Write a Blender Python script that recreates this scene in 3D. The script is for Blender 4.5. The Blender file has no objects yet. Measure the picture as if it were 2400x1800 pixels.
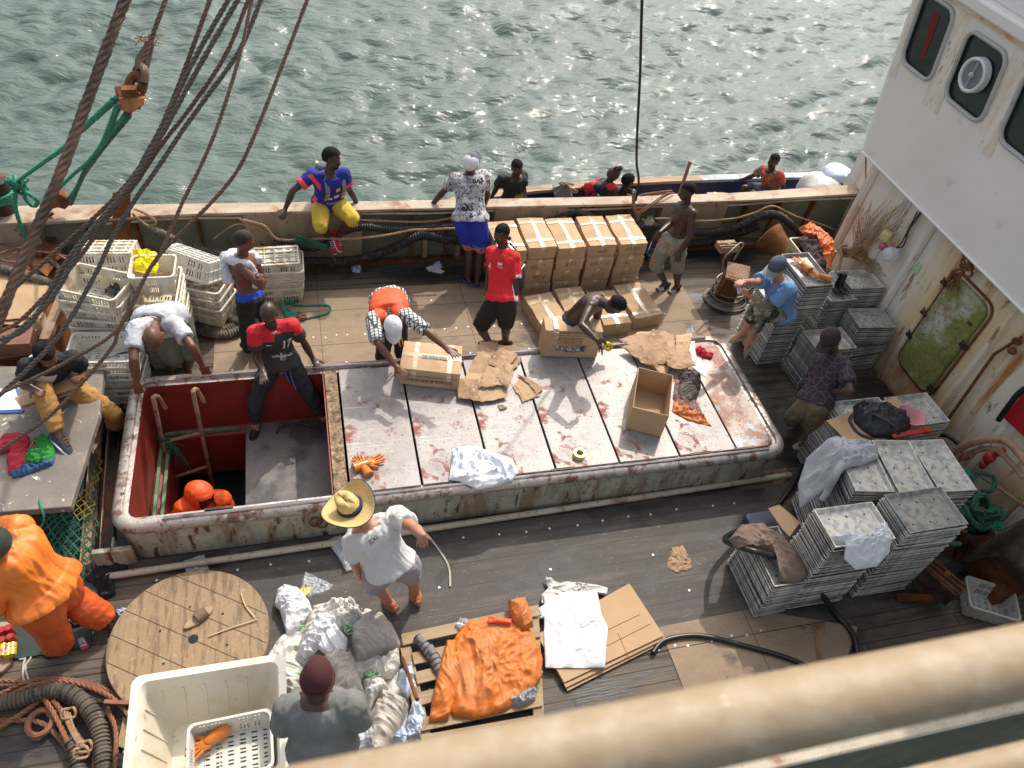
import bpy, bmesh, math, random
import numpy as np
from mathutils import Vector, Matrix
from mathutils.bvhtree import BVHTree
random.seed(7); rng = np.random.default_rng(7)
sc = bpy.context.scene; COL = sc.collection; RAD = math.radians
V = Vector
# ---------------------------------------------------------------- camera
CAMH = 6.4; FPX = 1780.0
_up = V((294, -1705, -1780)).normalized()
_x = V((7230, -613, 1780)); _x = (_x - _up*_x.dot(_up)).normalized()
_y = _x.cross(_up)*-1
if _y.z < 0: _y = -_y
RW = Matrix((_x, _y, _up))                       # world = RW @ (right, down, forward)
CAM = V((0, 0, CAMH))
cam_d = bpy.data.cameras.new('camera'); cam = bpy.data.objects.new('camera', cam_d); COL.objects.link(cam)
cam_d.sensor_width = 36; cam_d.lens = FPX/2400*36; cam_d.clip_start = 0.05; cam_d.clip_end = 500
cam.matrix_world = Matrix.Translation(CAM) @ Matrix((RW @ V((1,0,0)), RW @ V((0,-1,0)), RW @ V((0,0,-1)))).transposed().to_4x4()
cam_d.dof.use_dof = True; cam_d.dof.focus_distance = 8.0; cam_d.dof.aperture_fstop = 5.0
sc.camera = cam
sc.render.resolution_x = 1024; sc.render.resolution_y = 768
# ---------------------------------------------------------------- light
SUN_EL, SUN_AZ = RAD(49), RAD(34)                # azimuth from +y towards +x
w = bpy.data.worlds.new('World'); sc.world = w; w.use_nodes = True
nt = w.node_tree; nt.nodes.clear()
sky = nt.nodes.new('ShaderNodeTexSky'); sky.sky_type = 'NISHITA'; sky.sun_disc = False
sky.sun_elevation = SUN_EL; sky.sun_rotation = SUN_AZ; sky.air_density = 1.2; sky.dust_density = 5.0; sky.ozone_density = 1.0
bg = nt.nodes.new('ShaderNodeBackground'); bg.inputs['Strength'].default_value = 0.15
wo = nt.nodes.new('ShaderNodeOutputWorld'); hz_ = nt.nodes.new('ShaderNodeHueSaturation'); hz_.inputs['Saturation'].default_value = .5; nt.links.new(sky.outputs[0], hz_.inputs['Color']); nt.links.new(hz_.outputs[0], bg.inputs[0]); nt.links.new(bg.outputs[0], wo.inputs[0])
sd = V((math.sin(SUN_AZ)*math.cos(SUN_EL), math.cos(SUN_AZ)*math.cos(SUN_EL), math.sin(SUN_EL)))
sl = bpy.data.lights.new('sun', 'SUN'); sl.energy = 2.05; sl.angle = RAD(0.9); sl.color = (1.0, 0.93, 0.82)
so = bpy.data.objects.new('sun', sl); COL.objects.link(so); so.rotation_euler = sd.to_track_quat('Z', 'Y').to_euler(); so.location = (5, 10, 20)
sc.view_settings.view_transform = 'Standard'; sc.view_settings.look = 'None'; sc.view_settings.exposure = 0.58; sc.view_settings.gamma = 1
sc.render.engine = 'CYCLES'
sc.cycles.max_bounces = 6
# ---------------------------------------------------------------- pixel <-> world
def ray(u, v): return RW @ V(((u-1200)/FPX, (v-900)/FPX, 1.0))
def P(u, v, z=0.0): d = ray(u, v); return CAM + d*((z-CAMH)/d.z)
def PY(u, v, y): d = ray(u, v); return CAM + d*(y/d.y)
def PX(u, v, x): d = ray(u, v); return CAM + d*(x/d.x)
def PC(u, v, depth): return CAM + ray(u, v)*depth
def lift(a, uv, L, s='n'):
    if len(uv) > 2:
        k = uv[2]
        if k == 'z': return P(uv[0], uv[1], uv[3])
        if k == 'y': return PY(uv[0], uv[1], uv[3])
        if k == 'x': return PX(uv[0], uv[1], uv[3])
        if k == 'c': return PC(uv[0], uv[1], uv[3])
        s = k
    d = ray(uv[0], uv[1]).normalized(); o = CAM - a
    b = o.dot(d); disc = b*b - (o.dot(o) - L*L)
    t = -b if disc < 0 else (-b - math.sqrt(disc) if s == 'n' else -b + math.sqrt(disc))
    return CAM + d*t
# ---------------------------------------------------------------- noise
def _h(i, j, k, s):
    n = (i*73856093) ^ (j*19349663) ^ (k*83492791) ^ (s*2654435761)
    n = (n ^ (n >> 13)) * 1274126177 & 0x7fffffff
    return ((n ^ (n >> 16)) & 0xffff)/65535.0
def vn(p, s=0):
    p = np.asarray(p, float); i = np.floor(p).astype(np.int64); f = p - i; f = f*f*(3-2*f); r = 0
    for a in (0, 1):
        for b in (0, 1):
            for c in (0, 1):
                wgt = (f[:, 0] if a else 1-f[:, 0])*(f[:, 1] if b else 1-f[:, 1])*(f[:, 2] if c else 1-f[:, 2])
                r = r + wgt*_h(i[:, 0]+a, i[:, 1]+b, i[:, 2]+c, s)
    return r
def fbm(p, s=0, o=4): return sum(vn(p*2**k, s+k)*0.5**k for k in range(o))/sum(0.5**k for k in range(o))
def ridge(p, s=0, o=3): return sum((1-np.abs(2*vn(p*2**k, s+k)-1))*0.55**k for k in range(o))/sum(0.55**k for k in range(o))
# ---------------------------------------------------------------- materials
MATS = {}
def lin(c): return tuple(c) + (1.0,) if len(c) == 3 else tuple(c)
def mat(name, col, rough=0.7, metal=0.0, layers=(), bump=0.0, bscale=40, bstretch=(1,1,1), var=0.0, coord='Object', spec=0.5, rope=0, alpha=1, trans=0, rnd=0.0, bricks=None, sheen=0, emit=None, bands=None):
    if name in MATS: return MATS[name]
    m = bpy.data.materials.new(name); m.use_nodes = True; MATS[name] = m
    t = m.node_tree; N = t.nodes; L = t.links; b = N['Principled BSDF']
    b.inputs['Roughness'].default_value = rough; b.inputs['Metallic'].default_value = metal
    b.inputs['Specular IOR Level'].default_value = spec; b.inputs['Alpha'].default_value = alpha
    if trans: b.inputs['Transmission Weight'].default_value = trans
    if sheen: b.inputs['Sheen Weight'].default_value = sheen
    tc = N.new('ShaderNodeTexCoord'); src = tc.outputs[coord]
    def mp(scale, stretch=(1,1,1), off=0, rot=(0,0,0)):
        q = N.new('ShaderNodeMapping'); L.new(src, q.inputs[0]); q.inputs['Scale'].default_value = [scale*s for s in stretch]
        q.inputs['Location'].default_value = (off, off*1.7, off*.3); q.inputs['Rotation'].default_value = rot; return q.outputs[0]
    cur = None; rgb = N.new('ShaderNodeRGB'); rgb.outputs[0].default_value = lin(col); cur = rgb.outputs[0]
    def mix(fac, a, c, mode='MIX'):
        x = N.new('ShaderNodeMix'); x.data_type = 'RGBA'; x.blend_type = mode
        if hasattr(fac, 'is_linked') or hasattr(fac, 'links'): L.new(fac, x.inputs[0])
        else: x.inputs[0].default_value = fac
        L.new(a, x.inputs[6])
        if isinstance(c, tuple): x.inputs[7].default_value = lin(c)
        else: L.new(c, x.inputs[7])
        return x.outputs[2]
    hb = None
    if var:
        n = N.new('ShaderNodeTexNoise'); n.inputs['Scale'].default_value = 1; n.inputs['Detail'].default_value = 8; L.new(mp(3.1), n.inputs['Vector'])
        r = N.new('ShaderNodeMapRange'); r.inputs[1].default_value = .3; r.inputs[2].default_value = .7; r.inputs[3].default_value = 1-var; r.inputs[4].default_value = 1+var
        L.new(n.outputs[0], r.inputs[0]); hs = N.new('ShaderNodeHueSaturation'); L.new(cur, hs.inputs['Color']); L.new(r.outputs[0], hs.inputs['Value']); cur = hs.outputs[0]
    roughs = []
    for i, ly in enumerate(layers):
        kind = ly.get('k', 'n'); vec = mp(ly.get('s', 5), ly.get('st', (1,1,1)), ly.get('off', i*3.3+1), ly.get('rot', (0,0,0)))
        if kind == 'n':
            n = N.new('ShaderNodeTexNoise'); n.inputs['Detail'].default_value = ly.get('d', 8); n.inputs['Roughness'].default_value = ly.get('r', .6); n.inputs['Distortion'].default_value = ly.get('dist', 0); o = n.outputs[0]
        elif kind == 'v':
            n = N.new('ShaderNodeTexVoronoi'); n.feature = ly.get('feat', 'F1'); o = n.outputs[0]
        elif kind == 'vc':
            n = N.new('ShaderNodeTexVoronoi'); sp = N.new('ShaderNodeSeparateColor'); L.new(n.outputs['Color'], sp.inputs[0]); o = sp.outputs[0]
        else:
            n = N.new('ShaderNodeTexWave'); n.bands_direction = ly.get('dir', 'X'); n.inputs['Distortion'].default_value = ly.get('dist', 0); n.inputs['Detail'].default_value = 2; n.inputs['Detail Scale'].default_value = 1.5; o = n.outputs['Fac']
        n.inputs['Scale'].default_value = 1; L.new(vec, n.inputs['Vector'])
        r = N.new('ShaderNodeMapRange'); r.inputs[1].default_value = ly.get('lo', .5); r.inputs[2].default_value = ly.get('hi', .6); r.inputs[3].default_value = 0; r.inputs[4].default_value = ly.get('a', 1.0)
        L.new(o, r.inputs[0]); f = r.outputs[0]
        if 'zr' in ly:      # limit by a band of the z coordinate (object space)
            sx = N.new('ShaderNodeSeparateXYZ'); L.new(src, sx.inputs[0]); zr = N.new('ShaderNodeMapRange'); ax = ly.get('ax', 2)
            zr.inputs[1].default_value, zr.inputs[2].default_value = ly['zr']; zr.inputs[3].default_value = 0; zr.inputs[4].default_value = 1
            L.new(sx.outputs[ax], zr.inputs[0]); mm = N.new('ShaderNodeMath'); mm.operation = 'MULTIPLY'; L.new(f, mm.inputs[0]); L.new(zr.outputs[0], mm.inputs[1]); f = mm.outputs[0]
        cur = mix(f, cur, tuple(ly['c']), ly.get('m', 'MIX'))
        if 'ro' in ly: roughs.append((f, ly['ro']))
        if ly.get('h'): hb = (f, ly['h'])
    if bands:      # thin dark seams: list of (axis, period, width, colour, strength)
        for ax, per, wd, cc in bands:
            sx = N.new('ShaderNodeSeparateXYZ'); L.new(src, sx.inputs[0])
            a = N.new('ShaderNodeMath'); a.operation = 'MULTIPLY'; L.new(sx.outputs[ax], a.inputs[0]); a.inputs[1].default_value = 1/per
            fr = N.new('ShaderNodeMath'); fr.operation = 'FRACT'; L.new(a.outputs[0], fr.inputs[0])
            lt = N.new('ShaderNodeMath'); lt.operation = 'LESS_THAN'; L.new(fr.outputs[0], lt.inputs[0]); lt.inputs[1].default_value = wd/per
            cur = mix(lt.outputs[0], cur, tuple(cc))
    if bricks:
        br = N.new('ShaderNodeTexBrick'); L.new(mp(1.0), br.inputs['Vector']); br.inputs['Scale'].default_value = 1
        br.inputs['Brick Width'].default_value, br.inputs['Row Height'].default_value, br.inputs['Mortar Size'].default_value = bricks[:3]
        br.inputs['Color1'].default_value = (1,1,1,1); br.inputs['Color2'].default_value = (bricks[3],)*3 + (1,); br.inputs['Mortar'].default_value = (.25,.25,.25,1)
        br.inputs['Mortar Smooth'].default_value = 0.3; br.offset = .37
        cur = mix(1.0, cur, br.outputs[0], 'MULTIPLY')
    if rnd:
        oi = N.new('ShaderNodeObjectInfo'); r = N.new('ShaderNodeMapRange'); r.inputs[3].default_value = 1-rnd; r.inputs[4].default_value = 1+rnd; L.new(oi.outputs['Random'], r.inputs[0])
        hs = N.new('ShaderNodeHueSaturation'); L.new(cur, hs.inputs['Color']); L.new(r.outputs[0], hs.inputs['Value']); cur = hs.outputs[0]
    hsrc = None
    if rope:
        ux = N.new('ShaderNodeUVMap'); q = N.new('ShaderNodeMapping'); L.new(ux.outputs[0], q.inputs[0])
        q.inputs['Scale'].default_value = (3.0 if rope > 0 else 0.0, abs(rope), 1)
        w2 = N.new('ShaderNodeTexWave'); w2.bands_direction = 'DIAGONAL'; w2.inputs['Scale'].default_value = math.pi/10/ (3**.5) * 1.732*1.0; L.new(q.outputs[0], w2.inputs['Vector'])
        r = N.new('ShaderNodeMapRange'); r.inputs[3].default_value = .35; r.inputs[4].default_value = 1.15; L.new(w2.outputs['Fac'], r.inputs[0])
        hs = N.new('ShaderNodeHueSaturation'); L.new(cur, hs.inputs['Color']); L.new(r.outputs[0], hs.inputs['Value']); cur = hs.outputs[0]; hsrc = w2.outputs['Fac']
    L.new(cur, b.inputs['Base Color'])
    if roughs:
        x = N.new('ShaderNodeValue'); x.outputs[0].default_value = rough; rc = x.outputs[0]
        for f, ro in roughs:
            y = N.new('ShaderNodeMix'); L.new(f, y.inputs[0]); L.new(rc, y.inputs[2]); y.inputs[3].default_value = ro; rc = y.outputs[0]
        L.new(rc, b.inputs['Roughness'])
    if emit: b.inputs['Emission Color'].default_value = lin(emit[0]); b.inputs['Emission Strength'].default_value = emit[1]
    last = None
    if bump:
        n = N.new('ShaderNodeTexNoise'); n.inputs['Scale'].default_value = 1; n.inputs['Detail'].default_value = 5; L.new(mp(bscale, bstretch), n.inputs['Vector'])
        bp = N.new('ShaderNodeBump'); bp.inputs['Strength'].default_value = 1; bp.inputs['Distance'].default_value = bump; L.new(n.outputs[0], bp.inputs['Height']); last = bp
    if hb:
        bp = N.new('ShaderNodeBump'); bp.inputs['Strength'].default_value = 1; bp.inputs['Distance'].default_value = hb[1]; L.new(hb[0], bp.inputs['Height'])
        if last: L.new(last.outputs[0], bp.inputs['Normal'])
        last = bp
    if hsrc is not None:
        bp = N.new('ShaderNodeBump'); bp.inputs['Strength'].default_value = 1; bp.inputs['Distance'].default_value = .006; L.new(hsrc, bp.inputs['Height'])
        if last: L.new(last.outputs[0], bp.inputs['Normal'])
        last = bp
    if last: L.new(last.outputs[0], b.inputs['Normal'])
    return m
# ---------------------------------------------------------------- mesh building
def frame(d, hint=V((0,0,1))):
    d = d.normalized()
    if abs(d.dot(hint)) > .97: hint = V((0,1,0)) if abs(d.y) < .9 else V((1,0,0))
    a = hint.cross(d).normalized(); b = d.cross(a).normalized(); return a, b, d
def catmull(pts, n=6):
    pts = [V(p) for p in pts]; out = []
    for i in range(len(pts)-1):
        p0 = pts[max(i-1, 0)]; p1 = pts[i]; p2 = pts[i+1]; p3 = pts[min(i+2, len(pts)-1)]
        for k in range(n):
            t = k/n; out.append(.5*((2*p1)+(p2-p0)*t+(2*p0-5*p1+4*p2-p3)*t*t+(3*p1-p0-3*p2+p3)*t**3))
    out.append(pts[-1]); return out
class MB:
    def __init__(s): s.v = []; s.f = []; s.m = []; s.uv = []; s.T = None
    def add(s, vs, fs, mi=0, uv=None):
        o = len(s.v); s.v += [V(p) if s.T is None else s.T @ V(p) for p in vs]; s.uv += uv if uv else [(0, 0)]*len(vs)
        for f in fs: s.f.append([o+i for i in f]); s.m.append(mi)
        return s
    def box(s, c, size, rot=None, mi=0, taper=1.0):
        x, y, z = [q/2 for q in size]; vs = []
        for k, (a, b, e) in enumerate([(-1,-1,-1),(1,-1,-1),(1,1,-1),(-1,1,-1),(-1,-1,1),(1,-1,1),(1,1,1),(-1,1,1)]):
            t = taper if e > 0 else 1; p = V((a*x*t, b*y*t, e*z))
            if rot is not None: p = rot @ p
            vs.append(p + V(c))
        return s.add(vs, [(0,3,2,1),(4,5,6,7),(0,1,5,4),(1,2,6,5),(2,3,7,6),(3,0,4,7)], mi)
    def bar(s, p0, p1, wd, ht, mi=0, hint=V((0,0,1))):
        p0 = V(p0); p1 = V(p1); a, b, d = frame(p1-p0, hint); R = Matrix((a, b, d)).transposed()
        return s.box((p0+p1)/2, (wd, ht, (p1-p0).length), R, mi)
    def tube(s, pts, r, n=8, mi=0, closed=False, caps=True, hint=V((0,0,1))):
        pts = [V(p) for p in pts]; m = len(pts); vs = []; uv = []; fs = []; a = None; ln = 0
        for i, p in enumerate(pts):
            if closed: d = pts[(i+1) % m]-pts[i-1]
            else: d = pts[min(i+1, m-1)]-pts[max(i-1, 0)]
            if d.length < 1e-9: d = V((0,0,1))
            d.normalize()
            if a is None: a, b, _ = frame(d, hint)
            else:
                a = (a - d*a.dot(d));
                if a.length < 1e-6: a, b, _ = frame(d, hint)
                a.normalize(); b = d.cross(a)
            if i: ln += (p-pts[i-1]).length
            rr = r(i/(m-1) if m > 1 else 0, ln) if callable(r) else (r[i] if isinstance(r, (list, tuple)) else r)
            for k in range(n):
                t = 2*math.pi*k/n; vs.append(p + a*math.cos(t)*rr + b*math.sin(t)*rr); uv.append((k/n if k <= n/2 else 1-k/n+.0, ln))
        rg = m if closed else m-1
        for i in range(rg):
            for k in range(n):
                j = (i+1) % m; fs.append((i*n+k, i*n+(k+1) % n, j*n+(k+1) % n, j*n+k))
        if caps and not closed: fs += [tuple(range(n))[::-1], tuple((m-1)*n+k for k in range(n))]
        return s.add(vs, fs, mi, uv)
    def rope(s, pts, r, mi=0, strands=3, pitch=None, n=5, step=None):
        """real laid rope: helical strands round the centre line"""
        pts = [V(p) for p in pts]; L = [0]
        for i in range(1, len(pts)): L.append(L[-1]+(pts[i]-pts[i-1]).length)
        tot = L[-1]; pitch = pitch or r*7; step = step or pitch/8; m = max(2, int(tot/step))
        cen = []; j = 0
        for i in range(m+1):
            q = tot*i/m
            while j < len(L)-2 and L[j+1] < q: j += 1
            t = (q-L[j])/max(1e-9, L[j+1]-L[j]); cen.append(pts[j].lerp(pts[j+1], t))
        a = None; fr = []
        for i in range(m+1):
            d = (cen[min(i+1, m)]-cen[max(i-1, 0)]).normalized()
            if a is None: a, b, _ = frame(d)
            else: a = (a-d*a.dot(d)).normalized(); b = d.cross(a)
            fr.append((a.copy(), b.copy()))
        rs = r*.56; ro = r*.48
        for k in range(strands):
            pp = []
            for i in range(m+1):
                t = 2*math.pi*(k/strands + tot*i/m/pitch); pp.append(cen[i]+fr[i][0]*math.cos(t)*ro+fr[i][1]*math.sin(t)*ro)
            s.tube(pp, rs, n, mi)
        return s
    def cone(s, p0, p1, r0, r1, n=14, flat0=False, flat1=False, mi=0, fl=1.0, side=None):
        p0 = V(p0); p1 = V(p1); d = (p1-p0); L = d.length
        if L < 1e-6: return s
        d /= L; pts = []; rr = []
        if not flat0:
            for t in (80, 55, 28): pts.append(p0-d*r0*math.sin(RAD(t))); rr.append(r0*math.cos(RAD(t)))
        for k in range(5): pts.append(p0.lerp(p1, k/4)); rr.append(r0+(r1-r0)*k/4)
        if not flat1:
            for t in (28, 55, 80): pts.append(p1+d*r1*math.sin(RAD(t))); rr.append(r1*math.cos(RAD(t)))
        return s.tube(pts, rr, n, mi)
    def ell(s, c, rad, R=None, n=16, m=10, mi=0, e=1.0):
        vs = []; fs = []; c = V(c); sg = lambda x: math.copysign(abs(x)**e, x)
        for j in range(m+1):
            ph = -math.pi/2+math.pi*j/m
            for k in range(n):
                t = 2*math.pi*k/n; p = V((rad[0]*sg(math.cos(ph))*sg(math.cos(t)), rad[1]*sg(math.cos(ph))*sg(math.sin(t)), rad[2]*sg(math.sin(ph))))
                vs.append((R @ p if R is not None else p)+c)
        for j in range(m):
            for k in range(n): fs.append((j*n+k, j*n+(k+1) % n, (j+1)*n+(k+1) % n, (j+1)*n+k))
        return s.add(vs, fs, mi)
    def lathe(s, prof, o=(0,0,0), R=None, n=32, mi=0, a0=0, a1=360, caps=False):
        vs = []; fs = []; full = a1-a0 >= 360; m = n if full else n+1
        for r, z in prof:
            for k in range(m):
                t = RAD(a0+(a1-a0)*k/n); p = V((r*math.cos(t), r*math.sin(t), z)); vs.append((R @ p if R is not None else p)+V(o))
        for j in range(len(prof)-1):
            for k in range(n):
                k2 = (k+1) % m; fs.append((j*m+k, j*m+k2, (j+1)*m+k2, (j+1)*m+k))
        if caps: fs += [tuple(range(m))[::-1], tuple((len(prof)-1)*m+k for k in range(m))]
        return s.add(vs, fs, mi)
    def prism(s, poly, ext, mi=0):
        """poly: 3D points of one face, ext: vector"""
        n = len(poly); poly = [V(p) for p in poly]; ext = V(ext)
        return s.add(poly+[p+ext for p in poly], [tuple(range(n)), tuple(range(2*n-1, n-1, -1))]+[(i, n+i, n+(i+1) % n, (i+1) % n) for i in range(n)], mi)
    def loft(s, rings, mi=0, caps=True):
        n = len(rings[0]); vs = [p for r in rings for p in r]; fs = []
        for i in range(len(rings)-1):
            for k in range(n): fs.append((i*n+k, i*n+(k+1) % n, (i+1)*n+(k+1) % n, (i+1)*n+k))
        if caps: fs += [tuple(range(n))[::-1], tuple((len(rings)-1)*n+k for k in range(n))]
        return s.add(vs, fs, mi)
    def mesh(s, name, mats, smooth=40, recalc=True, merge=False):
        me = bpy.data.meshes.new(name); me.from_pydata([tuple(p) for p in s.v], [], s.f)
        for m in (mats if isinstance(mats, (list, tuple)) else [mats]): me.materials.append(m)
        me.polygons.foreach_set('material_index', s.m)
        uvl = me.uv_layers.new(name='UVMap'); li = np.zeros(len(me.loops), dtype=np.int32); me.loops.foreach_get('vertex_index', li)
        uvl.data.foreach_set('uv', np.array(s.uv, dtype=np.float32)[li].ravel())
        if recalc:
            bm = bmesh.new(); bm.from_mesh(me)
            if merge: bmesh.ops.remove_doubles(bm, verts=bm.verts, dist=1e-4)
            bmesh.ops.recalc_face_normals(bm, faces=bm.faces); bm.to_mesh(me); bm.free()
        if smooth:
            me.polygons.foreach_set('use_smooth', [True]*len(me.polygons))
            if smooth < 180: me.set_sharp_from_angle(angle=RAD(smooth))
        me.update(); return me
    def build(s, name, mats, parent=None, world=True, smooth=40, bev=0, bseg=2, base=True, **kw):
        if world:
            o = V((0, 0, 0)); q = parent
            if parent is None:
                if base and s.v:
                    A = np.array([tuple(p) for p in s.v]); lo = A.min(0); hi = A.max(0); o = V(((lo[0]+hi[0])/2, (lo[1]+hi[1])/2, lo[2]))
            else:
                while q is not None: o = o+q.location; q = q.parent
            s.v = [p-o for p in s.v]
        me = s.mesh(name, mats, smooth, **kw); ob = bpy.data.objects.new(name, me); COL.objects.link(ob)
        if parent is not None: ob.parent = parent
        elif world: ob.location = o
        if bev:
            b = ob.modifiers.new('bevel', 'BEVEL'); b.width = bev; b.segments = bseg; b.limit_method = 'ANGLE'; b.angle_limit = RAD(35)
        return ob
def tag(o, label=None, cat=None, group=None, kind=None):
    if label: o['label'] = label
    if cat: o['category'] = cat
    if group: o['group'] = group
    if kind: o['kind'] = kind
    return o
def thing(name, label, cat, loc=(0,0,0), rz=0, group=None):
    o = bpy.data.objects.new(name, None); COL.objects.link(o); o.location = loc; o.rotation_euler = (0, 0, rz); o.empty_display_size = .1
    return tag(o, label, cat, group)
def copy_tree(o, parent=None):
    c = o.copy(); COL.objects.link(c); c.parent = parent
    for ch in list(o.children): copy_tree(ch, c)
    return c
def warp(ob, amp, sc_, seed=0, dirz=False):
    """push the vertices about by noise so nothing is machine straight"""
    me = ob.data; n = len(me.vertices); A = np.zeros(n*3); me.vertices.foreach_get('co', A); A = A.reshape(-1, 3)
    for k in range(3): A[:, k] += (fbm(A*sc_+k*17.3, seed+k*5, 3)-.5)*2*amp
    me.vertices.foreach_set('co', A.ravel()); me.update(); return ob
def textmesh(txt, size, m, ext=0.0, name='lettering', shear=0, wt=0, sx=1.0):
    cu = bpy.data.curves.new(name, 'FONT'); cu.body = txt; cu.size = size; cu.extrude = ext; cu.align_x = 'CENTER'; cu.align_y = 'CENTER'; cu.shear = shear; cu.offset = wt; cu.resolution_u = 3
    o = bpy.data.objects.new('tmp', cu); COL.objects.link(o); dg = bpy.context.evaluated_depsgraph_get(); me = bpy.data.meshes.new_from_object(o.evaluated_get(dg))
    bpy.data.objects.remove(o); bpy.data.curves.remove(cu); me.name = name; me.materials.clear(); me.materials.append(m)
    if sx != 1.0: me.transform(Matrix.Diagonal((sx, 1, 1, 1)))
    return me
def text_on(txt, size, m, origin, ux, uy, parent, name='lettering', **kw):
    """flat lettering: ux = reading direction, uy = up, standing 2 mm proud; coordinates in the parent's space"""
    me = textmesh(txt, size, m, name=name, **kw); ux = V(ux).normalized(); uy = V(uy); uz = ux.cross(uy).normalized(); uy = uz.cross(ux)
    me.transform(Matrix((ux, uy, uz)).transposed().to_4x4()); ob = bpy.data.objects.new(name, me); COL.objects.link(ob); ob.location = V(origin)+uz*.003; ob.parent = parent
    return ob
# ---------------------------------------------------------------- crumpled sheets
def sheet_mb(poly, h=.03, wr=.02, ws=9, seed=0, rings=34, seg=130, edge=.12, thick=.004, prof=.5, jag=0.0, cen=None, flat=False, mi=0, zfun=None, dome=0, fold=1.0):
    pts = [V(p) for p in poly]; L = [0]
    for i in range(len(pts)): L.append(L[-1]+(pts[(i+1) % len(pts)]-pts[i]).length)
    B = []
    for k in range(seg):
        q = L[-1]*k/seg; i = max(j for j in range(len(pts)) if L[j] <= q+1e-9); t = (q-L[i])/max(1e-9, L[i+1]-L[i]); B.append(pts[i].lerp(pts[(i+1) % len(pts)], t))
    B = np.array([tuple(b) for b in B])
    c = np.array(cen) if cen is not None else B.mean(0)
    if jag:
        jn = (vn(B*22+seed, seed)-.5)*2*jag + (vn(B*60+seed, seed+4)-.5)*jag; d = B-c; B = c+d*(1+jn/np.maximum(.05, np.linalg.norm(d, axis=1)))[:, None]
    ts = np.array([(i/rings)**.85 for i in range(rings+1)])
    A = (c[None, None]+(B-c)[None]*ts[:, None, None]).reshape(-1, 3); T = np.repeat(ts, seg)
    q = A*ws+seed*7.7; wq = q+2.2*(np.stack([vn(q*.5, seed+9), vn(q*.5+31, seed+11), q[:, 2]*0], 1)-.5)*fold
    env = np.clip((1-T)/edge, 0, 1)**.6
    top = h*(1-T**2)**prof + 1.25*wr*(ridge(wq, seed)**2.2-.3)*(env*.75+.25) + wr*.42*(ridge(wq*2.3, seed+3, 2)**2-.35)*(env*.7+.3) + wr*.08*(ridge(wq*5.5, seed+5, 2)-.5)*env
    top = np.maximum(top, thick+.002*env) if not flat else np.maximum(top, thick)
    zb = A[:, 2].copy()
    if zfun: zb = np.array([zfun(p) for p in A])
    up = A.copy(); up[:, 2] = zb+top
    lo = A.copy(); lo[:, 2] = zb+.001
    mb = MB(); n = rings+1; fs = []
    for i in range(rings):
        for k in range(seg):
            k2 = (k+1) % seg; fs.append((i*seg+k, (i+1)*seg+k, (i+1)*seg+k2, i*seg+k2))
    o = n*seg
    for k in range(seg): k2 = (k+1) % seg; fs.append((rings*seg+k, o+k, o+k2, rings*seg+k2))
    fs.append(tuple(o+k for k in range(seg))[::-1])
    vs = [V(p) for p in up]+[V(p) for p in lo[rings*seg:]]
    mb.add(vs, fs, mi, uv=[(p.x, p.y) for p in vs]); return mb
def sheet(name, label, cat, px, z, m, group=None, parent=None, smooth=60, **kw):
    poly = [P(u, v, z) for u, v in px] if not isinstance(px[0], Vector) else px
    ob = sheet_mb(poly, **kw).build(name, m, parent, smooth=smooth, recalc=True)
    if parent is None: tag(ob, label, cat, group)
    return ob
# ================================================================ MATERIALS
RUST = (.16,.055,.02); RUST2 = (.28,.11,.035)
m_wood = mat('weathered_planks', (.135,.105,.078), .8, layers=[dict(c=(.20,.155,.105), s=1.0, st=(.6,6,1), lo=.45, hi=.72, a=.75), dict(c=(.026,.024,.024), s=1.1, st=(.9,1.8,1), lo=.47, hi=.58, a=.9, ro=.45), dict(c=(.045,.038,.033), s=3.2, st=(.25,4,1), lo=.5, hi=.62, a=.8), dict(c=(.30,.25,.18), s=30, st=(.5,2.0,1), lo=.66, hi=.74, a=.5), dict(c=(.55,.5,.42), s=55, lo=.74, hi=.78, a=.5)], bump=.006, bscale=14, bstretch=(.3,4,1), bricks=(2.9,.128,.006,.78))
m_ply = mat('tan_sheeting', (.285,.205,.132), .8, layers=[dict(c=(.20,.145,.095), s=2.2, st=(1,2.5,1), lo=.42, hi=.7, a=.8), dict(c=(.07,.058,.05), s=1.3, st=(1,1.6,1), lo=.58, hi=.66, a=.8), dict(c=(.42,.31,.2), s=18, lo=.62, hi=.72, a=.6), dict(c=(.03,.03,.03), k='v', s=3.1, lo=.055, hi=.02, a=.8), dict(c=(.6,.5,.4), s=70, lo=.72, hi=.76, a=.7)], bump=.003, bscale=60, bands=[(1,.61,.008,(.03,.025,.02)), (0,1.83,.006,(.05,.04,.03))])
m_darkply = mat('dark_wet_sheeting', (.066,.056,.049), .72, layers=[dict(c=(.13,.11,.09), s=2, st=(.5,4,1), lo=.48, hi=.7, a=.9), dict(c=(.36,.3,.22), s=26, st=(.6,1.8,1), lo=.63, hi=.72, a=.6), dict(c=(.012,.012,.013), s=1.5, lo=.52, hi=.62, a=.7, ro=.5)], bump=.003, bscale=60, bands=[(1,.24,.004,(.015,.015,.015))])
m_cream = mat('cream_paint_rusty', (.50,.44,.34), .6, layers=[dict(c=(.33,.27,.18), s=3, lo=.4, hi=.7, a=.8), dict(c=RUST2, s=5, st=(1,1,.5), lo=.56, hi=.68, a=.9), dict(c=(.04,.03,.02), k='v', s=24, lo=.16, hi=.06, a=.7), dict(c=RUST, s=17, lo=.63, hi=.69)], bump=.003, bscale=30)
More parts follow.
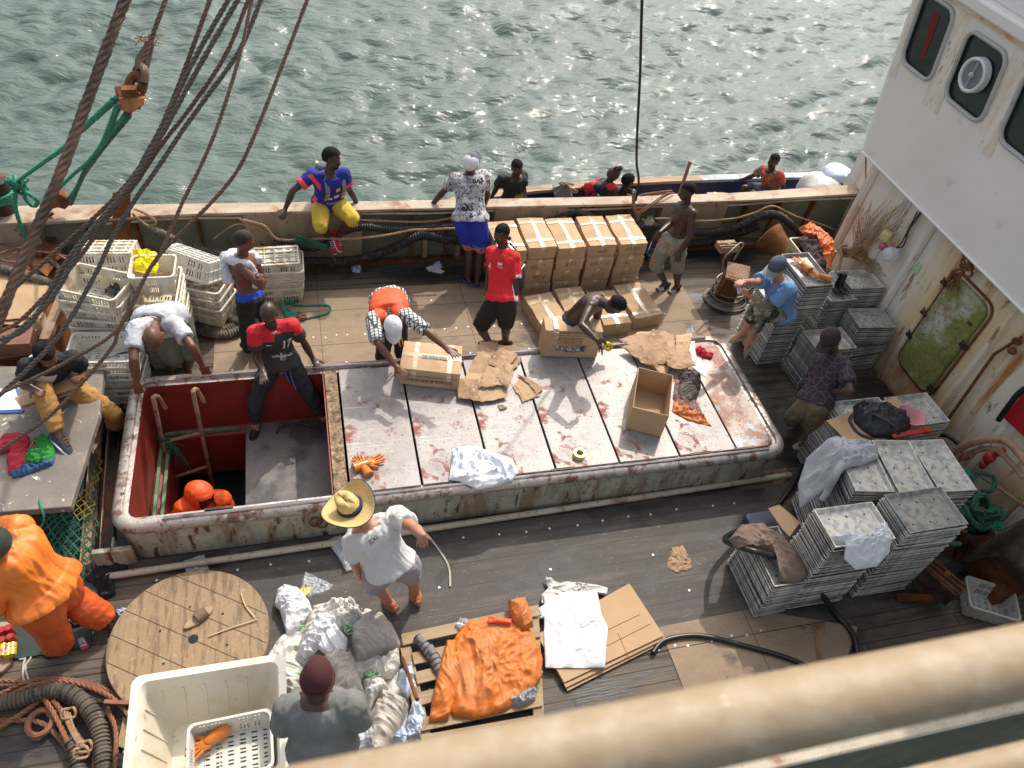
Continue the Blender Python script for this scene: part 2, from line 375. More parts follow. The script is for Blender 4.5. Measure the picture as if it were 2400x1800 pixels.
m_railtop = mat('dusty_rail_paint', (.43,.355,.27), .75, layers=[dict(c=(.34,.24,.155), s=2.5, st=(1,2,1), lo=.42, hi=.62, a=.9), dict(c=(.26,.11,.05), s=4, lo=.54, hi=.66, a=.9), dict(c=(.56,.50,.42), s=35, lo=.62, hi=.7, a=.6), dict(c=RUST, s=22, lo=.66, hi=.7)], bump=.004, bscale=40)
m_olive = mat('olive_bulwark_paint', (.15,.155,.115), .6, layers=[dict(c=(.26,.22,.14), s=3, lo=.45, hi=.7, a=.8), dict(c=RUST, s=9, st=(1,1,.4), lo=.62, hi=.7), dict(c=RUST2, s=30, lo=.68, hi=.72)], bump=.002, bscale=20)
m_tanplate = mat('tan_bulwark_paint', (.34,.27,.18), .65, layers=[dict(c=(.22,.15,.09), s=4, st=(2,1,.5), lo=.42, hi=.68, a=.8), dict(c=RUST, s=13, st=(1.6,1,.6), lo=.6, hi=.66), dict(c=(.5,.43,.32), s=30, lo=.6, hi=.7, a=.6)], bump=.003, bscale=40)
m_rust = mat('rusted_steel', RUST, .75, .2, layers=[dict(c=RUST2, s=9, lo=.4, hi=.7, a=.9), dict(c=(.05,.03,.022), s=5, lo=.5, hi=.7, a=.8), dict(c=(.45,.28,.14), s=40, lo=.66, hi=.72, a=.5)], bump=.004, bscale=60, spec=.3)
m_rustpale = mat('pale_rusted_plate', (.30,.19,.12), .8, layers=[dict(c=(.42,.30,.2), s=4, lo=.4, hi=.7, a=.8), dict(c=RUST2, s=7, lo=.52, hi=.66), dict(c=(.06,.04,.03), s=12, lo=.62, hi=.7)], bump=.004, bscale=50)
m_darksteel = mat('dark_rusty_steel', (.055,.04,.034), .5, .5, layers=[dict(c=(.20,.09,.04), s=7, lo=.5, hi=.68, a=.9, ro=.8), dict(c=(.02,.018,.017), s=3, lo=.5, hi=.7, a=.8)], bump=.002, bscale=60)
m_hatchout = mat('hatch_side_paint', (.33,.35,.28), .6, layers=[dict(c=(.50,.45,.34), s=5, lo=.45, hi=.65, a=.8), dict(c=(.24,.17,.10), s=4, st=(1.5,1,.35), lo=.5, hi=.64, a=.9), dict(c=(.13,.045,.02), s=7, st=(2.4,1,.5), lo=.56, hi=.63), dict(c=(.09,.035,.02), k='n', s=34, lo=.62, hi=.66)], bump=.004, bscale=45)
m_rim = mat('worn_steel_rim', (.42,.38,.34), .42, .55, layers=[dict(c=(.20,.11,.08), s=8, st=(1,1,1), lo=.5, hi=.62, ro=.75), dict(c=(.62,.58,.52), s=16, lo=.56, hi=.66, a=.8), dict(c=RUST, s=25, lo=.6, hi=.66, ro=.8)], bump=.003, bscale=50)
m_red = mat('red_lead_paint', (.24,.028,.016), .5, layers=[dict(c=(.13,.02,.014), s=3, lo=.45, hi=.7, a=.8), dict(c=(.42,.08,.045), s=24, lo=.64, hi=.7, a=.6), dict(c=(.06,.02,.015), s=5, st=(3,3,.4), lo=.6, hi=.7, a=.7)], bump=.002, bscale=50)
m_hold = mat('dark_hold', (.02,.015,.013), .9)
m_green = mat('green_strip_paint', (.12,.22,.11), .6, layers=[dict(c=(.3,.4,.24), s=9, lo=.5, hi=.7)])
m_tween = mat('wet_grey_board', (.20,.18,.165), .5, layers=[dict(c=(.07,.068,.07), s=2.3, lo=.48, hi=.6, a=.9, ro=.25), dict(c=(.36,.33,.29), s=35, lo=.62, hi=.7, a=.6)], bump=.003, bscale=60)
m_galv = mat('scuffed_steel_cover', (.285,.258,.245), .5, .12, layers=[dict(c=(.35,.32,.305), s=2.2, lo=.4, hi=.65, a=.8), dict(c=(.19,.155,.14), s=6, lo=.48, hi=.68, a=.65), dict(c=(.25,.08,.055), s=4.5, lo=.59, hi=.64, a=.9, ro=.8), dict(c=(.10,.075,.06), s=38, lo=.61, hi=.66, a=.8, ro=.8), dict(c=(.58,.55,.52), s=3.4, st=(.25,9,1), rot=(0,0,.6), lo=.66, hi=.69, a=.8), dict(c=(.56,.54,.50), s=2.7, st=(.3,10,1), rot=(0,0,-.8), lo=.67, hi=.70, a=.8)], bump=.0015, bscale=9)
m_galvrust = mat('rust_mottled_cover', (.29,.24,.21), .5, .2, layers=[dict(c=(.30,.13,.09), s=2.4, lo=.47, hi=.6, a=.85, ro=.7), dict(c=(.34,.37,.38), s=5, lo=.56, hi=.62, a=.9), dict(c=(.42,.33,.24), s=16, lo=.55, hi=.66, a=.8), dict(c=RUST, s=40, lo=.6, hi=.65, ro=.9)], bump=.0015, bscale=20)
m_debris = mat('caked_debris', (.22,.15,.09), .9, layers=[dict(c=(.42,.30,.17), s=25, lo=.5, hi=.62), dict(c=(.06,.045,.035), s=14, lo=.52, hi=.64)], bump=.012, bscale=40)
m_white = mat('white_ship_paint', (.84,.80,.75), .45, layers=[dict(c=(.76,.72,.66), s=1.4, lo=.4, hi=.7, a=.7), dict(c=(.52,.46,.38), s=3.5, lo=.63, hi=.75, a=.5), dict(c=(.2,.15,.1), s=26, lo=.72, hi=.75, a=.8)], bump=.002, bscale=3)
m_whiterust = mat('white_paint_rust_stained', (.74,.68,.56), .55, layers=[dict(c=(.68,.48,.20), s=1.7, st=(1,1.3,.3), lo=.40, hi=.62, a=.85), dict(c=(.40,.15,.035), s=3.0, st=(1.6,1.8,.25), lo=.54, hi=.66, a=.95), dict(c=(.22,.07,.02), s=7, st=(1,1.4,.3), lo=.60, hi=.68, a=.9), dict(c=(.10,.05,.025), s=14, lo=.66, hi=.7), dict(c=(.30,.12,.03), k='n', s=1.6, lo=.35, hi=.6, zr=(.7,.05))], bump=.002, bscale=12)
m_wallw = mat('grimy_white_wall_paint', (.76,.71,.63), .55, layers=[dict(c=(.52,.42,.28), s=2.4, st=(2,2,.3), lo=.46, hi=.68, a=.8), dict(c=(.36,.14,.045), s=5, st=(1.5,1.5,.3), lo=.60, hi=.68), dict(c=(.05,.04,.03), s=20, lo=.69, hi=.72), dict(c=(.22,.13,.06), s=2, lo=.3, hi=.6, zr=(.5,.02))], bump=.002, bscale=10)
m_algae = mat('algae_covered_paint', (.52,.50,.42), .7, layers=[dict(c=(.17,.18,.02), s=1.5, lo=.40, hi=.52, a=.9), dict(c=(.26,.28,.05), s=12, lo=.52, hi=.62, a=.7), dict(c=(.025,.035,.006), s=1.4, off=9, lo=.5, hi=.66, a=.9, zr=(1.15,.5)), dict(c=(.07,.09,.01), s=30, lo=.55, hi=.62, a=.7, zr=(1.6,.9)), dict(c=(.30,.15,.04), s=3, lo=.62, hi=.72, a=.8)], bump=.004, bscale=40)
m_glass = mat('dark_window_glass', (.02,.022,.02), .06, spec=.8)
m_frame = mat('grey_window_frame', (.46,.46,.44), .45, .2, layers=[dict(c=(.3,.22,.12), s=9, lo=.6, hi=.7)])
m_black = mat('black_rubber', (.018,.018,.019), .5, layers=[dict(c=(.06,.055,.05), s=8, lo=.55, hi=.7, a=.7)])
m_foreguard = mat('cream_handrail_paint', (.29,.215,.13), .6, layers=[dict(c=(.35,.28,.195), s=28, lo=.45, hi=.62, a=.8), dict(c=(.22,.145,.08), s=22, lo=.6, hi=.72, a=.5), dict(c=(.48,.42,.34), s=60, lo=.66, hi=.7, a=.8), dict(c=(.12,.07,.04), s=45, lo=.73, hi=.75, a=.8)], bump=.001, bscale=80)
# ================================================================ SETTING
def water_sheet():
    def axis(a, b, step, A, Bv):
        core = np.arange(a, b, step); l = [a]; st = step
        while l[-1] > A: st *= 1.35; l.append(l[-1]-st)
        r = [core[-1]]; st = step
        while r[-1] < Bv: st *= 1.35; r.append(r[-1]+st)
        return np.array(l[:0:-1]+list(core)+r[1:])
    xs = axis(-10.5, 26, .075, -260, 300); ys = axis(8.4, 35, .075, -120, 420)
    X, Y = np.meshgrid(xs, ys); Z = np.zeros_like(X); DX = np.zeros_like(X); DY = np.zeros_like(X)
    r = np.random.default_rng(3)
    fade = np.clip(1-np.maximum(np.abs(X-8)-19, 0)/15, .0, 1)*np.clip(1-np.maximum(Y-36, 0)/25, 0, 1)
    for i in range(64):
        lam = .34*(6.5)**r.random(); k = 2*np.pi/lam; th = RAD(-62)+r.normal()*.62; a = .0068*lam**1.05*(.6+.8*r.random()); ph = r.random()*6.28
        kx, ky = k*np.cos(th), k*np.sin(th); q = kx*X+ky*Y+ph
        Z += a*np.sin(q); DX -= .9*a*np.cos(th)*np.cos(q); DY -= .9*a*np.sin(th)*np.cos(q)
    pts = np.stack([X.ravel()*.35, Y.ravel()*.35, 0*X.ravel()], 1); mod = (.45+1.1*fbm(pts, 5, 3)).reshape(X.shape)
    pp = np.stack([X.ravel()*1.9, Y.ravel()*3.1, 0*X.ravel()], 1); Z = Z*mod + .022*(ridge(pp, 8, 3).reshape(X.shape)-.5)
    X = X+DX*fade; Y = Y+DY*fade; Z = -1.5+Z*fade
    ny, nx = X.shape; co = np.stack([X, Y, Z], 2).reshape(-1, 3).astype(np.float32)
    idx = np.arange(ny*nx).reshape(ny, nx); q = np.stack([idx[:-1, :-1], idx[:-1, 1:], idx[1:, 1:], idx[1:, :-1]], 2).reshape(-1, 4)
    me = bpy.data.meshes.new('sea_water'); me.vertices.add(len(co)); me.vertices.foreach_set('co', co.ravel())
    me.loops.add(q.size); me.loops.foreach_set('vertex_index', q.ravel().astype(np.int32)); me.polygons.add(len(q)); me.polygons.foreach_set('loop_start', np.arange(len(q), dtype=np.int32)*4)
    me.polygons.foreach_set('use_smooth', [True]*len(q)); me.update(calc_edges=True); me.validate()
    m = mat('sea_water', (.090,.124,.108), .03, layers=[dict(c=(.108,.146,.128), s=.35, lo=.4, hi=.7, a=.6)], spec=.34)
    t = m.node_tree; b = t.nodes['Principled BSDF']; b.inputs['IOR'].default_value = 1.33
    prev = None
    for s_, d_, sy in ((2.2, .06, 2.2), (6.5, .022, 2.0), (15, .0065, 1.6)):
        mpn = t.nodes.new('ShaderNodeMapping'); tcn = t.nodes.new('ShaderNodeTexCoord'); t.links.new(tcn.outputs['Object'], mpn.inputs[0]); mpn.inputs['Scale'].default_value = (s_, s_*sy, s_); mpn.inputs['Rotation'].default_value = (0, 0, .35)
        nn = t.nodes.new('ShaderNodeTexNoise'); nn.inputs['Scale'].default_value = 1; nn.inputs['Detail'].default_value = 4; nn.inputs['Distortion'].default_value = .15; t.links.new(mpn.outputs[0], nn.inputs['Vector'])
        bp = t.nodes.new('ShaderNodeBump'); bp.inputs['Distance'].default_value = d_; nn.inputs['Detail'].default_value = 1.2; t.links.new(nn.outputs[0], bp.inputs['Height'])
        if prev: t.links.new(prev.outputs[0], bp.inputs['Normal'])
        prev = bp
    t.links.new(prev.outputs[0], b.inputs['Normal']); me.materials.append(m)
    o = bpy.data.objects.new('sea_water', me); COL.objects.link(o); tag(o, kind='structure')
water_sheet()
# ---- deck with the hatch opening, laid as sheets
HX0, HX1, HY0, HY1, HZ = -1.88, 4.70, 4.07, 5.90, .53
mb = MB(); DX0, DX1, DY0, DY1 = -9.0, 12.0, 1.45, 8.44
for x0, x1, y0, y1 in ((DX0, HX0+.06, DY0, DY1), (HX1-.06, DX1, DY0, DY1), (HX0+.06, HX1-.06, DY0, HY0+.06), (HX0+.06, HX1-.06, HY1-.06, DY1)):
    mb.box(((x0+x1)/2, (y0+y1)/2, -.06), (x1-x0, y1-y0, .12))
dk = mb.build('deck', m_wood, smooth=0, base=False); tag(dk, kind='structure')
mb = MB()
for x0, x1, y0, y1 in ((-1.2, 4.95, 6.02, 7.72), ):
    mb.box(((x0+x1)/2, (y0+y1)/2, .004), (x1-x0, y1-y0, .008))
for q in ([(1545,1470),(1760,1428),(2010,1470),(1950,1640),(1620,1660)],):
    mb.prism([P(u, v, .002) for u, v in q], (0, 0, .007))
tag(mb.build('deck_sheeting', m_ply, smooth=0, base=False), kind='structure')
mb = MB(); mb.box((2.05, 3.22, .003), (6.0, 1.55, .006)); tag(mb.build('deck_sheeting_dark', m_darkply, smooth=0, base=False), kind='structure')
mb = MB()                                           # pale bolt heads in the deck
for y, x0, x1, st in ((6.86, -.4, 4.6, .155), (3.86, -1.6, 4.4, .31), (2.46, -.8, 3.9, .17), (2.95, -.9, 4.0, .8), (3.4, -1, 3.5, .9), (6.4, -1, 4.8, .7), (7.4, -.5, 4.8, .62)):
    x = x0
    while x < x1:
        mb.lathe([(.001, .0135), (.011, .0125), (.0125, .006)], (x+random.uniform(-.02, .02), y+random.uniform(-.02, .02), 0), n=8); x += st*random.uniform(.8, 1.3)
tag(mb.build('deck_bolt_heads', mat('zinc_bolt_head', (.7,.68,.64), .4, .3), base=False), kind='structure')
mb = MB()                                           # ship side below the deck
mb.box((1.5, 8.50, -1.2), (21, .12, 2.5)); mb.box((1.5, 1.39, -1.2), (21, .12, 2.5))
tag(mb.build('hull_side', m_olive, smooth=0, base=False), 'olive painted side of the fishing vessel', kind='structure')
# ---- far bulwark
def rail_z(x): return float(np.interp(x, [-9, -3, -1.5, 1, 4.6, 6, 8], [.82, .82, .88, .87, .85, .86, .93]))
def rail_yo(x): return float(np.interp(x, [-9, -3, -1.5, 1, 5.5, 8], [8.55, 8.55, 8.42, 8.39, 8.39, 8.44]))
def rail_yi(x): return float(np.interp(x, [-9, -1, 4.6, 8], [8.2, 8.2, 8.2, 8.2]))
bw = thing('bulwark', 'cream and olive steel bulwark with broad dusty top rail along the far deck edge', 'bulwark', (0, 8.35, 0))
xs = list(np.linspace(-9, 8.15, 52))
mb = MB(); mb.loft([[V((x, rail_yi(x), rail_z(x)-.035)), V((x, rail_yi(x), rail_z(x)-.004)), V((x, rail_yi(x)+.006, rail_z(x))), V((x, rail_yo(x)-.006, rail_z(x))), V((x, rail_yo(x), rail_z(x)-.004)), V((x, rail_yo(x), rail_z(x)-.06))] for x in xs]); mb.build('top_rail', m_railtop, bw, smooth=30)
mb = MB(); mb.loft([[V((x, 8.35, 0)), V((x, 8.38, 0)), V((x, 8.38, rail_z(x)-.06)), V((x, 8.35, rail_z(x)-.06))] for x in xs]); mb.build('inner_plate', m_olive, bw, smooth=0)
for x0, x1 in ((-9, -3.05), (-.80, .62), (2.35, 3.35), (4.75, 5.75)):
    mb = MB(); n = 8; mb.loft([[V((x, rail_yi(x)+.02, .12)), V((x, 8.36, .12)), V((x, 8.36, rail_z(x)-.04)), V((x, rail_yi(x)+.012, rail_z(x)-.04))] for x in np.linspace(x0, x1, n)]); mb.build('side_plate', m_tanplate, bw, smooth=0)
for x in (-2.6, -2.05, -1.35, 1.25, 1.72, 2.1, 3.75, 4.25, 6.1, 6.62, 7.2):
    mb = MB(); z = rail_z(x)-.04; mb.prism([(x, 8.24, z), (x, 8.36, z), (x, 8.36, 0), (x, 8.28, 0), (x, 8.31, .4)], (.035, 0, 0)); mb.build('stanchion', m_rust, bw, smooth=0)
for x in (1.45, 1.9, 2.3):
    mb = MB(); mb.box((x, 8.30, .17), (.06, .08, .34)); mb.build('stanchion', m_tanplate, bw, smooth=0)
mb = MB(); mb.tube([V((x, rail_yi(x)+.03, rail_z(x)-.085+.01*math.sin(x*3))) for x in np.linspace(-2.4, 7.9, 60)], .016, 8); mb.build('hand_bar', m_cream, bw)
mb = MB(); mb.box((1.5, 8.24, .02), (17, .05, .05)); mb.build('waterway_bar', m_rust, bw, smooth=0)
# ---- near bulwark below the handrail
nb = thing('bulwark', 'grimy cream bulwark with steel knees under the blurred handrail', 'bulwark', (3, 1.4, 0))
mb = MB(); mb.box((3, 1.26, .9), (14, .26, .05)); mb.build('top_rail', m_cream, nb, bev=.02)
mb = MB(); mb.box((3, 1.42, .44), (14, .03, .87)); mb.build('inner_plate', m_olive, nb, smooth=0)
for x in (1.1, 2.3, 3.5, 4.7):
    mb = MB(); mb.prism([(x, 1.44, .87), (x, 1.66, .87), (x, 1.50, .45), (x, 1.44, 0)], (.03, 0, 0)); mb.build('knee', m_cream, nb, smooth=0)
mb = MB(); mb.box((4.1, 1.475, .5), (.5, .05, .4)); mb.build('scupper_plate', m_rustpale, nb, bev=.02)
# ================================================================ HATCH
def rr(x0, y0, x1, y1, r, z, n=7):
    out = []
    for cx, cy, a in ((x1-r, y1-r, 0), (x0+r, y1-r, 90), (x0+r, y0+r, 180), (x1-r, y0+r, 270)):
        for k in range(n): t = RAD(a+90*k/(n-1)); out.append(V((cx+r*math.cos(t), cy+r*math.sin(t), z)))
    return out
def rrd(d, z, r=.22): return rr(HX0+d, HY0+d, HX1-d, HY1-d, max(.03, r-d), z)
hc = thing('hatch_coaming', 'long raised steel hatch coaming with a worn rounded rim in the middle of the deck', 'hatch', (1.4, 4.98, 0))
mb = MB(); mb.loft([rrd(.03, 0), rrd(.03, .43)], caps=False); mb.build('side_plate', m_hatchout, hc)
mb = MB(); mb.loft([rrd(d, z) for d, z in ((.03, .41), (.005, .425), (-.012, .455), (-.008, .49), (.015, .52), (.05, .531), (.085, .528), (.092, .50), (.13, .497))], caps=False); mb.build('rim', m_rim, hc)
for y, yy in ((HY0+.062, 1), (HY1-.062, -1)):
    mb = MB(); mb.tube([V((-1.45, y, .535)), V((HX1-.25, y, .535))], .017, 8); mb.build('chafe_bar', mat('polished_chafe_bar', (.55,.5,.5), .25, .8, layers=[dict(c=(.25,.18,.17), s=5, lo=.5, hi=.7)]), hc)
ox0, ox1, oy0, oy1 = HX0+.13, .0, HY0+.11, HY1-.11
mb = MB()                                            # red inner walls of the open bay
L0 = rr(ox0, oy0, ox1+.3, oy1, .14, .5); L1 = [V((p.x, p.y, -.22)) for p in L0]; L2 = [V((p.x+.0, p.y, -.9)) for p in rr(ox0+.09, oy0+.09, ox1+.3, oy1-.09, .05, 0)]; L15 = [V((p.x, p.y, -.27)) for p in L2]
keep = lambda ring: [V((min(p.x, ox1), p.y, p.z)) for p in ring]
mb.loft([keep(L0), keep(L1), keep(L15), keep(L2)], caps=False); mb.build('inner_wall', m_red, hc, smooth=30)
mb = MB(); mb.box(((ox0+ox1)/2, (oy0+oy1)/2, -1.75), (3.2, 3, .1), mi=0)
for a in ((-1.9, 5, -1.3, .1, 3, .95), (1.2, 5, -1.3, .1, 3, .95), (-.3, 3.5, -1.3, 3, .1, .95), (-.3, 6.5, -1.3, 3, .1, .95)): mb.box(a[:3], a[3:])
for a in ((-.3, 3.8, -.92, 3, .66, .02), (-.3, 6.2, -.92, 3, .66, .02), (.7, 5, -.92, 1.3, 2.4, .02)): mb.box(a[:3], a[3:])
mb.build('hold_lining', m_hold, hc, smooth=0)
mb = MB(); mb.box((ox0+.035, (oy0+oy1)/2, -.20), (.03, oy1-oy0-.3, .03)); mb.box((ox0+.10, (oy0+oy1)/2, -.235), (.03, oy1-oy0-.3, .03)); mb.build('guide_strip', m_green, hc, smooth=0)
mb = MB(); mb.box(((ox0-.88)/2, oy1-.05, -.22), (.75, .035, .03)); mb.build('guide_strip', m_green, hc, smooth=0)
mb = MB(); mb.box((ox1-.012, (oy0+oy1)/2, .14), (.012, oy1-oy0, .74)); mb.build('end_plate', m_red, hc, smooth=0)
mb = MB(); mb.box((.065, (oy0+oy1)/2, .46), (.125, oy1-oy0, .09)); warp(mb.build('cross_beam', m_debris, hc, smooth=0), .004, 9)
for x in (-1.0, .6, 2.2, 3.7, 4.2, 1.6):
    mb = MB(); y = HY0+.118 if x != .6 else HY1-.118; mb.box((x, y, .512), (.24, .022, .02)); mb.build('hatch_clip', m_darksteel, hc, smooth=0)
for px in ((755,1225), (740,1222)):
    mb = MB(); c = PY(px[0], px[1], HY0+.02); mb.tube([c+V((.05*math.cos(t), -.01, .07*math.sin(t))) for t in np.linspace(0, 6.28, 17)[:-1]], .009, 6, closed=True); mb.build('lashing_ring', m_rust, hc)
mb = MB(); mb.box((HX0-.03, HY0-.02, .16), (.32, .05, .24)); mb.box((HX0-.03, HY0+.06, .16), (.02, .1, .24)); mb.build('corner_step', m_hatchout, hc, bev=.008)
# the covers: each lifts off
cov_lab = ['scuffed steel hatch cover beside the open bay, orange gloves lying on it', 'scuffed steel hatch cover under the taped carton the man in the vest holds', 'steel hatch cover with the bigger heap of torn cardboard across it', 'bright steel hatch cover right of the bigger torn cardboard heap', 'bright steel hatch cover with the yellow tape roll lying on it', 'steel hatch cover under the empty open carton', 'steel hatch cover with the dark and orange clothes on its left edge', 'rust mottled steel hatch cover at the wheelhouse end']
xs = [.14, .81, 1.48, 2.13, 2.80, 3.46, 4.11, HX1-.13]
cov_lab = cov_lab[:5]+cov_lab[5:6]+[cov_lab[7]]
for i in range(7):
    mb = MB(); x0, x1 = xs[i]+.010, xs[i+1]-.010; z = .505+.002*(i % 2)
    if i < 6: mb.box(((x0+x1)/2, (oy0+oy1)/2, z), (x1-x0, oy1-oy0-.012, .03))
    else:
        q = rr(x0-.4, oy0+.006, x1, oy1-.006, .12, z-.015); q = [V((max(p.x, x0), p.y, p.z)) for p in q if p.x > x0-.38]
        mb.prism(q[::1], (0, 0, .03))
    o = mb.build('hatch_cover', m_galvrust if i == 6 else m_galv, smooth=30, bev=.005); tag(o, cov_lab[i], 'hatch cover', 'steel covers laid across the hatch')
mb = MB(); mb.box((-.41, (oy0+oy1)/2, -.245), (.93, oy1-oy0-.02, .05)); o = mb.build('hold_board', m_tween, bev=.006); tag(o, 'wet grey board covering the right half of the open hold', 'board')
for y in (5.62,):
    mb = MB(); mb.tube(catmull([(-.55, 5.6, -.21), (-.5, 5.66, -.17), (-.3, 5.68, -.165), (-.12, 5.6, -.17), (-.08, 5.55, -.21)]), .011, 7); mb.build('handle', m_darksteel, o)
# steel bars on the deck along the hatch
a, b = P(247, 1352, .05), P(1852, 1113, .05)
mb = MB(); mb.tube([a.lerp(b, t) for t in np.linspace(0, 1, 20)], .032, 12); tag(mb.build('steel_pipe', m_cream), 'long cream rusty pipe lying on the deck in front of the hatch', 'pipe')
# ================================================================ WHEELHOUSE
WX = 6.95
wh = thing('wheelhouse', 'white rust streaked wheelhouse with rounded windows over a ribbed lower wall at the right', 'wheelhouse', (8, 4.5, 0))
mb = MB(); mb.box((WX+.05, 3.2, 1.15), (.1, 8.2, 2.3)); mb.build('lower_wall', m_wallw, wh, smooth=0)
mb = MB(); mb.box((WX-.006, 3.6, 1.1), (.010, 4.3, 2.2)); mb.build('stained_panel', m_whiterust, wh, smooth=0)
for y in (7.2, 6.55, 5.98, 5.42, 4.50, 3.75, 3.05, 2.4, 1.7):      # pressed vertical ribs
    mb = MB(); mb.prism([(WX-.01, y-.06, 0), (WX-.05, y-.025, 0), (WX-.05, y+.025, 0), (WX-.01, y+.06, 0)], (0, 0, 2.12)); mb.build('wall_rib', m_whiterust if 4 < y < 5.5 else m_wallw, wh, smooth=0)
mb = MB(); mb.prism([(WX, 7.3, 0), (7.86, 8.12, 0), (7.95, 8.72, 0), (8.2, 8.72, 0), (8.2, 7.3, 0)], (0, 0, .95)); mb.prism([(WX, 7.3, .95), (7.86, 8.12, .95), (7.95, 8.7, .95), (8.2, 8.7, .95), (8.2, 7.3, .95)], (0, 0, 0.5)); mb.build('side_fin', m_wallw, wh, smooth=0)
mb = MB(); mb.tube([V((7.88, 8.14, 0)), V((7.88, 8.14, 1.0)), V((7.95, 8.66, 1.47))], .02, 8); mb.build('fin_edge', m_rust, wh)
UX = 6.75
# upper front: wall built round the window holes
wins = [(6.93, 7.50, 3.21, 3.92), (6.03, 6.66, 3.20, 3.86), (5.10, 5.75, 3.20, 3.84), (4.15, 4.80, 3.2, 3.82)]
def upq(y, z): return V((UX, y + .2*(z-3.5), z))
def roundq(y0, y1, z0, z1, r, n=6):
    out = []
    for cy, cz, a in ((y1-r, z1-r, 0), (y0+r, z1-r, 90), (y0+r, z0+r, 180), (y1-r, z0+r, 270)):
        for k in range(n): t = RAD(a+90*k/(n-1)); out.append((cy+r*math.cos(t), cz+r*math.sin(t)))
    return out
mb = MB(); Y0, Y1, Z0, Z1 = .8, 7.62, 2.1, 4.02
grid = sorted([Y0, Y1]+[q for w_ in wins for q in (w_[0]-.05, w_[1]+.05)])
def panel(y0, y1, z0, z1):
    vs = [upq(y0, z0), upq(y1, z0), upq(y1, z1), upq(y0, z1)]; mb.add(vs, [(0, 1, 2, 3)])
panel(Y0, Y1, Z0, 3.14); panel(Y0, Y1, 3.98, Z1)
for i in range(0, len(grid)-1, 2): panel(grid[i], grid[i+1], 3.14, 3.98)
for w_ in wins:
    a, b = w_[0]-.05, w_[1]+.05; inner = roundq(w_[0], w_[1], w_[2], min(w_[3], 3.96), .12); n = len(inner)
    outer = []
    for y, z in inner:
        cy, cz = (a+b)/2, 3.56; dy, dz = y-cy, z-cz; k = min((b-cy)/abs(dy) if dy else 9e9, (.42)/abs(dz) if dz else 9e9); outer.append((cy+dy*k, cz+dz*k))
    vs = [upq(*q) for q in inner]+[upq(*q) for q in outer]+[upq(a, 3.14), upq(b, 3.14), upq(b, 3.98), upq(a, 3.98)]
    fs = [(k, (k+1) % n, n+(k+1) % n, n+k) for k in range(n)]
    m4 = n//4
    mb.add(vs, fs)
    for c_, (qa) in ((2*n+2, range(0, m4)), (2*n+3, range(m4, 2*m4)), (2*n, range(2*m4, 3*m4)), (2*n+1, range(3*m4, n))):
        for k in qa: mb.add([vs[c_], vs[n+k], vs[n+(k+1) % n]], [(0, 1, 2)])
mb.build('upper_wall', m_white, wh, smooth=0, recalc=False)
mb = MB()                                            # far rounded corner, far side, top storeys (cast the shade on the deck)
prof = [(UX, 7.62), (UX+.05, 7.72), (UX+.16, 7.79), (UX+.4, 7.82), (9.5, 7.82)]
for (a, b) in zip(prof[:-1], prof[1:]): mb.add([(a[0], a[1]+.2*(2.1-3.5), 2.1), (b[0], b[1]+.2*(2.1-3.5), 2.1), (b[0], b[1]+.2*.7, 4.2), (a[0], a[1]+.2*.7, 4.2)], [(0, 1, 2, 3)])
mb.add([(UX, .5, 2.1), (UX, 7.34, 2.1), (9.5, 7.54, 2.1), (9.5, .5, 2.1)], [(0, 1, 2, 3)])
mb.build('corner_shell', m_white, wh, smooth=60, recalc=False)
mb = MB(); mb.box((8.2, 4.2, 5.45), (2.85, 7.0, 2.6)); mb.box((8.13, 4.2, 4.09), (2.95, 7.7, .14)); mb.build('bridge_roof', m_white, wh, bev=.03)
mb = MB(); mb.tube([upq(y, 4.0)+V((-.02, 0, 0)) for y in np.linspace(.8, 7.66, 30)], .028, 8); mb.build('drip_edge', m_whiterust, wh)
mb = MB(); mb.tube([upq(y, 2.1)+V((-.005, 0, 0)) for y in np.linspace(.8, 7.64, 30)], .014, 8); mb.build('lower_edge', m_white, wh)
mb = MB()
for y0, y1 in ((6.68, 6.92), (5.77, 6.01), (4.82, 5.08), (7.53, 7.6)):
    mb.add([upq(y0-.03, 3.0)+V((-.003, 0, 0)), upq(y1+.03, 3.0)+V((-.003, 0, 0)), upq(y1+.0, 3.95)+V((-.003, 0, 0)), upq(y0-.0, 3.95)+V((-.003, 0, 0))], [(0, 1, 2, 3)])
mb.build('rust_run', mat('rust_washed_paint', (.82,.77,.70), .45, layers=[dict(c=(.66,.47,.24), s=4, st=(1,3,.5), lo=.42, hi=.70, a=.8), dict(c=(.30,.10,.025), s=9, st=(1,2,.5), lo=.60, hi=.67)], bump=.002, bscale=20), wh, smooth=0, recalc=False)
m_int = mat('dim_cabin_interior', (.035,.028,.022), .8, layers=[dict(c=(.16,.09,.05), s=2.2, lo=.55, hi=.62), dict(c=(.12,.115,.09), s=3, lo=.6, hi=.66)])
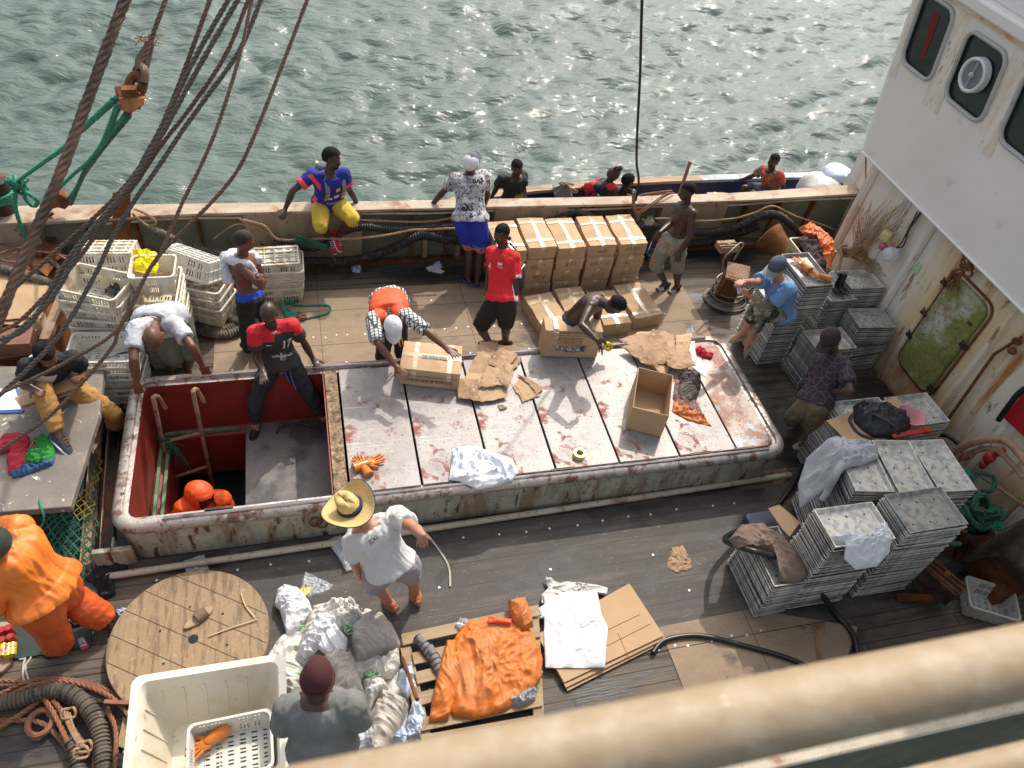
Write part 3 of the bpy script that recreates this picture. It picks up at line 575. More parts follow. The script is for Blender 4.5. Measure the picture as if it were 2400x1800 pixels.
for i, w_ in enumerate(wins):
    r0 = roundq(w_[0], w_[1], w_[2], min(w_[3], 3.96), .12)
    wd = thing('window', None, None, upq((w_[0]+w_[1])/2, w_[2])-wh.location); wd.parent = wh
    mb = MB(); mb.tube([upq(*q)+V((-.012, 0, 0)) for q in r0], .024, 8, closed=True); mb.build('frame', m_frame, wd)
    mb = MB(); mb.prism([upq(*q)+V((.018, 0, 0)) for q in r0], (.006, 0, 0)); mb.build('pane', m_glass, wd, smooth=0)
    if i == 1:
        c = upq(6.33, 3.55)+V((-.045, 0, 0)); Rq = V((-1, 0, 0)).to_track_quat('Z', 'Y').to_matrix()
        mb = MB(); mb.lathe([(.135, .0), (.138, .03), (.155, .04), (.172, .03), (.175, -.045), (.135, -.045)], c, Rq, 36); mb.build('clear_view_ring', mat('white_screen_ring', (.72,.72,.70), .4), wd)
        mb = MB(); mb.lathe([(.001, .012), (.136, .012), (.136, .006), (.001, .006)], c, Rq, 36); mb.build('clear_view_glass', mat('spinning_glass', (.20,.21,.21), .08, spec=.8, layers=[dict(c=(.4,.4,.4), s=4, lo=.6, hi=.7)]), wd)
        mb = MB(); mb.bar(c+V((-.02, 0, -.13)), c+V((-.02, 0, .13)), .03, .012); mb.ell(c+V((-.03, 0, 0)), (.03, .03, .03)); mb.ell(c+V((-.05, 0, 0)), (.014, .014, .014)); mb.build('clear_view_arm', m_frame, wd)
    if i == 0:
        mb = MB(); mb.prism([upq(*q)+V((.014, 0, 0)) for q in ((7.18, 3.35), (7.24, 3.35), (7.3, 3.8), (7.16, 3.8))], (.003, 0, 0)); mb.build('red_curtain', mat('dim_red_curtain', (.16,.012,.012), .8), wd, smooth=0)
# door in the lower wall
dr = thing('door', None, None, V((WX, 5.05, .4))-wh.location); dr.parent = wh
q = roundq(4.72, 5.34, .42, 1.76, .13); mb = MB(); mb.prism([V((WX-.075, y, z)) for y, z in q], (.06, 0, 0)); mb.build('door_panel', m_algae, dr, bev=.02, bseg=3)
q2 = roundq(4.68, 5.38, .38, 1.80, .15); mb = MB(); mb.tube([V((WX-.02, y, z)) for y, z in q2], .016, 6, closed=True); mb.build('door_seal', m_rust, dr)
for y, z in ((4.70, 1.25), (4.70, .55), (5.36, 1.15), (5.36, .8), (5.36, 1.6)):
    mb = MB(); mb.box((WX-.075, y, z), (.05, .09, .035)); mb.tube([V((WX-.10, y-.02, z)), V((WX-.10, y+.03, z+.07))], .011, 6); mb.build('door_dog', m_darksteel, dr)
mb = MB(); mb.box((WX-.07, 4.8, 1.5), (.05, .05, .03)); mb.build('hinge', m_rust, dr)
mb = MB(); p0 = PX(2330, 830, WX-.06); p1 = PX(2203, 1010, WX-.06); mb.tube([PX(2395, 790, WX-.06), p0, p1], .018, 8); mb.ell(PX(2383, 800, WX-.07), (.05, .05, .035)); mb.ell(PX(2372, 822, WX-.09), (.04, .05, .04)); mb.build('rusty_pipe_run', m_rust, wh)
mb = MB(); q = [PX(u, v, WX-.03) for u, v in ((2358, 978), (2420, 900), (2460, 1010), (2425, 1040))]; mb.prism(q, (-.04, 0, 0)); mb.build('red_locker_door', mat('red_locker_paint', (.45,.02,.025), .4), wh, bev=.008)
mb = MB(); mb.tube(catmull([PX(2158, 497, WX-.03), PX(2130, 540, WX-.05), PX(2118, 575, WX-.06), PX(2105, 580, WX-.08)]), .009, 6); mb.tube(catmull([PX(2150, 497, WX-.03), PX(2124, 548, WX-.05), PX(2112, 570, WX-.06), PX(2098, 583, WX-.08)]), .008, 6); mb.build('cable', m_black, wh)
mb = MB(); q = [PX(u, v, WX-.008) for u, v in ((2135, 625), (2152, 612), (2160, 625), (2146, 645))]; mb.prism(q, (-.003, 0, 0)); mb.build('paper_sign', mat('pale_green_paper', (.45,.6,.35), .8, layers=[dict(c=(.1,.2,.1), s=60, lo=.6, hi=.65)]), wh, smooth=0)
# pile of lashings above the door
mb = MB(); c = PX(2270, 625, WX-.10)
for i in range(5): mb.tube([c+V((-.03-.02*random.random(), .07*math.cos(t+i)+.05*(i-2)*.5, .05*math.sin(t)+.02*i-.02)) for t in np.linspace(0, 6.28, 14)[:-1]], .011, 6, closed=True)
for i in range(7): mb.tube(catmull([c+V((-.03, .05*random.uniform(-1, 1), 0)), c+V((-.06, .12*random.uniform(-1, 1), -.12)), c+V((-.03, .1*random.uniform(-1, 1), -.25-.1*random.random()))]), .008, 5)
tag(mb.build('chain_lashing', m_rust), 'rusty chain and cord ends hanging above the algae covered door', 'lashing')
# ================================================================ HANDRAIL close to the camera
def hr(u, v, wpx, name, lab, r=.03):
    c = PC(u, v, FPX*2*r/wpx); mb = MB(); mb.tube([c+V((t, 0, 0)) for t in np.linspace(-6, 1.6, 24)], r, 40); return tag(mb.build(name, m_foreguard, smooth=180), lab, 'handrail')
hr(2000, 1632, 172, 'handrail', 'thick blurred cream handrail across the bottom right, upper one')
hr(2330, 1805, 90, 'handrail', 'lower blurred cream handrail just showing in the bottom right corner', r=.02)
# ================================================================ OBJECT MATERIALS
m_zinc = mat('galvanised_tray', (.58,.55,.485), .45, .3, layers=[dict(c=(.30,.32,.34), k='vc', s=26, lo=.3, hi=.8, a=.8), dict(c=(.50,.46,.36), s=2.5, lo=.45, hi=.7, a=.6), dict(c=(.20,.18,.15), s=5, lo=.58, hi=.7, a=.7, ro=.7), dict(c=(.62,.63,.62), s=9, st=(.4,.4,6), lo=.6, hi=.7, a=.7)], rnd=.34, bump=.0008, bscale=40)
m_crate = mat('dirty_white_crate', (.68,.63,.53), .55, layers=[dict(c=(.46,.35,.19), s=4, lo=.44, hi=.66, a=.85), dict(c=(.20,.14,.08), s=9, lo=.58, hi=.7, a=.7), dict(c=(.8,.77,.70), s=3, lo=.58, hi=.7, a=.7)], bump=.001, bscale=30, rnd=.12)
m_crate2 = mat('cleaner_white_crate', (.62,.60,.54), .5, layers=[dict(c=(.52,.44,.31), s=3, lo=.52, hi=.72, a=.7)], bump=.001, bscale=30, rnd=.05)
m_card = mat('brown_cardboard', (.47,.32,.185), .82, layers=[dict(c=(.36,.22,.115), s=2.5, lo=.42, hi=.68, a=.8), dict(c=(.20,.12,.06), s=6, lo=.64, hi=.74, a=.6), dict(c=(.52,.36,.21), s=4, st=(1,1,3), lo=.55, hi=.7, a=.6)], rnd=.10, bump=.0008, bscale=60)
m_cardin = mat('plain_cardboard', (.47,.31,.17), .85, layers=[dict(c=(.42,.27,.145), s=3, lo=.4, hi=.7, a=.8)], bump=.0005, bscale=80)
m_cardwet = mat('torn_cardboard', (.38,.25,.145), .85, layers=[dict(c=(.22,.12,.06), s=3.2, lo=.48, hi=.62, a=.8), dict(c=(.50,.35,.21), s=7, lo=.58, hi=.64, a=.8), dict(c=(.14,.08,.045), s=18, lo=.62, hi=.68, a=.7)], bump=.004, bscale=50, bstretch=(1,.3,1))
m_tape = mat('clear_packing_tape', (.55,.44,.28), .12, spec=.8, layers=[dict(c=(.85,.8,.7), s=14, st=(1,.3,1), lo=.55, hi=.65), dict(c=(.45,.31,.18), s=8, lo=.5, hi=.6, a=.8)], bump=.002, bscale=60)
m_ink = mat('faded_brown_ink', (.07,.035,.02), .8)
m_inkb = mat('dark_print_ink', (.05,.035,.03), .8)
m_plast = mat('thin_clear_plastic', (.62,.66,.70), .15, spec=.7, alpha=.55, bump=.006, bscale=30)
m_whitebag = mat('white_woven_sack', (.60,.57,.52), .6, layers=[dict(c=(.46,.40,.33), s=2.6, lo=.48, hi=.7, a=.7), dict(c=(.74,.74,.74), s=5, lo=.55, hi=.68, a=.7)], bump=.004, bscale=22, spec=.4)
m_greybag = mat('dusty_grey_sack', (.46,.42,.37), .7, layers=[dict(c=(.56,.47,.38), s=2.2, lo=.45, hi=.65, a=.8), dict(c=(.33,.31,.28), s=5, lo=.5, hi=.7, a=.6)], bump=.004, bscale=22)
m_bluebag = mat('pale_blue_plastic', (.50,.58,.70), .35, layers=[dict(c=(.30,.42,.66), s=9, lo=.55, hi=.62, a=.7), dict(c=(.7,.72,.75), s=4, lo=.5, hi=.65)], bump=.005, bscale=25)
m_shirtw = mat('white_cotton', (.66,.66,.68), .85, layers=[dict(c=(.60,.60,.62), s=3, lo=.5, hi=.75, a=.6)], bump=.003, bscale=24)
m_oran = mat('dirty_orange_quilt', (.56,.15,.022), .6, layers=[dict(c=(.42,.17,.06), s=4, lo=.45, hi=.68, a=.8), dict(c=(.14,.09,.07), s=3.2, lo=.64, hi=.76, a=.7), dict(c=(.66,.21,.03), s=7, lo=.56, hi=.68, a=.7)], bump=.003, bscale=26)
m_glove = mat('orange_rubber_glove', (.55,.17,.02), .3, layers=[dict(c=(.36,.10,.015), s=12, lo=.5, hi=.7, a=.6)], bump=.002, bscale=40)
m_wire = mat('rusty_wire_rope', (.17,.10,.065), .6, .3, layers=[dict(c=(.075,.05,.04), s=3, lo=.45, hi=.65, a=.8), dict(c=(.30,.14,.07), s=8, lo=.56, hi=.7, a=.7)])
m_wiredk = mat('dark_wire_rope', (.13,.105,.085), .55, .4, layers=[dict(c=(.18,.11,.07), s=4, lo=.52, hi=.68, a=.7)])
m_wirered = mat('red_rusty_wire_rope', (.27,.115,.06), .75, .1, layers=[dict(c=(.15,.07,.045), s=5, lo=.5, hi=.68, a=.8)])
m_grope = mat('green_fishing_rope', (.03,.24,.14), .7, layers=[dict(c=(.015,.11,.07), s=6, lo=.5, hi=.68, a=.8), dict(c=(.10,.38,.26), s=16, lo=.6, hi=.7, a=.6)])
m_groped = mat('dark_green_rope', (.035,.13,.075), .75, layers=[dict(c=(.02,.05,.035), s=5, lo=.48, hi=.66, a=.8)])
m_trope = mat('tan_fibre_rope', (.34,.22,.12), .85, layers=[dict(c=(.22,.10,.05), s=6, lo=.5, hi=.66, a=.8)])
m_disc = mat('rope_wrapped_footrope', (.13,.105,.08), .8, layers=[dict(c=(.045,.04,.035), s=4, lo=.44, hi=.6, a=.9), dict(c=(.28,.21,.13), s=14, st=(1,1,1), lo=.56, hi=.68, a=.8)], bump=.004, bscale=80)
m_discb = mat('black_rubber_footrope', (.022,.02,.02), .5, layers=[dict(c=(.13,.10,.075), s=16, lo=.55, hi=.68, a=.9), dict(c=(.30,.14,.07), s=2.2, lo=.68, hi=.72, a=.8)], bump=.004, bscale=80)
m_hose = mat('black_hose', (.015,.015,.017), .35, layers=[dict(c=(.07,.065,.06), s=7, lo=.6, hi=.72, a=.8)])
m_pallet = mat('pallet_timber', (.36,.26,.15), .8, layers=[dict(c=(.22,.15,.09), s=3, st=(.5,6,1), lo=.46, hi=.68, a=.8), dict(c=(.12,.09,.06), s=9, lo=.62, hi=.7, a=.7)], bump=.003, bscale=30, bstretch=(.4,5,1))
m_reel = mat('reel_flange_timber', (.29,.20,.115), .8, layers=[dict(c=(.15,.10,.06), s=3.5, st=(7,1,1), rot=(0,0,.5), lo=.48, hi=.62, a=.85), dict(c=(.12,.085,.06), s=1.6, lo=.58, hi=.72, a=.6), dict(c=(.5,.36,.2), s=26, lo=.6, hi=.68, a=.5)], bump=.003, bscale=60)
def pick(px, z): return [P(u, v, z) for u, v in px]
# ================================================================ TRAYS
def tray_mesh(w, l, top=False):
    mb = MB(); h, ins, lip = .048, .028, .011
    def ring(a, z): return [V((-w/2+a, -l/2+a, z)), V((w/2-a, -l/2+a, z)), V((w/2-a, l/2-a, z)), V((-w/2+a, l/2-a, z))]
    mb.loft([ring(0, h-.010), ring(0, h), ring(lip*.35, h+.002), ring(lip, h), ring(ins, .006), ring(ins+.01, .004)], caps=False); n0 = len(mb.v)
    q = ring(ins+.01, .004); mb.add(q, [(0, 1, 2, 3)])
    mb.loft([ring(0, h-.010), ring(.004, h-.012), ring(ins-.002, 0)], caps=False); q = ring(ins-.002, 0); mb.add(q, [(3, 2, 1, 0)])
    for i in (-1, 0, 1):
        for j in (-1, 1):
            x, y = (i*w*.3, j*l*.26) if w > l else (j*w*.2, i*l*.3)
            mb.lathe([(.001, .0065), (.0085, .0065), (.009, .0045)], (x, y, 0), n=8, mi=1)
    return mb.mesh('tray_pan', [m_zinc, m_hold], smooth=0, recalc=False)
TRAYN = [0]
def stack(cx, cy, w, l, ztop, rz, lab, toplab, base=(0, 0), z0=0.0, step=.031, vis=99, ledge=None):
    me = tray_mesh(w, l); n = int((ztop-z0)/step); stuff = []
    for i in range(n):
        t = 1-i/max(1, n-1); z = z0+i*step; dx, dy = base[0]*t, base[1]*t
        if ledge and z < ledge[0]: dx, dy = ledge[1], ledge[2]
        x = cx+dx+random.gauss(0, .0045); y = cy+dy+random.gauss(0, .0045); r = rz+random.gauss(0, .012)
        o = bpy.data.objects.new('metal_tray', me); COL.objects.link(o); o.location = (x, y, z); o.rotation_euler = (random.gauss(0, .004), random.gauss(0, .004), r)
        if n-i <= vis:
            tag(o, toplab if i == n-1 else lab, 'tray', None if i == n-1 else lab); TRAYN[0] += 1
        else: stuff.append(o)
    if stuff:                                   # the buried trays of this stack: one object
        mb = MB()
        for o in stuff:
            M = Matrix.Translation(o.location) @ o.rotation_euler.to_matrix().to_4x4(); mb.add([M @ v.co for v in me.vertices], [tuple(p.vertices) for p in me.polygons])
            bpy.data.objects.remove(o)
        tag(mb.build('stacked_metal_trays', m_zinc, smooth=0, recalc=False), 'hidden lower trays of the '+lab.replace('tray in the ', ''), 'trays', kind='stuff')
    return z0+(n-1)*step
stack(5.66, 6.11, .38, .62, 1.30, .02, 'tray in the tall stack behind the man with the phone', 'top tray of the tallest stack, holding a pair of orange gloves', ledge=(.78, -.17, -.01))
stack(6.29, 6.30, .38, .62, .86, .03, 'tray in the stack holding black boots', 'top tray holding black rubber boots', vis=22)
stack(5.92, 5.53, .55, .37, .66, .02, 'tray in the stack behind the man in the dark cap', 'empty top tray right behind the man in the dark cap')
stack(6.68, 6.27, .50, .36, .93, -.02, 'tray in the stack beneath the dry brush by the wall', 'empty top tray just below the bundle of dry twigs', vis=20)
stack(6.64, 5.74, .50, .36, .42, .05, 'tray in the lower stack nearest the green door', 'middle tray with a gap above it nearest the green door', vis=10)
stack(6.62, 5.76, .50, .36, .74, -.10, 'tray in the skewed pile on the stack nearest the green door', 'skewed empty tray on top of the stack nearest the green door', z0=.45)
stack(4.88, 3.43, .39, .62, 1.10, -.17, 'tray in the stack under the grey sweatshirt', 'top tray half covered by the grey sweatshirt')
stack(5.29, 3.36, .39, .62, 1.10, -.14, 'tray in the middle stack of the row of three', 'empty tray on top of the middle stack of three, no cloth on it', vis=5)
stack(5.69, 3.31, .39, .62, 1.10, -.10, 'tray in the right stack of the row of three', 'empty tray on top of the right stack of three, by the green ropes', vis=14)
stack(4.37, 2.80, .60, .39, 1.15, 0, 'tray in the front stack below the crumpled white cloth', 'top tray with a crumpled white cloth on its front edge')
stack(5.12, 2.82, .62, .41, 1.20, .0, 'tray in the front right stack of empty trays', 'spangled empty tray topping the front right stack')
stack(3.88, 2.89, .33, .60, .60, 0, 'tray in the low stack under the brown jacket', 'tray under the crumpled brown jacket')
stack(5.42, 4.14, .60, .42, .93, 0, 'tray in the stack under the black backpack', 'top tray hidden by the cardboard and black backpack', vis=16)
stack(6.05, 4.12, .55, .42, .95, .03, 'tray in the stack under the pink basin', 'top tray beside the pink basin and red bar', vis=3)
# ================================================================ CRATES
def crate_mesh(w, l, h, mt, flip=False):
    mb = MB(); ins = .03; t = .006
    def wall(p0, p1, q0, q1, slots, ny=7, nx=40):
        # p = top edge, q = bottom edge; grid of quads with slot holes
        cells = np.ones((ny, nx), bool)
        for g in slots:
            for k in range(6):
                c = int(g*nx)+k*2-5
                for rows in ((1, 2), (4, 5)):
                    for r in rows:
                        if 0 <= c < nx: cells[r, c] = False
        vs = []
        for j in range(ny+1):
            a = p0.lerp(q0, j/ny); b = p1.lerp(q1, j/ny)
            for i in range(nx+1): vs.append(a.lerp(b, i/nx))
        mb.add(vs, [(j*(nx+1)+i, j*(nx+1)+i+1, (j+1)*(nx+1)+i+1, (j+1)*(nx+1)+i) for j in range(ny) for i in range(nx) if cells[j, i]])
    T = [V((-w/2, -l/2, h)), V((w/2, -l/2, h)), V((w/2, l/2, h)), V((-w/2, l/2, h))]; B = [V((p.x*(1-2*ins/w), p.y*(1-2*ins/l), 0)) for p in T]
    for i in range(4):
        j = (i+1) % 4; long = (T[i]-T[j]).length > .5; wall(T[i], T[j], B[i], B[j], (.25, .75) if long else (.5,))
    nx, ny = 36, 26; cells = np.ones((ny, nx), bool)
    for gy in range(5):
        for gx in range(6):
            for k in range(2):
                for d in range(4):
                    r = 3+gy*5+k*2; c = 3+gx*6+d
                    if r < ny-1 and c < nx-1 and k < 2: cells[r, c] = (d == 3)
    vs = [V((B[0].x+(B[1].x-B[0].x)*i/nx, B[0].y+(B[3].y-B[0].y)*j/ny, .004)) for j in range(ny+1) for i in range(nx+1)]
    mb.add(vs, [(j*(nx+1)+i, j*(nx+1)+i+1, (j+1)*(nx+1)+i+1, (j+1)*(nx+1)+i) for j in range(ny) for i in range(nx) if cells[j, i]])
    body = mb.mesh('crate_body', mt, smooth=0, recalc=False)
    mb = MB()
    def rr2(a, z, r=.05): return [V((p.x, p.y, z)) for p in rr(-w/2-a, -l/2-a, w/2+a, l/2+a, r, z, 5)]
    mb.loft([rr2(-.004, h-.02), rr2(.014, h-.02), rr2(.014, h+.004), rr2(-.004, h+.004), rr2(-.004, h-.02)], caps=False); mb.build
    rim = mb.mesh('crate_rim', mt, smooth=30)
    mb = MB()
    for i in range(4):
        j = (i+1) % 4; L = (T[i]-T[j]).length; n = max(2, int(L/.11)); nrm = ((T[i]+T[j])/2); nrm.z = 0; nrm.normalize()
        for k in range(n+1):
            a = T[i].lerp(T[j], .06+.88*k/n); b = B[i].lerp(B[j], .06+.88*k/n); mb.bar(a+nrm*.004-V((0, 0, .02)), b+nrm*.004, .012, .012, hint=nrm)
        a = T[i].lerp(B[i], .55); b = T[j].lerp(B[j], .55); mb.bar(a+nrm*.004, b+nrm*.004, .008, .012, hint=nrm)
    for k in range(5): x = B[0].x+(B[1].x-B[0].x)*(k+.5)/5; mb.box((x, 0, -.006), (.010, l-.1, .012))
    for k in range(4): y = B[0].y+(B[3].y-B[0].y)*(k+.5)/4; mb.box((0, y, -.0075), (w-.1, .010, .012))
    ribs = mb.mesh('crate_ribs', mt, smooth=0)
    return body, rim, ribs
def crate(meshes, loc, rz, lab, rx=0, ry=0, group='white plastic fish crates', name='fish_crate'):
    o = thing(name, lab, 'crate', loc, 0, group); o.rotation_euler = (rx, ry, rz)
    for nm, me in zip(('body', 'rim', 'ribs'), meshes):
        c = bpy.data.objects.new(nm, me); COL.objects.link(c); c.parent = o
        if nm == 'body': sm = c.modifiers.new('wall', 'SOLIDIFY'); sm.thickness = .005; sm.offset = 0
    return o
CA = crate_mesh(.62, .42, .24, m_crate); CB = crate_mesh(.42, .36, .25, m_crate); CC = crate_mesh(.62, .42, .24, m_crate2)
def cpile(M, x, y, z0, n, dz, rz, lab, toplab, jit=.02, dx=0, dy=0):
    for i in range(n):
        crate(M, (x+random.uniform(-jit, jit)+dx*(1-i/max(1, n-1)), y+random.uniform(-jit, jit)+dy*(1-i/max(1, n-1)), z0+i*dz), rz[i] if isinstance(rz, (list, tuple)) else rz+random.uniform(-.03, .03), toplab if i == n-1 else lab)
cpile(CA, -2.14, 6.70, 0, 5, .085, [-.08, -.08, -.1, -.12, -.12], 'grimy crate low in the pile beside the scrap steel', 'grimy crate halfway up the pile with the black bag', dx=.0, dy=.0)
cpile(CA, -2.16, 6.70, .43, 5, .11, [-.16, -.2, -.26, -.3, -.40], 'grimy crate high in the pile with the black bag', 'open crate holding a crumpled black bag')
cpile(CC, -2.13, 6.19, 0, 7, .075, -.06, 'white crate nested below the one with the knife', 'white crate with a black knife lying on its front rim', dy=-.05)
cpile(CA, -1.86, 7.22, 0, 4, .2, .0, 'crate buried behind the yellow cloth crate', 'grimy crate just behind the pile with the black bag')
crate(CA, (-2.14, 7.28, 1.12), -.06, 'upturned grimy crate with ribs up behind the black bag crate', rx=math.pi-.25)
cpile(CA, -1.62, 6.80, 0, 9, .088, 1.54, 'grimy crate in the pile under the yellow cloth', 'crate right under the one with the yellow cloth', jit=.008)
crate(CB, (-1.62, 6.83, .93), -.02, 'small grimy crate with a bright yellow cloth in it')
cpile(CA, -1.30, 7.32, .02, 4, .115, -.40, 'crate in the slanting pile right of the yellow cloth', 'open crate right below the big tilted upturned crate')
crate(CC, (-1.32, 7.50, .83), -.46, 'tilted upturned crate with pale ribs showing', rx=math.pi-.5, ry=.12)
cpile(CA, -.47, 7.72, 0, 4, .085, .02, 'grimy crate in the low pile behind the man with the white towel', 'grimy crate just under the upturned grid crate')
crate(CA, (-.46, 7.70, .60), .03, 'upturned crate with its grid base up near the green rope', rx=math.pi)
crate(CA, (-2.2, 8.08, .34), .1, 'dark grimy crate wedged by the bulwark post', rx=math.pi)
sheet('yellow_cloth', 'bright yellow cloth lying in a small crate', 'cloth', [(312,595),(340,590),(368,594),(372,625),(366,640),(335,641),(316,636)], 1.13, mat('bright_yellow_cloth', (.85,.68,.0), .7, bump=.004, bscale=40), h=.05, wr=.05, ws=16, seed=3)
sheet('black_bag', 'crumpled black plastic bag in the open crate', 'bag', [(245,690),(262,676),(282,672),(284,695),(270,702)], 1.0, mat('black_bin_plastic', (.02,.02,.022), .18, spec=.8, bump=.006, bscale=30), h=.05, wr=.07, ws=22, seed=9)
mb = MB(); a = P(252, 840, .73); b = P(283, 829, .74); mb.bar(a, b, .012, .004); mb.tube([b, P(300, 824, .75)], .012, 6); tag(mb.build('knife', m_black), 'thin black knife on the rim of the white crate', 'knife')
# ---- big bin at the bottom with small crates in it
bb = thing('fish_bin', 'large cream plastic bin at the lower left with crates standing in it', 'bin', (-1.0, 2.26, 0))
mb = MB(); bx0, bx1, by0, by1, bh = -1.52, -.50, 1.86, 2.70, .56
def rb(a, z, r=.07): return rr(bx0-a, by0-a, bx1+a, by1+a, r, z, 6)
mb.loft([rb(-.15, .0), rb(-.02, bh-.06), rb(.03, bh-.06), rb(.035, bh), rb(-.02, bh+.004), rb(-.035, bh-.03), rb(-.05, bh-.12), rb(-.17, .03)], caps=True); warp(mb.build('bin_shell', mat('cream_bin_plastic', (.72,.67,.55), .5, layers=[dict(c=(.56,.47,.32), s=3, lo=.48, hi=.7, a=.7), dict(c=(.40,.30,.18), s=11, lo=.63, hi=.72, a=.7)], bump=.003, bscale=12), bb, smooth=35), .004, 4)
mb = MB()
for k in range(6):
    x = bx0+.15+k*.15; mb.bar((x, by1+.055, bh-.09), (x, by1-.12, .05), .03, .02)
    mb.bar((x, by1-.055, bh-.12), (x-.02, by1-.15, .1), .012, .006)
for k in range(5):
    y = by0+.1+k*.14; mb.bar((bx0-.055, y, bh-.09), (bx0+.12, y, .05), .02, .03); mb.bar((bx0+.052, y, bh-.1), (bx0+.15, y, .1), .006, .012)
mb.build('bin_ribs', MATS['cream_bin_plastic'], bb, smooth=0)
CD = crate_mesh(.56, .40, .20, m_crate2)
for k in range(5): crate(CD, (-.90+.008*k, 2.14, .06+k*.055), .03, 'slotted crate standing in the bin with an orange glove in it' if k == 4 else 'slotted crate nested low in the cream bin')
# ================================================================ GLOVES
def glove(u, v, z, rz, lab, s=1.0, flip=1):
    mb = MB(); R = Matrix.Rotation(rz, 3, 'Z'); o = P(u, v, z); q = lambda x, y, zz=0: o+R @ (V((x*flip, y, zz))*s)
    mb.ell(q(0, 0, .018), (.05*s, .055*s, .018*s), R); mb.cone(q(0, -.03, .02), q(0, -.17, .022), .038*s, .055*s, flat1=True)
    for i, (x, L) in enumerate(((-.036, .085), (-.013, .10), (.011, .095), (.033, .075))):
        mb.cone(q(x, .035, .016), q(x*1.5, .04+L, .012+.01*(i % 2)), .013*s, .010*s, 8)
    mb.cone(q(.035, -.02, .016), q(.085, .04, .014), .015*s, .011*s, 8)
    ob = mb.build('work_glove', m_glove, smooth=60); warp(ob, .008, 18, int(u)); tag(ob, lab, 'glove', 'orange rubber gloves'); return ob
glove(1877, 620, 1.275, .2, 'orange glove with fingers spread in the top tray, left one', .9)
glove(1918, 648, 1.275, .9, 'folded orange glove in the top tray, right one', .85, -1)
glove(868, 1086, .525, -1.25, 'orange glove lying on the first hatch cover, right one')
glove(848, 1090, .525, .35, 'crumpled orange glove on the first hatch cover, left one', .9, -1)
glove(482, 1745, .34, 2.1, 'orange glove lying in the slotted crate of the bin', 1.05)
# ================================================================ CARTONS
def gbox(w, l, h, n=9, bulge=.0):
    mb = MB()
    def face(o, a, b):
        vs = [o+a*(i/n)+b*(j/n) for j in range(n+1) for i in range(n+1)]; mb.add(vs, [(j*(n+1)+i, j*(n+1)+i+1, (j+1)*(n+1)+i+1, (j+1)*(n+1)+i) for j in range(n) for i in range(n)])
    x, y = w/2, l/2; X, Y, Z = V((w, 0, 0)), V((0, l, 0)), V((0, 0, h))
    face(V((-x, -y, h)), X, Y); face(V((-x, -y, 0)), Y, X); face(V((-x, -y, 0)), X, Z); face(V((x, y, 0)), -X, Z); face(V((x, -y, 0)), Y, Z); face(V((-x, y, 0)), -Y, Z)
    return mb
def wob(ob, w, l, h, seed, amp=.008):
    me = ob.data; A = np.array([tuple(v.co) for v in me.vertices])
    hump = np.clip(1-(2*A[:, 0]/w)**2, 0, 1)*np.clip(1-(2*A[:, 1]/l)**2, 0, 1)
    A[:, 2] += np.where(A[:, 2] > h*.6, hump*.014, 0)
    side = np.clip(A[:, 2]*(h-A[:, 2])*4/h/h, 0, 1)
    A[:, 0] *= 1+.03*side*(vn(A*4, seed)-.3); A[:, 1] *= 1+.02*side*(vn(A*4+9, seed)-.3)
    for k in range(3): A[:, k] += (fbm(A*5+k*13.7, seed+k, 2)-.5)*amp*2
    for v, c in zip(me.vertices, A): v.co = c
CN = [0]
def carton(x, y, z, w, l, h, rz, lab, txt=None, tape=True, group='taped brown cartons', rx=0, txts=.085, amp=.013, m=None, sidetxt=None):
    CN[0] += 1; sd_ = CN[0]*3; c = thing('cardboard_box', lab, 'box', (x, y, z), 0, group); c.rotation_euler = (rx, 0, rz)
    ob = gbox(w, l, h).build('carton', m or m_card, c, world=False, smooth=50, merge=True); wob(ob, w, l, h, sd_, amp)
    mb = MB(); n = 8
    for i in range(n): mb.box((0, -l/2+l*(i+.5)/n, h+.0005), (.004, l/n, .002))
    o = mb.build('flap_seam', m_inkb, c, world=False, smooth=0); wob(o, w, l, h, sd_, amp)
    if tape:
        def strip(pts, wd, ax):
            mb = MB(); vs = []; 
            for p in pts:
                for s in (-1, 0, 1): vs.append(V(p)+V(ax)*wd/2*s)
            mb.add(vs, [(i*3+k, i*3+k+1, (i+1)*3+k+1, (i+1)*3+k) for i in range(len(pts)-1) for k in range(2)]); o = mb.build('tape', m_tape, c, world=False, smooth=40); wob(o, w, l, h, sd_, amp)
        e = .0035; N = 10
        strip([(0, -l/2-e, h*.45), (0, -l/2-e, h)]+[(0, -l/2+l*i/N, h+e) for i in range(N+1)]+[(0, l/2+e, h*.6)], .055, (1, 0, 0))
        r5 = random.Random(sd_)
        for yy in ((-.30+r5.uniform(-.08, .06))*l, (.27+r5.uniform(-.07, .08))*l): strip([(-w/2-e, yy, h*.5), (-w/2-e, yy, h)]+[(-w/2+w*i/8, yy, h+e*1.3) for i in range(9)]+[(w/2+e, yy, h*.5)], .05, (0, 1, 0))
    if txt: r6 = random.Random(sd_+1); text_on(txt, txts*r6.uniform(.75, 1.05), m_ink, (r6.uniform(-.03, .03), -l/2-.005, h*r6.uniform(.42, .6)), (1, 0, r6.uniform(-.08, .08)), (0, 0, 1), c, name='handwriting', shear=r6.uniform(.1, .5), sx=r6.uniform(.6, .9), wt=-.0008)
    return c
CW, CL, CHh = .38, .64, .185
cols = [(2.40, 0), (2.80, 1), (3.205, 2), (3.635, 3), (4.05, 4)]
wr_ = [['', '', '', 'K'], ['A51-315', '972 9', 'A51-315', ''], ['9 4184', '3/8 57', 'K-315', ''], ['', 'RS81-51', '824-1-152', 'SAR-R9'], ['51 A', '515 A134', 'A/51', '515-A151']]
posn = ['leftmost', 'second', 'middle', 'fourth', 'rightmost']; lev = ['bottom', 'second lowest', 'second highest', 'top']
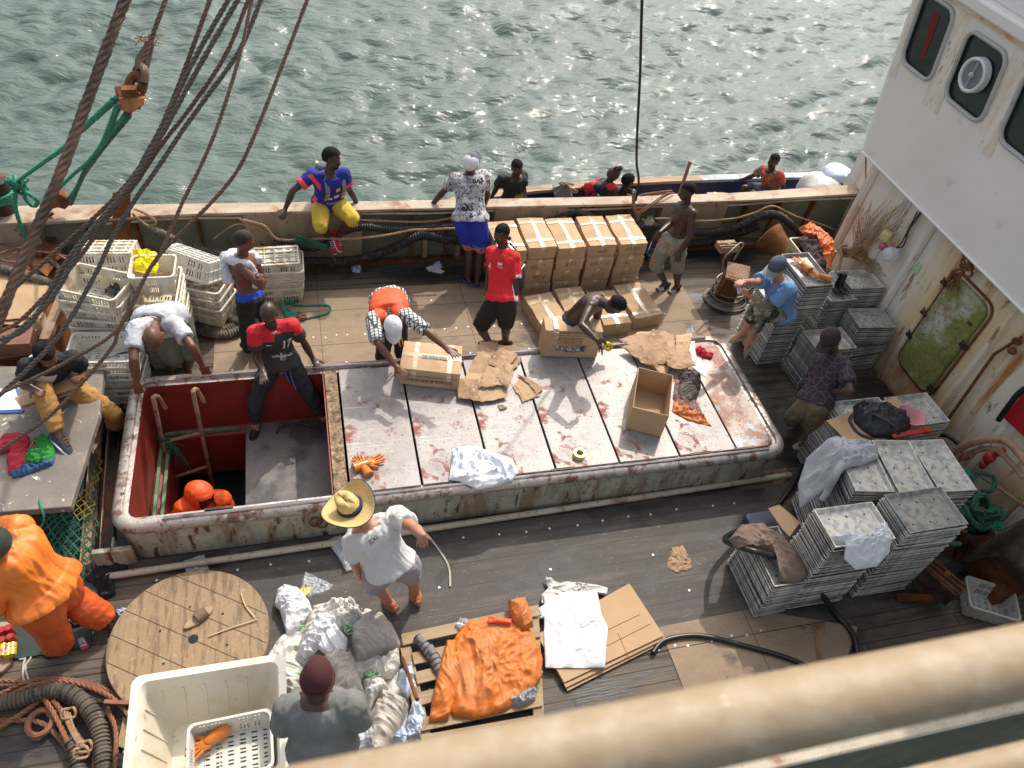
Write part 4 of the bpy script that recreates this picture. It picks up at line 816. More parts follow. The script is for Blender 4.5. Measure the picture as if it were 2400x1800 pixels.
for ci, (x, k) in enumerate(cols):
    for r in range(4):
        t = wr_[ci][r]; z = r*(CHh+.002); lb = f'taped carton, {lev[r]} of the {posn[ci]} column of the box stack'
        carton(x+random.uniform(-.012, .012), 7.76+random.uniform(-.02, .02)-(.03 if ci == 0 else 0), z, CW-random.uniform(0, .015), CL, CHh-.004, random.uniform(-.025, .025)+(.03 if r == 3 else 0), lb, t or None, group='cartons stacked by the bulwark', tape=True)
carton(2.80, 6.88, 0, .38, .62, .20, .16, 'taped carton lying at the left end of the front row', group='cartons in the front row', sidetxt=1)
carton(3.21, 6.98, 0, .38, .62, .20, .08, 'taped carton second from left in the front row', group='cartons in the front row')
carton(3.63, 6.86, 0, .38, .64, .20, .05, 'taped carton behind the bending shirtless man, third in the front row', group='cartons in the front row')
carton(4.07, 6.97, 0, .40, .66, .20, .14, 'heavily taped carton at the right end of the front row', group='cartons in the front row', amp=.014)
hb_ = carton(1.11, 5.62, .535, .42, .62, .235, math.pi/2-.25, 'taped carton with printed writing held by the man in the orange vest', group='cartons on the hatch', amp=.006)
text_on('FISHING PORT DEVELOPMENT CO.,LTD', .032, m_inkb, (-.215, .0, .145), (0, -1, 0), (0, 0, 1), hb_, name='printed_lettering')
text_on('共和渔港发展有限公司', .050, m_inkb, (-.215, .0, .085), (0, -1, 0), (0, 0, 1), hb_, name='printed_lettering')
mb = MB(); mb.box((-.02, -.03, .252), (.045, .26, .004)); mb.build('torn_slit', mat('dark_slit', (.09,.07,.07), .4, layers=[dict(c=(.5,.45,.45), s=40, lo=.55, hi=.62)]), hb_, world=False)
b2 = thing('cardboard_box', 'carton standing on its side with a torn window, taped by the bending shirtless man', 'box', (2.70, 5.80, .535), 0, 'cartons on the hatch'); b2.rotation_euler = (0, 0, -.14)
o = gbox(.64, .21, .40).build('carton', m_card, b2, world=False, smooth=50, merge=True); wob(o, .64, .21, .40, 5, .006)
mb = MB(); mb.prism([(-.30, -.108, .40), (.31, -.108, .40), (.31, -.125, .33), (-.27, -.13, .325)], (0, -.004, 0)); mb.build('loose_flap', m_cardin, b2, world=False, smooth=0)
mb = MB(); mb.prism([(-.17, -.108, .17), (.19, -.108, .19), (.18, -.108, .10), (.02, -.108, .075), (-.17, -.108, .105)], (0, -.003, 0)); mb.build('torn_window', mat('plastic_in_torn_window', (.20,.19,.17), .25, layers=[dict(c=(.6,.6,.6), s=26, lo=.52, hi=.6), dict(c=(.06,.05,.04), s=18, lo=.55, hi=.62)], bump=.004, bscale=50), b2, world=False, smooth=0)
mb = MB()
for i in range(5): mb.box((-.03+.0, -.1095, .205+.022*i), (.27, .002, .0025))
for i in range(4): mb.box((-.165+.09*i, -.1095, .249), (.0025, .002, .09))
mb.build('printed_table', m_ink, b2, world=False, smooth=0)
text_on('共和渔港发展有限公司', .045, m_inkb, (0, -.121, .378), (1, 0, 0), (0, -.2, 1), b2, name='printed_lettering')
text_on('G  NG PORT DEVELOPMENT CO.,LTD', .028, m_inkb, (-.02, -.128, .347), (1, 0, 0), (0, -.2, 1), b2, name='printed_lettering')
for x in (-.20, .22):
    mb = MB(); mb.box((x, -.1335, .35), (.055, .002, .10)); mb.box((x, 0, .412), (.055, .2, .002)); mb.build('tape', m_tape, b2, world=False, smooth=0)
# open empty carton
ob_ = thing('cardboard_box', 'empty open carton standing on the hatch covers', 'box', (3.305, 4.80, .525), 0, 'cartons on the hatch'); ob_.rotation_euler = (0, 0, -.44)
w_, l_, h_ = .37, .60, .33; mb = MB(); t_ = .006
for c, s in (((0, -l_/2, h_/2), (w_, t_, h_)), ((0, l_/2, h_/2), (w_, t_, h_)), ((-w_/2, 0, h_/2), (t_, l_-t_*1.02, h_-.002)), ((w_/2, 0, h_/2), (t_, l_-t_*1.02, h_-.003))): mb.box(c, s)
mb.box((0, 0, .004), (w_-t_*1.1, l_-t_*1.1, .006)); mb.build('carton_walls', m_cardin, ob_, world=False, smooth=0)
mb = MB(); mb.box((0, .02, .010), (w_*.97, .20, .004)); mb.prism([(0, -.05, .015), (.15, -.08, .03), (.15, .06, .03), (0, .05, .012)], (0, 0, .004)); mb.build('inner_flap', m_card, ob_, world=False, smooth=0)
# torn cardboard heaps
def shards(name, lab, base_px, z, pieces, seed):
    root = thing(name, lab, 'torn cardboard', P(*base_px, z)); r = random.Random(seed)
    for i, px in enumerate(pieces):
        poly = [P(u, v, z+.0) for u, v in px]; o = sheet_mb(poly, h=.006, wr=.018, ws=7, seed=seed+i, rings=12, seg=70, thick=.004, jag=.018).build('cardboard_piece', m_cardwet if i % 3 else m_card, root, smooth=50)
        o.location.z += .004+.014*i; o.rotation_euler = (r.uniform(-.05, .05), r.uniform(-.05, .05), 0)
    return root
shards('torn_cardboard', 'bigger heap of flattened torn cardboard right of the carton being held', (1160, 880), .525, [
    [(1125,806),(1160,806),(1205,880),(1150,900),(1093,895)], [(1125,805),(1168,808),(1130,895),(1092,893)], [(1150,810),(1200,812),(1222,850),(1205,870),(1160,850)],
    [(1095,880),(1160,885),(1190,935),(1150,945),(1072,940)], [(1072,895),(1120,897),(1120,935),(1132,950),(1110,948),(1073,938)], [(1172,822),(1212,842),(1180,882),(1142,862)],
    [(1140,870),(1190,885),(1182,915),(1120,920)], [(1180,868),(1205,872),(1188,925),(1160,900)]], 21)
shards('torn_cardboard', 'small folded torn cardboard piece right of the bigger heap', (1235, 910), .525, [[(1200,905),(1225,880),(1262,905),(1265,930),(1225,943)], [(1212,880),(1238,888),(1272,912),(1258,930),(1240,905)]], 45)
shards('torn_cardboard', 'heap of torn cardboard by the red sock', (1540, 820), .525, [
    [(1452,802),(1500,778),(1560,776),(1590,830),(1560,880),(1500,850)], [(1450,800),(1490,785),(1528,780),(1512,815),(1480,818)], [(1530,776),(1575,790),(1595,860),(1540,858),(1500,820)],
    [(1580,792),(1620,785),(1612,830),(1585,840)], [(1452,822),(1492,820),(1530,850),(1545,870),(1500,858)], [(1560,840),(1610,835),(1625,870),(1590,880),(1560,870)]], 60)
sheet('red_sock', 'crumpled red sock on the hatch covers', 'sock', [(1628,818),(1640,812),(1655,825),(1672,832),(1668,842),(1645,838),(1630,828)], .525, mat('red_knit', (.42,.015,.03), .9, bump=.004, bscale=60), h=.035, wr=.03, ws=20, seed=5)
sheet('plastic_sheet', 'clouded plastic sheet under the torn cardboard by the red sock', 'plastic sheet', [(1610,800),(1628,800),(1632,840),(1660,865),(1655,885),(1620,860)], .522, m_shirtw, h=.006, wr=.012, ws=14, seed=7)
sheet('dark_jacket', 'dark padded jacket with orange lining lying by the open carton', 'jacket', [(1590,880),(1612,868),(1640,875),(1642,910),(1630,945),(1610,950),(1585,935)], .525, mat('dark_brown_quilt', (.05,.035,.035), .8, layers=[dict(c=(.12,.10,.08), s=7, lo=.5, hi=.6)], bump=.004, bscale=30), h=.07, wr=.05, ws=10, seed=12)
sheet('orange_garment', 'orange and grey garment trailing from the dark jacket on the hatch', 'garment', [(1580,925),(1575,965),(1610,985),(1660,998),(1668,1000),(1640,965),(1610,950),(1590,905)], .523, m_oran, h=.03, wr=.035, ws=13, seed=14)
sheet('striped_scarf', 'grey and pink striped cloth beside the open carton', 'scarf', [(1583,892),(1600,890),(1640,955),(1655,985),(1590,950),(1578,930)], .54, mat('grey_pink_stripes', (.16,.15,.12), .9, layers=[dict(c=(.40,.05,.12), k='w', s=9, dist=1, rot=(0,0,.6), lo=.8, hi=.88)], bump=.003, bscale=50), h=.03, wr=.03, ws=12, seed=15)
sheet('clear_wrap', 'knot of clear plastic wrap by the hatch rim', 'plastic wrap', [(1608,775),(1622,766),(1628,778),(1612,788)], .535, m_plast, h=.04, wr=.05, ws=26, seed=17)
sheet('white_sack', 'crumpled white and blue plastic sack hanging over the front hatch rim', 'sack', [(1062,1052),(1100,1046),(1150,1058),(1200,1075),(1215,1105),(1200,1128),(1160,1140),(1120,1148),(1075,1128),(1052,1125)], .545, mat('white_blue_sack', (.68,.73,.80), .5, layers=[dict(c=(.78,.79,.8), s=3, lo=.45, hi=.6), dict(c=(.50,.68,.64), s=2.2, lo=.6, hi=.68, a=.7)], bump=.004, bscale=20), h=.07, wr=.07, ws=9, seed=19)
def taperoll(u, v, z, lab, tilt=0):
    mb = MB(); c = P(u, v, z); R = Matrix.Rotation(tilt, 3, 'X'); mb.lathe([(.038, 0), (.038, .05), (.062, .05), (.062, 0), (.038, 0)], c, R, 28, caps=False); tag(mb.build('tape_roll', mat('yellow_tape_roll', (.62,.50,.01), .25, spec=.7)), lab, 'tape roll', 'yellow tape rolls')
taperoll(1357, 1068, .522, 'yellow roll of tape lying on the hatch covers')
# ================================================================ FOLDED CARDBOARD, JACKETS AND SACKS ON THE NEAR DECK
pz = .10
pl = thing('pallet', 'worn timber pallet under the orange jacket and grey shoes', 'pallet', P(1100, 1600, 0))
for i, (a, b) in enumerate((((942,1500),(1265,1430)), ((965,1545),(1262,1480)), ((975,1590),(1262,1520)), ((975,1640),(1265,1570)), ((980,1700),(1268,1640)), ((985,1740),(1270,1690)))):
    mb = MB(); p0, p1 = P(*a, pz), P(*b, pz); mb.bar(p0, p1, .018, .105, hint=V((0, 1, 0)));
    if i % 2: mb.v = [q+V((.01, 0, 0)) for q in mb.v]
    mb.build('slat', m_pallet, pl, bev=.003)
for a, b in (((950,1520),(1000,1745)), ((1250,1445),(1262,1700))):
    mb = MB(); mb.bar(P(*a, .045), P(*b, .045), .09, .08); mb.build('bearer', m_pallet, pl, bev=.003)
sh = m_oran
jk = sheet('orange_jacket', 'dirty orange padded work jacket spread over the pallet', 'jacket', [(1085,1462),(1140,1445),(1200,1455),(1240,1475),(1262,1510),(1272,1545),(1268,1590),(1240,1630),(1180,1670),(1110,1688),(1060,1680),(1045,1640),(1062,1600),(1052,1520)], pz+.01, sh, h=.085, wr=.055, ws=4.2, seed=31, rings=40, seg=150, fold=1.5)
mb = sheet_mb(pick([(1068,1500),(1085,1540),(1075,1620),(1050,1690),(1005,1694),(1012,1640),(1030,1560),(1048,1500)], pz+.012), h=.10, wr=.04, ws=6, seed=33); mb.build('sleeve', sh, jk, smooth=60)
mb = sheet_mb(pick([(1190,1410),(1230,1402),(1245,1440),(1250,1470),(1228,1478),(1205,1465),(1195,1440)], pz+.07), h=.10, wr=.03, ws=7, seed=34); mb.build('sleeve', sh, jk, smooth=60)
mb = sheet_mb(pick([(1145,1446),(1200,1452),(1198,1462),(1145,1460)], pz+.09), h=.02, wr=.01, seed=35); mb.build('collar', mat('bright_orange_lining', (.75,.10,.02), .6), jk, smooth=60)
def shoe_at(u, v, z, rz, lab, m1, m2, s=1.0):
    t = thing('shoe', lab, 'shoe', P(u, v, z), 0, 'grey slip-on shoes on the pallet'); t.rotation_euler = (0, 0, rz)
    mb = MB(); rings = []
    for y, wd, hh in ((-.14, .028, .03), (-.125, .038, .06), (-.08, .040, .062), (-.02, .041, .058), (.04, .047, .05), (.09, .047, .038), (.12, .038, .03), (.138, .02, .02)):
        rings.append([V((wd*s*math.cos(a), y*s, .012+max(0, math.sin(a))*hh*s)) for a in np.linspace(0, 2*math.pi, 17)[:-1]])
    mb.loft(rings); mb.build('upper', m1, t, world=False, smooth=60)
    mb = MB(); out = [V((.052*s*math.cos(a)*(1+.12*math.sin(a)), .148*s*math.sin(a), 0)) for a in np.linspace(0, 2*math.pi, 25)[:-1]]; mb.prism(out, (0, 0, .02)); mb.build('sole', m2, t, world=False, bev=.004)
    mb = MB(); mb.ell((0, -.085*s, .066), (.026*s, .042*s, .012)); mb.build('opening', mat('grey_shoe_lining', (.2,.19,.18), .9), t, world=False)
    return t
m_sg = mat('grey_shoe_fabric', (.20,.20,.19), .7, layers=[dict(c=(.05,.05,.055), k='w', dir='Y', s=7, dist=.6, lo=.6, hi=.8)]); m_sb = mat('black_shoe_sole', (.02,.02,.022), .6)
shoe_at(1000, 1523, pz+.01, -2.75+.1, 'grey and black slip-on shoe on the pallet, upper left one', m_sg, m_sb, 1.05)
shoe_at(1020, 1550, pz+.01, -2.95+.1, 'grey and black slip-on shoe on the pallet, lower right one', m_sg, m_sb, 1.05)
mb = MB(); mb.prism(pick([(1480,1375),(1562,1503),(1330,1620),(1262,1500)], .02), (0, 0, .006)); mb.prism(pick([(1477,1371),(1560,1497),(1326,1612),(1260,1494)], .042), (0, 0, .006)); mb.prism(pick([(1474,1368),(1556,1490),(1322,1600),(1258,1488)], .062), (0, 0, .005))
cbf = mb.build('folded_carton', m_cardin, smooth=0, bev=.001); tag(cbf, 'flat folded new carton under the white shirt on the near deck', 'cardboard')
mb = MB()
for a, b in (((1500,1440),(1400,1488)), ((1525,1462),(1410,1520)), ((1448,1484),(1475,1546))): mb.bar(P(*a, .0685), P(*b, .0685), .004, .0015)
mb.build('fold_line', m_ink, cbf, smooth=0)
sheet('white_shirt', 'white shirt spread flat on the folded carton', 'shirt', [(1275,1395),(1310,1385),(1360,1380),(1400,1388),(1410,1440),(1425,1470),(1420,1530),(1418,1566),(1340,1566),(1278,1566),(1275,1500)], .075, m_shirtw, h=.03, wr=.024, ws=5, seed=41, rings=36, seg=140, fold=2)
sheet('white_rag', 'creased off white rag above the white shirt', 'rag', [(1275,1352),(1295,1365),(1370,1368),(1425,1378),(1422,1395),(1380,1390),(1300,1400),(1270,1415),(1268,1395),(1285,1378)], .05, m_whitebag, h=.03, wr=.04, ws=12, seed=43)
sheet('white_rag', 'small white rag left of the white shirt', 'rag', [(1245,1440),(1278,1415),(1278,1450),(1255,1452)], .06, m_shirtw, h=.03, wr=.03, ws=14, seed=44)
sheet('paper_scrap', 'crumpled white paper at the back of the pallet', 'paper', [(1066,1468),(1078,1450),(1095,1452),(1096,1466),(1078,1480)], .1, m_shirtw, h=.03, wr=.05, ws=24, seed=46)
sheet('plastic_bag', 'blue grey plastic bag under the orange jacket hem', 'bag', [(1180,1650),(1240,1615),(1262,1610),(1255,1640),(1215,1660)], pz+.01, mat('blue_grey_bag', (.28,.31,.36), .2, spec=.7, bump=.005, bscale=30), h=.07, wr=.06, ws=12, seed=47)
mb = MB(); mb.tube([P(938, 1528, .02), P(978, 1640, .42)], .016, 8); tag(mb.build('iron_bar', m_rust), 'rusty iron bar leaning between the sacks and the pallet', 'iron bar')
sacks = [('light sack at the top left corner of the sack pile', [(650,1385),(670,1375),(700,1382),(725,1410),(735,1440),(700,1480),(672,1488),(655,1430),(643,1420)], 0, m_shirtw, .12, .06),
 ('crumpled off white cloth in the upper middle of the sack pile', [(735,1430),(790,1408),(830,1410),(850,1440),(845,1470),(800,1490),(760,1500),(715,1530),(700,1520),(715,1470)], .06, m_whitebag, .14, .09),
 ('creased white cloth draped left of the beanie man', [(720,1480),(750,1440),(800,1450),(790,1480),(740,1530),(715,1545),(697,1530)], .14, m_shirtw, .09, .07),
 ('large dusty grey sack at the top right of the sack pile', [(845,1450),(890,1440),(920,1470),(938,1510),(938,1525),(880,1545),(835,1560),(820,1520),(820,1480)], .0, m_greybag, .26, .05),
 ('grey sack in the centre right behind the beanie', [(760,1545),(790,1528),(825,1540),(840,1580),(860,1640),(830,1670),(780,1650),(760,1600)], .05, m_greybag, .26, .05),
 ('beige sack lying under the iron bar end', [(870,1560),(935,1525),(938,1560),(920,1590),(870,1600),(850,1590)], .04, m_whitebag, .16, .05),
 ('pale sack below the green tie on the right', [(850,1600),(900,1595),(912,1620),(880,1650),(865,1680),(850,1640)], .04, m_whitebag, .18, .06),
 ('long beige sack at the right edge of the sack pile', [(895,1620),(950,1640),(958,1660),(935,1720),(905,1770),(870,1790),(860,1740),(868,1680)], .0, m_greybag, .24, .06),
 ('glossy clear bag at the beanie man\u2019s right elbow'.replace('\u2019', "'"), [(820,1700),(870,1690),(885,1740),(880,1775),(840,1780),(818,1750)], .05, m_plast, .18, .08),
 ('crumpled clear plastic by the cable reel edge', [(600,1600),(625,1560),(650,1560),(665,1600),(660,1640),(620,1630)], .0, m_whitebag, .07, .09),
 ('pale sack with orange stains left of the beanie man', [(655,1560),(690,1540),(715,1570),(720,1640),(700,1680),(660,1660),(650,1610)], .02, m_whitebag, .16, .08),
 ('blue and white crushed packaging left of the pallet', [(935,1575),(965,1555),(978,1620),(955,1640),(930,1610)], .0, m_bluebag, .08, .08),
 ('pale blue cloth at the lower left of the pallet', [(965,1650),(985,1640),(1000,1690),(985,1730),(955,1740),(950,1700)], .0, m_bluebag, .08, .07),
 ('blue printed paper scraps between sacks and pallet', [(915,1740),(935,1700),(960,1710),(955,1745),(920,1755)], .0, m_bluebag, .04, .07),
 ('white cloth with a pale blue fold in the middle of the sack pile', [(740,1500),(790,1470),(815,1500),(810,1530),(770,1540),(745,1520)], .16, m_shirtw, .06, .07),
 ('beige sack at the left knee of the beanie man', [(658,1700),(690,1690),(700,1740),(695,1790),(665,1770)], .0, m_greybag, .14, .06)]
sheet('sack_heap', 'wide crumpled heap of dirty white sacking on the near deck', 'sacking', [(615,1560),(650,1500),(690,1470),(740,1420),(800,1400),(870,1430),(925,1480),(945,1560),(960,1640),(950,1730),(900,1800),(700,1810),(640,1720),(640,1640)], .0, m_whitebag, h=.05, wr=.09, ws=5, seed=66, rings=50, seg=200, fold=1.6)
for i, (lb, px, z, m_, h, wr) in enumerate(sacks):
    sheet('sack' if 'sack' in lb else 'cloth', lb, 'sack' if 'sack' in lb else 'cloth', px, z+.04, m_, group='sacks and cloths piled on the near deck', h=h*.95, wr=wr*1.15, ws=7, seed=70+i, prof=.5)
sheet('plastic_bag', 'clear plastic bag with yellow and blue printing above the sacks', 'bag', [(702,1385),(715,1340),(782,1372),(770,1385),(722,1402)], .0, m_plast, h=.015, wr=.03, ws=14, seed=90)
mb = MB(); o = sheet_mb(pick([(695,1388),(715,1372),(732,1378),(715,1400)], .02), h=.012, wr=.01, seed=91).build('yellow_wrapper', mat('yellow_wrapper', (.62,.5,.04), .4, layers=[dict(c=(.15,.04,.2), s=30, lo=.56, hi=.6)])); tag(o, 'yellow wrapper with purple print inside the clear bag', 'wrapper')
for i, (u, v, z, nm, lb) in enumerate(((715, 1480, .05, 'rope_end', 'green cord end between the white cloths'), (825, 1478, .2, 'rope_end', 'green cord end by the big grey sack'), (690, 1590, .17, 'rope_end', 'green cord on the stained pale sack'), (878, 1588, .2, 'rope_end', 'green tie on the sack near the iron bar'))):
    c = P(u, v, z); mb = MB(); r = random.Random(i)
    for k in range(4): mb.tube(catmull([c+V((r.uniform(-.07, .07), r.uniform(-.05, .05), r.uniform(0, .03))) for _ in range(4)]), .005, 5)
    tag(mb.build(nm, mat('light_green_cord', (.25,.55,.22), .6)), lb, 'cord', 'green cords on the sacks')
sheet('clear_wrap', 'clear plastic film caught on the deck pipe behind the man in the straw hat', 'plastic film', [(765,1268),(800,1255),(822,1285),(830,1335),(812,1340),(795,1310)], .02, m_plast, h=.04, wr=.05, ws=14, seed=95)
sheet('clear_wrap', 'flattened clear plastic on the deck pipe left of the reel', 'plastic film', [(430,1315),(480,1300),(490,1335),(435,1345)], .0, m_plast, h=.02, wr=.03, ws=14, seed=96)
mb = MB(); mb.tube(catmull([P(995, 1245, .02), P(1030, 1290, .015), P(1052, 1330, .015), P(1055, 1375, .015)]), .010, 5); tag(mb.build('plastic_strap', mat('pale_strap', (.5,.52,.38), .4)), 'pale plastic strap on the deck right of the man in the straw hat', 'strap')
sheet('cardboard_scrap', 'torn cardboard scrap on the dark deck left of the low tray stack', 'cardboard', [(1575,1285),(1600,1278),(1615,1300),(1622,1330),(1590,1340),(1562,1330)], .008, m_cardwet, h=.01, wr=.02, ws=16, seed=97, jag=.02)
sheet('cardboard_scrap', 'crumpled tan paper at the hatch corner by the hose', 'paper', [(1815,1105),(1840,1098),(1850,1112),(1835,1135),(1808,1140)], .0, m_cardwet, h=.02, wr=.05, ws=20, seed=98, jag=.01)
sheet('cardboard_scrap', 'dark torn shred on the hatch below the bigger cardboard heap', 'cardboard', [(1166,948),(1182,952),(1190,957),(1172,962)], .525, m_cardwet, h=.01, wr=.02, ws=20, seed=99, jag=.01)
# ================================================================ THINGS ON THE TRAYS
def onz(px, z): return [P(u, v, z) for u, v in px]
sheet('grey_sweatshirt', 'pale grey sweatshirt draped over the left stack of the row of three', 'sweatshirt', [(1912,1040),(1960,1025),(2000,1035),(2055,1048),(2058,1075),(2020,1090),(1990,1095),(1960,1115),(1925,1120),(1910,1075)], 1.10, mat('pale_grey_fleece', (.36,.36,.38), .9, layers=[dict(c=(.44,.44,.46), s=4, lo=.45, hi=.65)], bump=.004, bscale=40), h=.06, wr=.06, ws=8, seed=101, zfun=lambda p: 1.10 if p[0] > 4.66 else 1.10-(4.66-p[0])*1.8)
mb = MB(); pts = [P(1975,1085,1.15), P(1960,1110,1.10), P(1945,1140,.95), P(1928,1172,.82)]; mb.tube(catmull(pts), lambda t, l: .045-.012*t, 12); warp(mb.build('hanging_sleeve', MATS['pale_grey_fleece'], bpy.data.objects['grey_sweatshirt'], smooth=60), .012, 12)
sheet('white_cloth', 'crumpled white cloth on the front tray stack', 'cloth', [(1950,1262),(1975,1250),(2030,1260),(2060,1228),(2078,1225),(2090,1260),(2098,1280),(2080,1300),(2030,1308),(1990,1295),(1978,1270)], 1.155, m_shirtw, h=.05, wr=.06, ws=9, seed=103, zfun=lambda p: 1.155 if p[1] > 2.62 else 1.155-(2.62-p[1])*1.3)
sheet('brown_jacket', 'crumpled brown jacket on the low tray stack', 'jacket', [(1708,1265),(1735,1232),(1780,1230),(1830,1260),(1850,1290),(1888,1330),(1890,1355),(1860,1370),(1825,1360),(1822,1330),(1800,1300),(1770,1285),(1725,1290)], .61, mat('faded_brown_canvas', (.15,.10,.075), .9, layers=[dict(c=(.21,.15,.115), s=4, lo=.45, hi=.65)], bump=.003, bscale=30), h=.10, wr=.055, ws=5.5, seed=105, fold=1.4)
mb = MB(); mb.prism(onz([(1936,987),(2100,930),(2160,1010),(2060,1035),(1990,1040)], .955), (0, 0, .008)); tag(mb.build('cardboard_sheet', m_cardin, smooth=0), 'flat cardboard sheet under the black backpack', 'cardboard')
mb = MB(); mb.prism(onz([(1800,1192),(1826,1184),(1875,1225),(1850,1258),(1832,1240)], .45), (0, 0, .008)); tag(mb.build('cardboard_sheet', m_card, smooth=0), 'small tan cardboard leaning in the gap beside the low tray stack', 'cardboard')
mb = MB(); mb.loft([rr(3.98, 3.22, 4.28, 3.55, .05, z) for z in (0, .30)]); tag(mb.build('plastic_tub', mat('dark_blue_tub', (.03,.04,.09), .4), bev=.01), 'dark blue tub behind the low tray stack', 'tub')
# black backpack on the cardboard
def backpack(name, lab, c, R, s, mats, group=None, parent_rot=None, straps=True):
    t = thing(name, lab, 'backpack', c, 0, group); t.rotation_euler = R.to_euler(); m1, m2, m3 = mats
    mb = MB(); mb.ell((0, 0, .0), (.155*s, .10*s, .23*s), e=.62, n=28, m=18); o = mb.build('bag_body', m1, t, world=False, smooth=80); warp(o, .018, 9, 4)
    mb = MB(); mb.ell((0, .085*s, -.06*s), (.115*s, .05*s, .12*s), e=.6, n=24, m=14); o = mb.build('front_pocket', m2, t, world=False, smooth=80); warp(o, .008, 12, 5)
    mb = MB(); mb.tube(catmull([(-.05*s, -.07*s, .19*s), (-.03*s, -.09*s, .26*s), (.03*s, -.09*s, .26*s), (.05*s, -.07*s, .19*s)]), .010, 6); mb.build('grab_loop', m3, t, world=False)
    mb = MB(); mb.tube([V((.135*s*math.cos(a), .03*s, .2*s*math.sin(a)+.02*s)) for a in np.linspace(.3, 2.84, 14)], .006, 5); mb.build('zip', m3, t, world=False)
    if straps:
        for sx_ in (-1, 1):
            mb = MB(); pts = catmull([V((sx_*.06*s, -.08*s, .2*s)), V((sx_*.10*s, -.19*s, .12*s)), V((sx_*.12*s, -.18*s, -.08*s)), V((sx_*.12*s, -.06*s, -.2*s))], 5)
            for a, b in zip(pts[:-1], pts[1:]): mb.bar(a, b, .055*s, .012, hint=V((1, 0, 0)))
            mb.build('strap', m3, t, world=False, smooth=60)
    return t
m_bk = mat('black_nylon', (.018,.017,.02), .55, bump=.004, bscale=24); m_bk2 = mat('black_nylon_pocket', (.03,.028,.03), .5, bump=.003, bscale=30); m_strap = mat('dark_webbing', (.035,.035,.045), .8)
sheet('backpack', 'black backpack lying on the cardboard over the trays', 'backpack', [(1999,954),(2033,947),(2077,959),(2120,974),(2133,1005),(2098,1029),(2048,1027),(2024,1012),(2001,990)], .965, m_bk, h=.15, wr=.07, ws=7, seed=107, prof=.4, fold=.6)
for q in ([(2004,968,.98),(1992,985,.97),(2012,1015,.97),(2050,1030,.97)], [(2020,952,1.05),(2040,965,1.12),(2085,990,1.12),(2110,1015,1.03)]):
    mb = MB(); pts = catmull([P(*k) for k in q]); [mb.bar(a, b, .035, .010) for a, b in zip(pts[:-1], pts[1:])]; mb.build('strap', m_strap, bpy.data.objects['backpack'])
mb = MB(); mb.lathe([(.09, 0), (.135, .09), (.145, .09), (.10, -.004)], P(2125, 985, .96), None, 30); tag(mb.build('plastic_basin', mat('pink_basin', (.72,.30,.34), .35)), 'pink plastic basin beside the black backpack', 'basin')
mb = MB(); a, b = P(2098, 1022, 1.02), P(2172, 1008, 1.02); mb.bar(a, b, .05, .02); mb.box(b, (.09, .07, .04)); mb.ell(a, (.035, .035, .02)); tag(mb.build('red_clamp', mat('worn_red_paint', (.42,.03,.02), .5, layers=[dict(c=(.1,.05,.04), s=16, lo=.6, hi=.68)]), bev=.004), 'worn red steel clamp bar lying by the backpack', 'clamp')
for k, (u, v) in enumerate(((1950, 670), (1966, 672))):
    mb = MB(); c = P(u, v, .875); mb.tube([c, c+V((0, .02, .16)), c+V((0, .03, .19))], [.05, .045, .042], 14); mb.ell(c+V((0, -.07, .0)), (.045, .09, .035)); tag(mb.build('rubber_boot', m_black), 'black rubber boot in a tray, %s of the pair' % ('left' if k == 0 else 'right'), 'boot', 'black rubber boots')
sheet('plastic_bag', 'small clear bag on the rim beside the folded glove', 'bag', [(1938,645),(1950,640),(1962,655),(1955,668),(1938,665)], 1.1, m_plast, h=.05, wr=.06, ws=22, seed=111)
# hoses
def hose(name, lab, pts, r, m=m_hose, cat='hose', n=10):
    mb = MB(); mb.tube(catmull(pts, 8), r, n); return tag(mb.build(name, m, smooth=80), lab, cat)
hose('black_hose', 'thick black hose running down over the low tray stack to the deck', [P(1880,1090,.05), P(1850,1150,.03), P(1790,1215,.03), P(1700,1260,.3), P(1745,1285,.66), P(1800,1300,.68), P(1890,1330,.55), P(1925,1390,.25), P(1960,1440,.04), P(2000,1490,.03), P(2010,1570,.03), P(2000,1640,.03)], .028)
hose('black_hose', 'black hose curving from the folded carton across the tan deck', [P(1530,1530,.03), P(1560,1500,.03), P(1640,1490,.03), P(1750,1515,.03), P(1860,1548,.03), P(1960,1600,.03)], .024)
mb = MB(); r = random.Random(2); c = P(1920, 1500, .01)
for k in range(14): mb.tube(catmull([P(1920+r.uniform(-4, 4), 1545, .012), P(1918+r.uniform(-6, 6), 1500, .02), P(1920+r.uniform(-22, 22), 1465+r.uniform(-6, 10), .02)]), .005, 5)
tag(mb.build('frayed_rope_end', m_trope), 'frayed tan rope end on the tan deck between the hoses', 'rope')
# ================================================================ SCRAP AND BOARD AT THE LEFT
bd = thing('work_board', 'thick grey board with white splashes at the left edge', 'board', (-3, 5, .5))
m_board = mat('grey_splashed_board', (.21,.18,.15), .7, layers=[dict(c=(.13,.12,.11), s=1.6, lo=.45, hi=.62, a=.8), dict(c=(.30,.25,.19), s=4, lo=.5, hi=.7, a=.7), dict(c=(.75,.73,.70), s=3.2, dist=2.5, lo=.64, hi=.68, a=.9), dict(c=(.72,.7,.67), s=11, dist=1, lo=.66, hi=.70, a=.8)], bump=.004, bscale=30)
mb = MB(); mb.prism(pick([(-150,1225),(172,1200),(238,985),(250,870),(-80,872)], .52), (0, 0, .08)); mb.build('board_top', m_board, bd, bev=.01, smooth=0)
for q in ((-2.75, 5.6), (-3.3, 4.4), (-2.5, 5.75), (-2.62, 4.5)): mb = MB(); mb.box((q[0], q[1], .26), (.08, .08, .52)); mb.build('leg', m_rust, bd, smooth=0)
mb = MB()
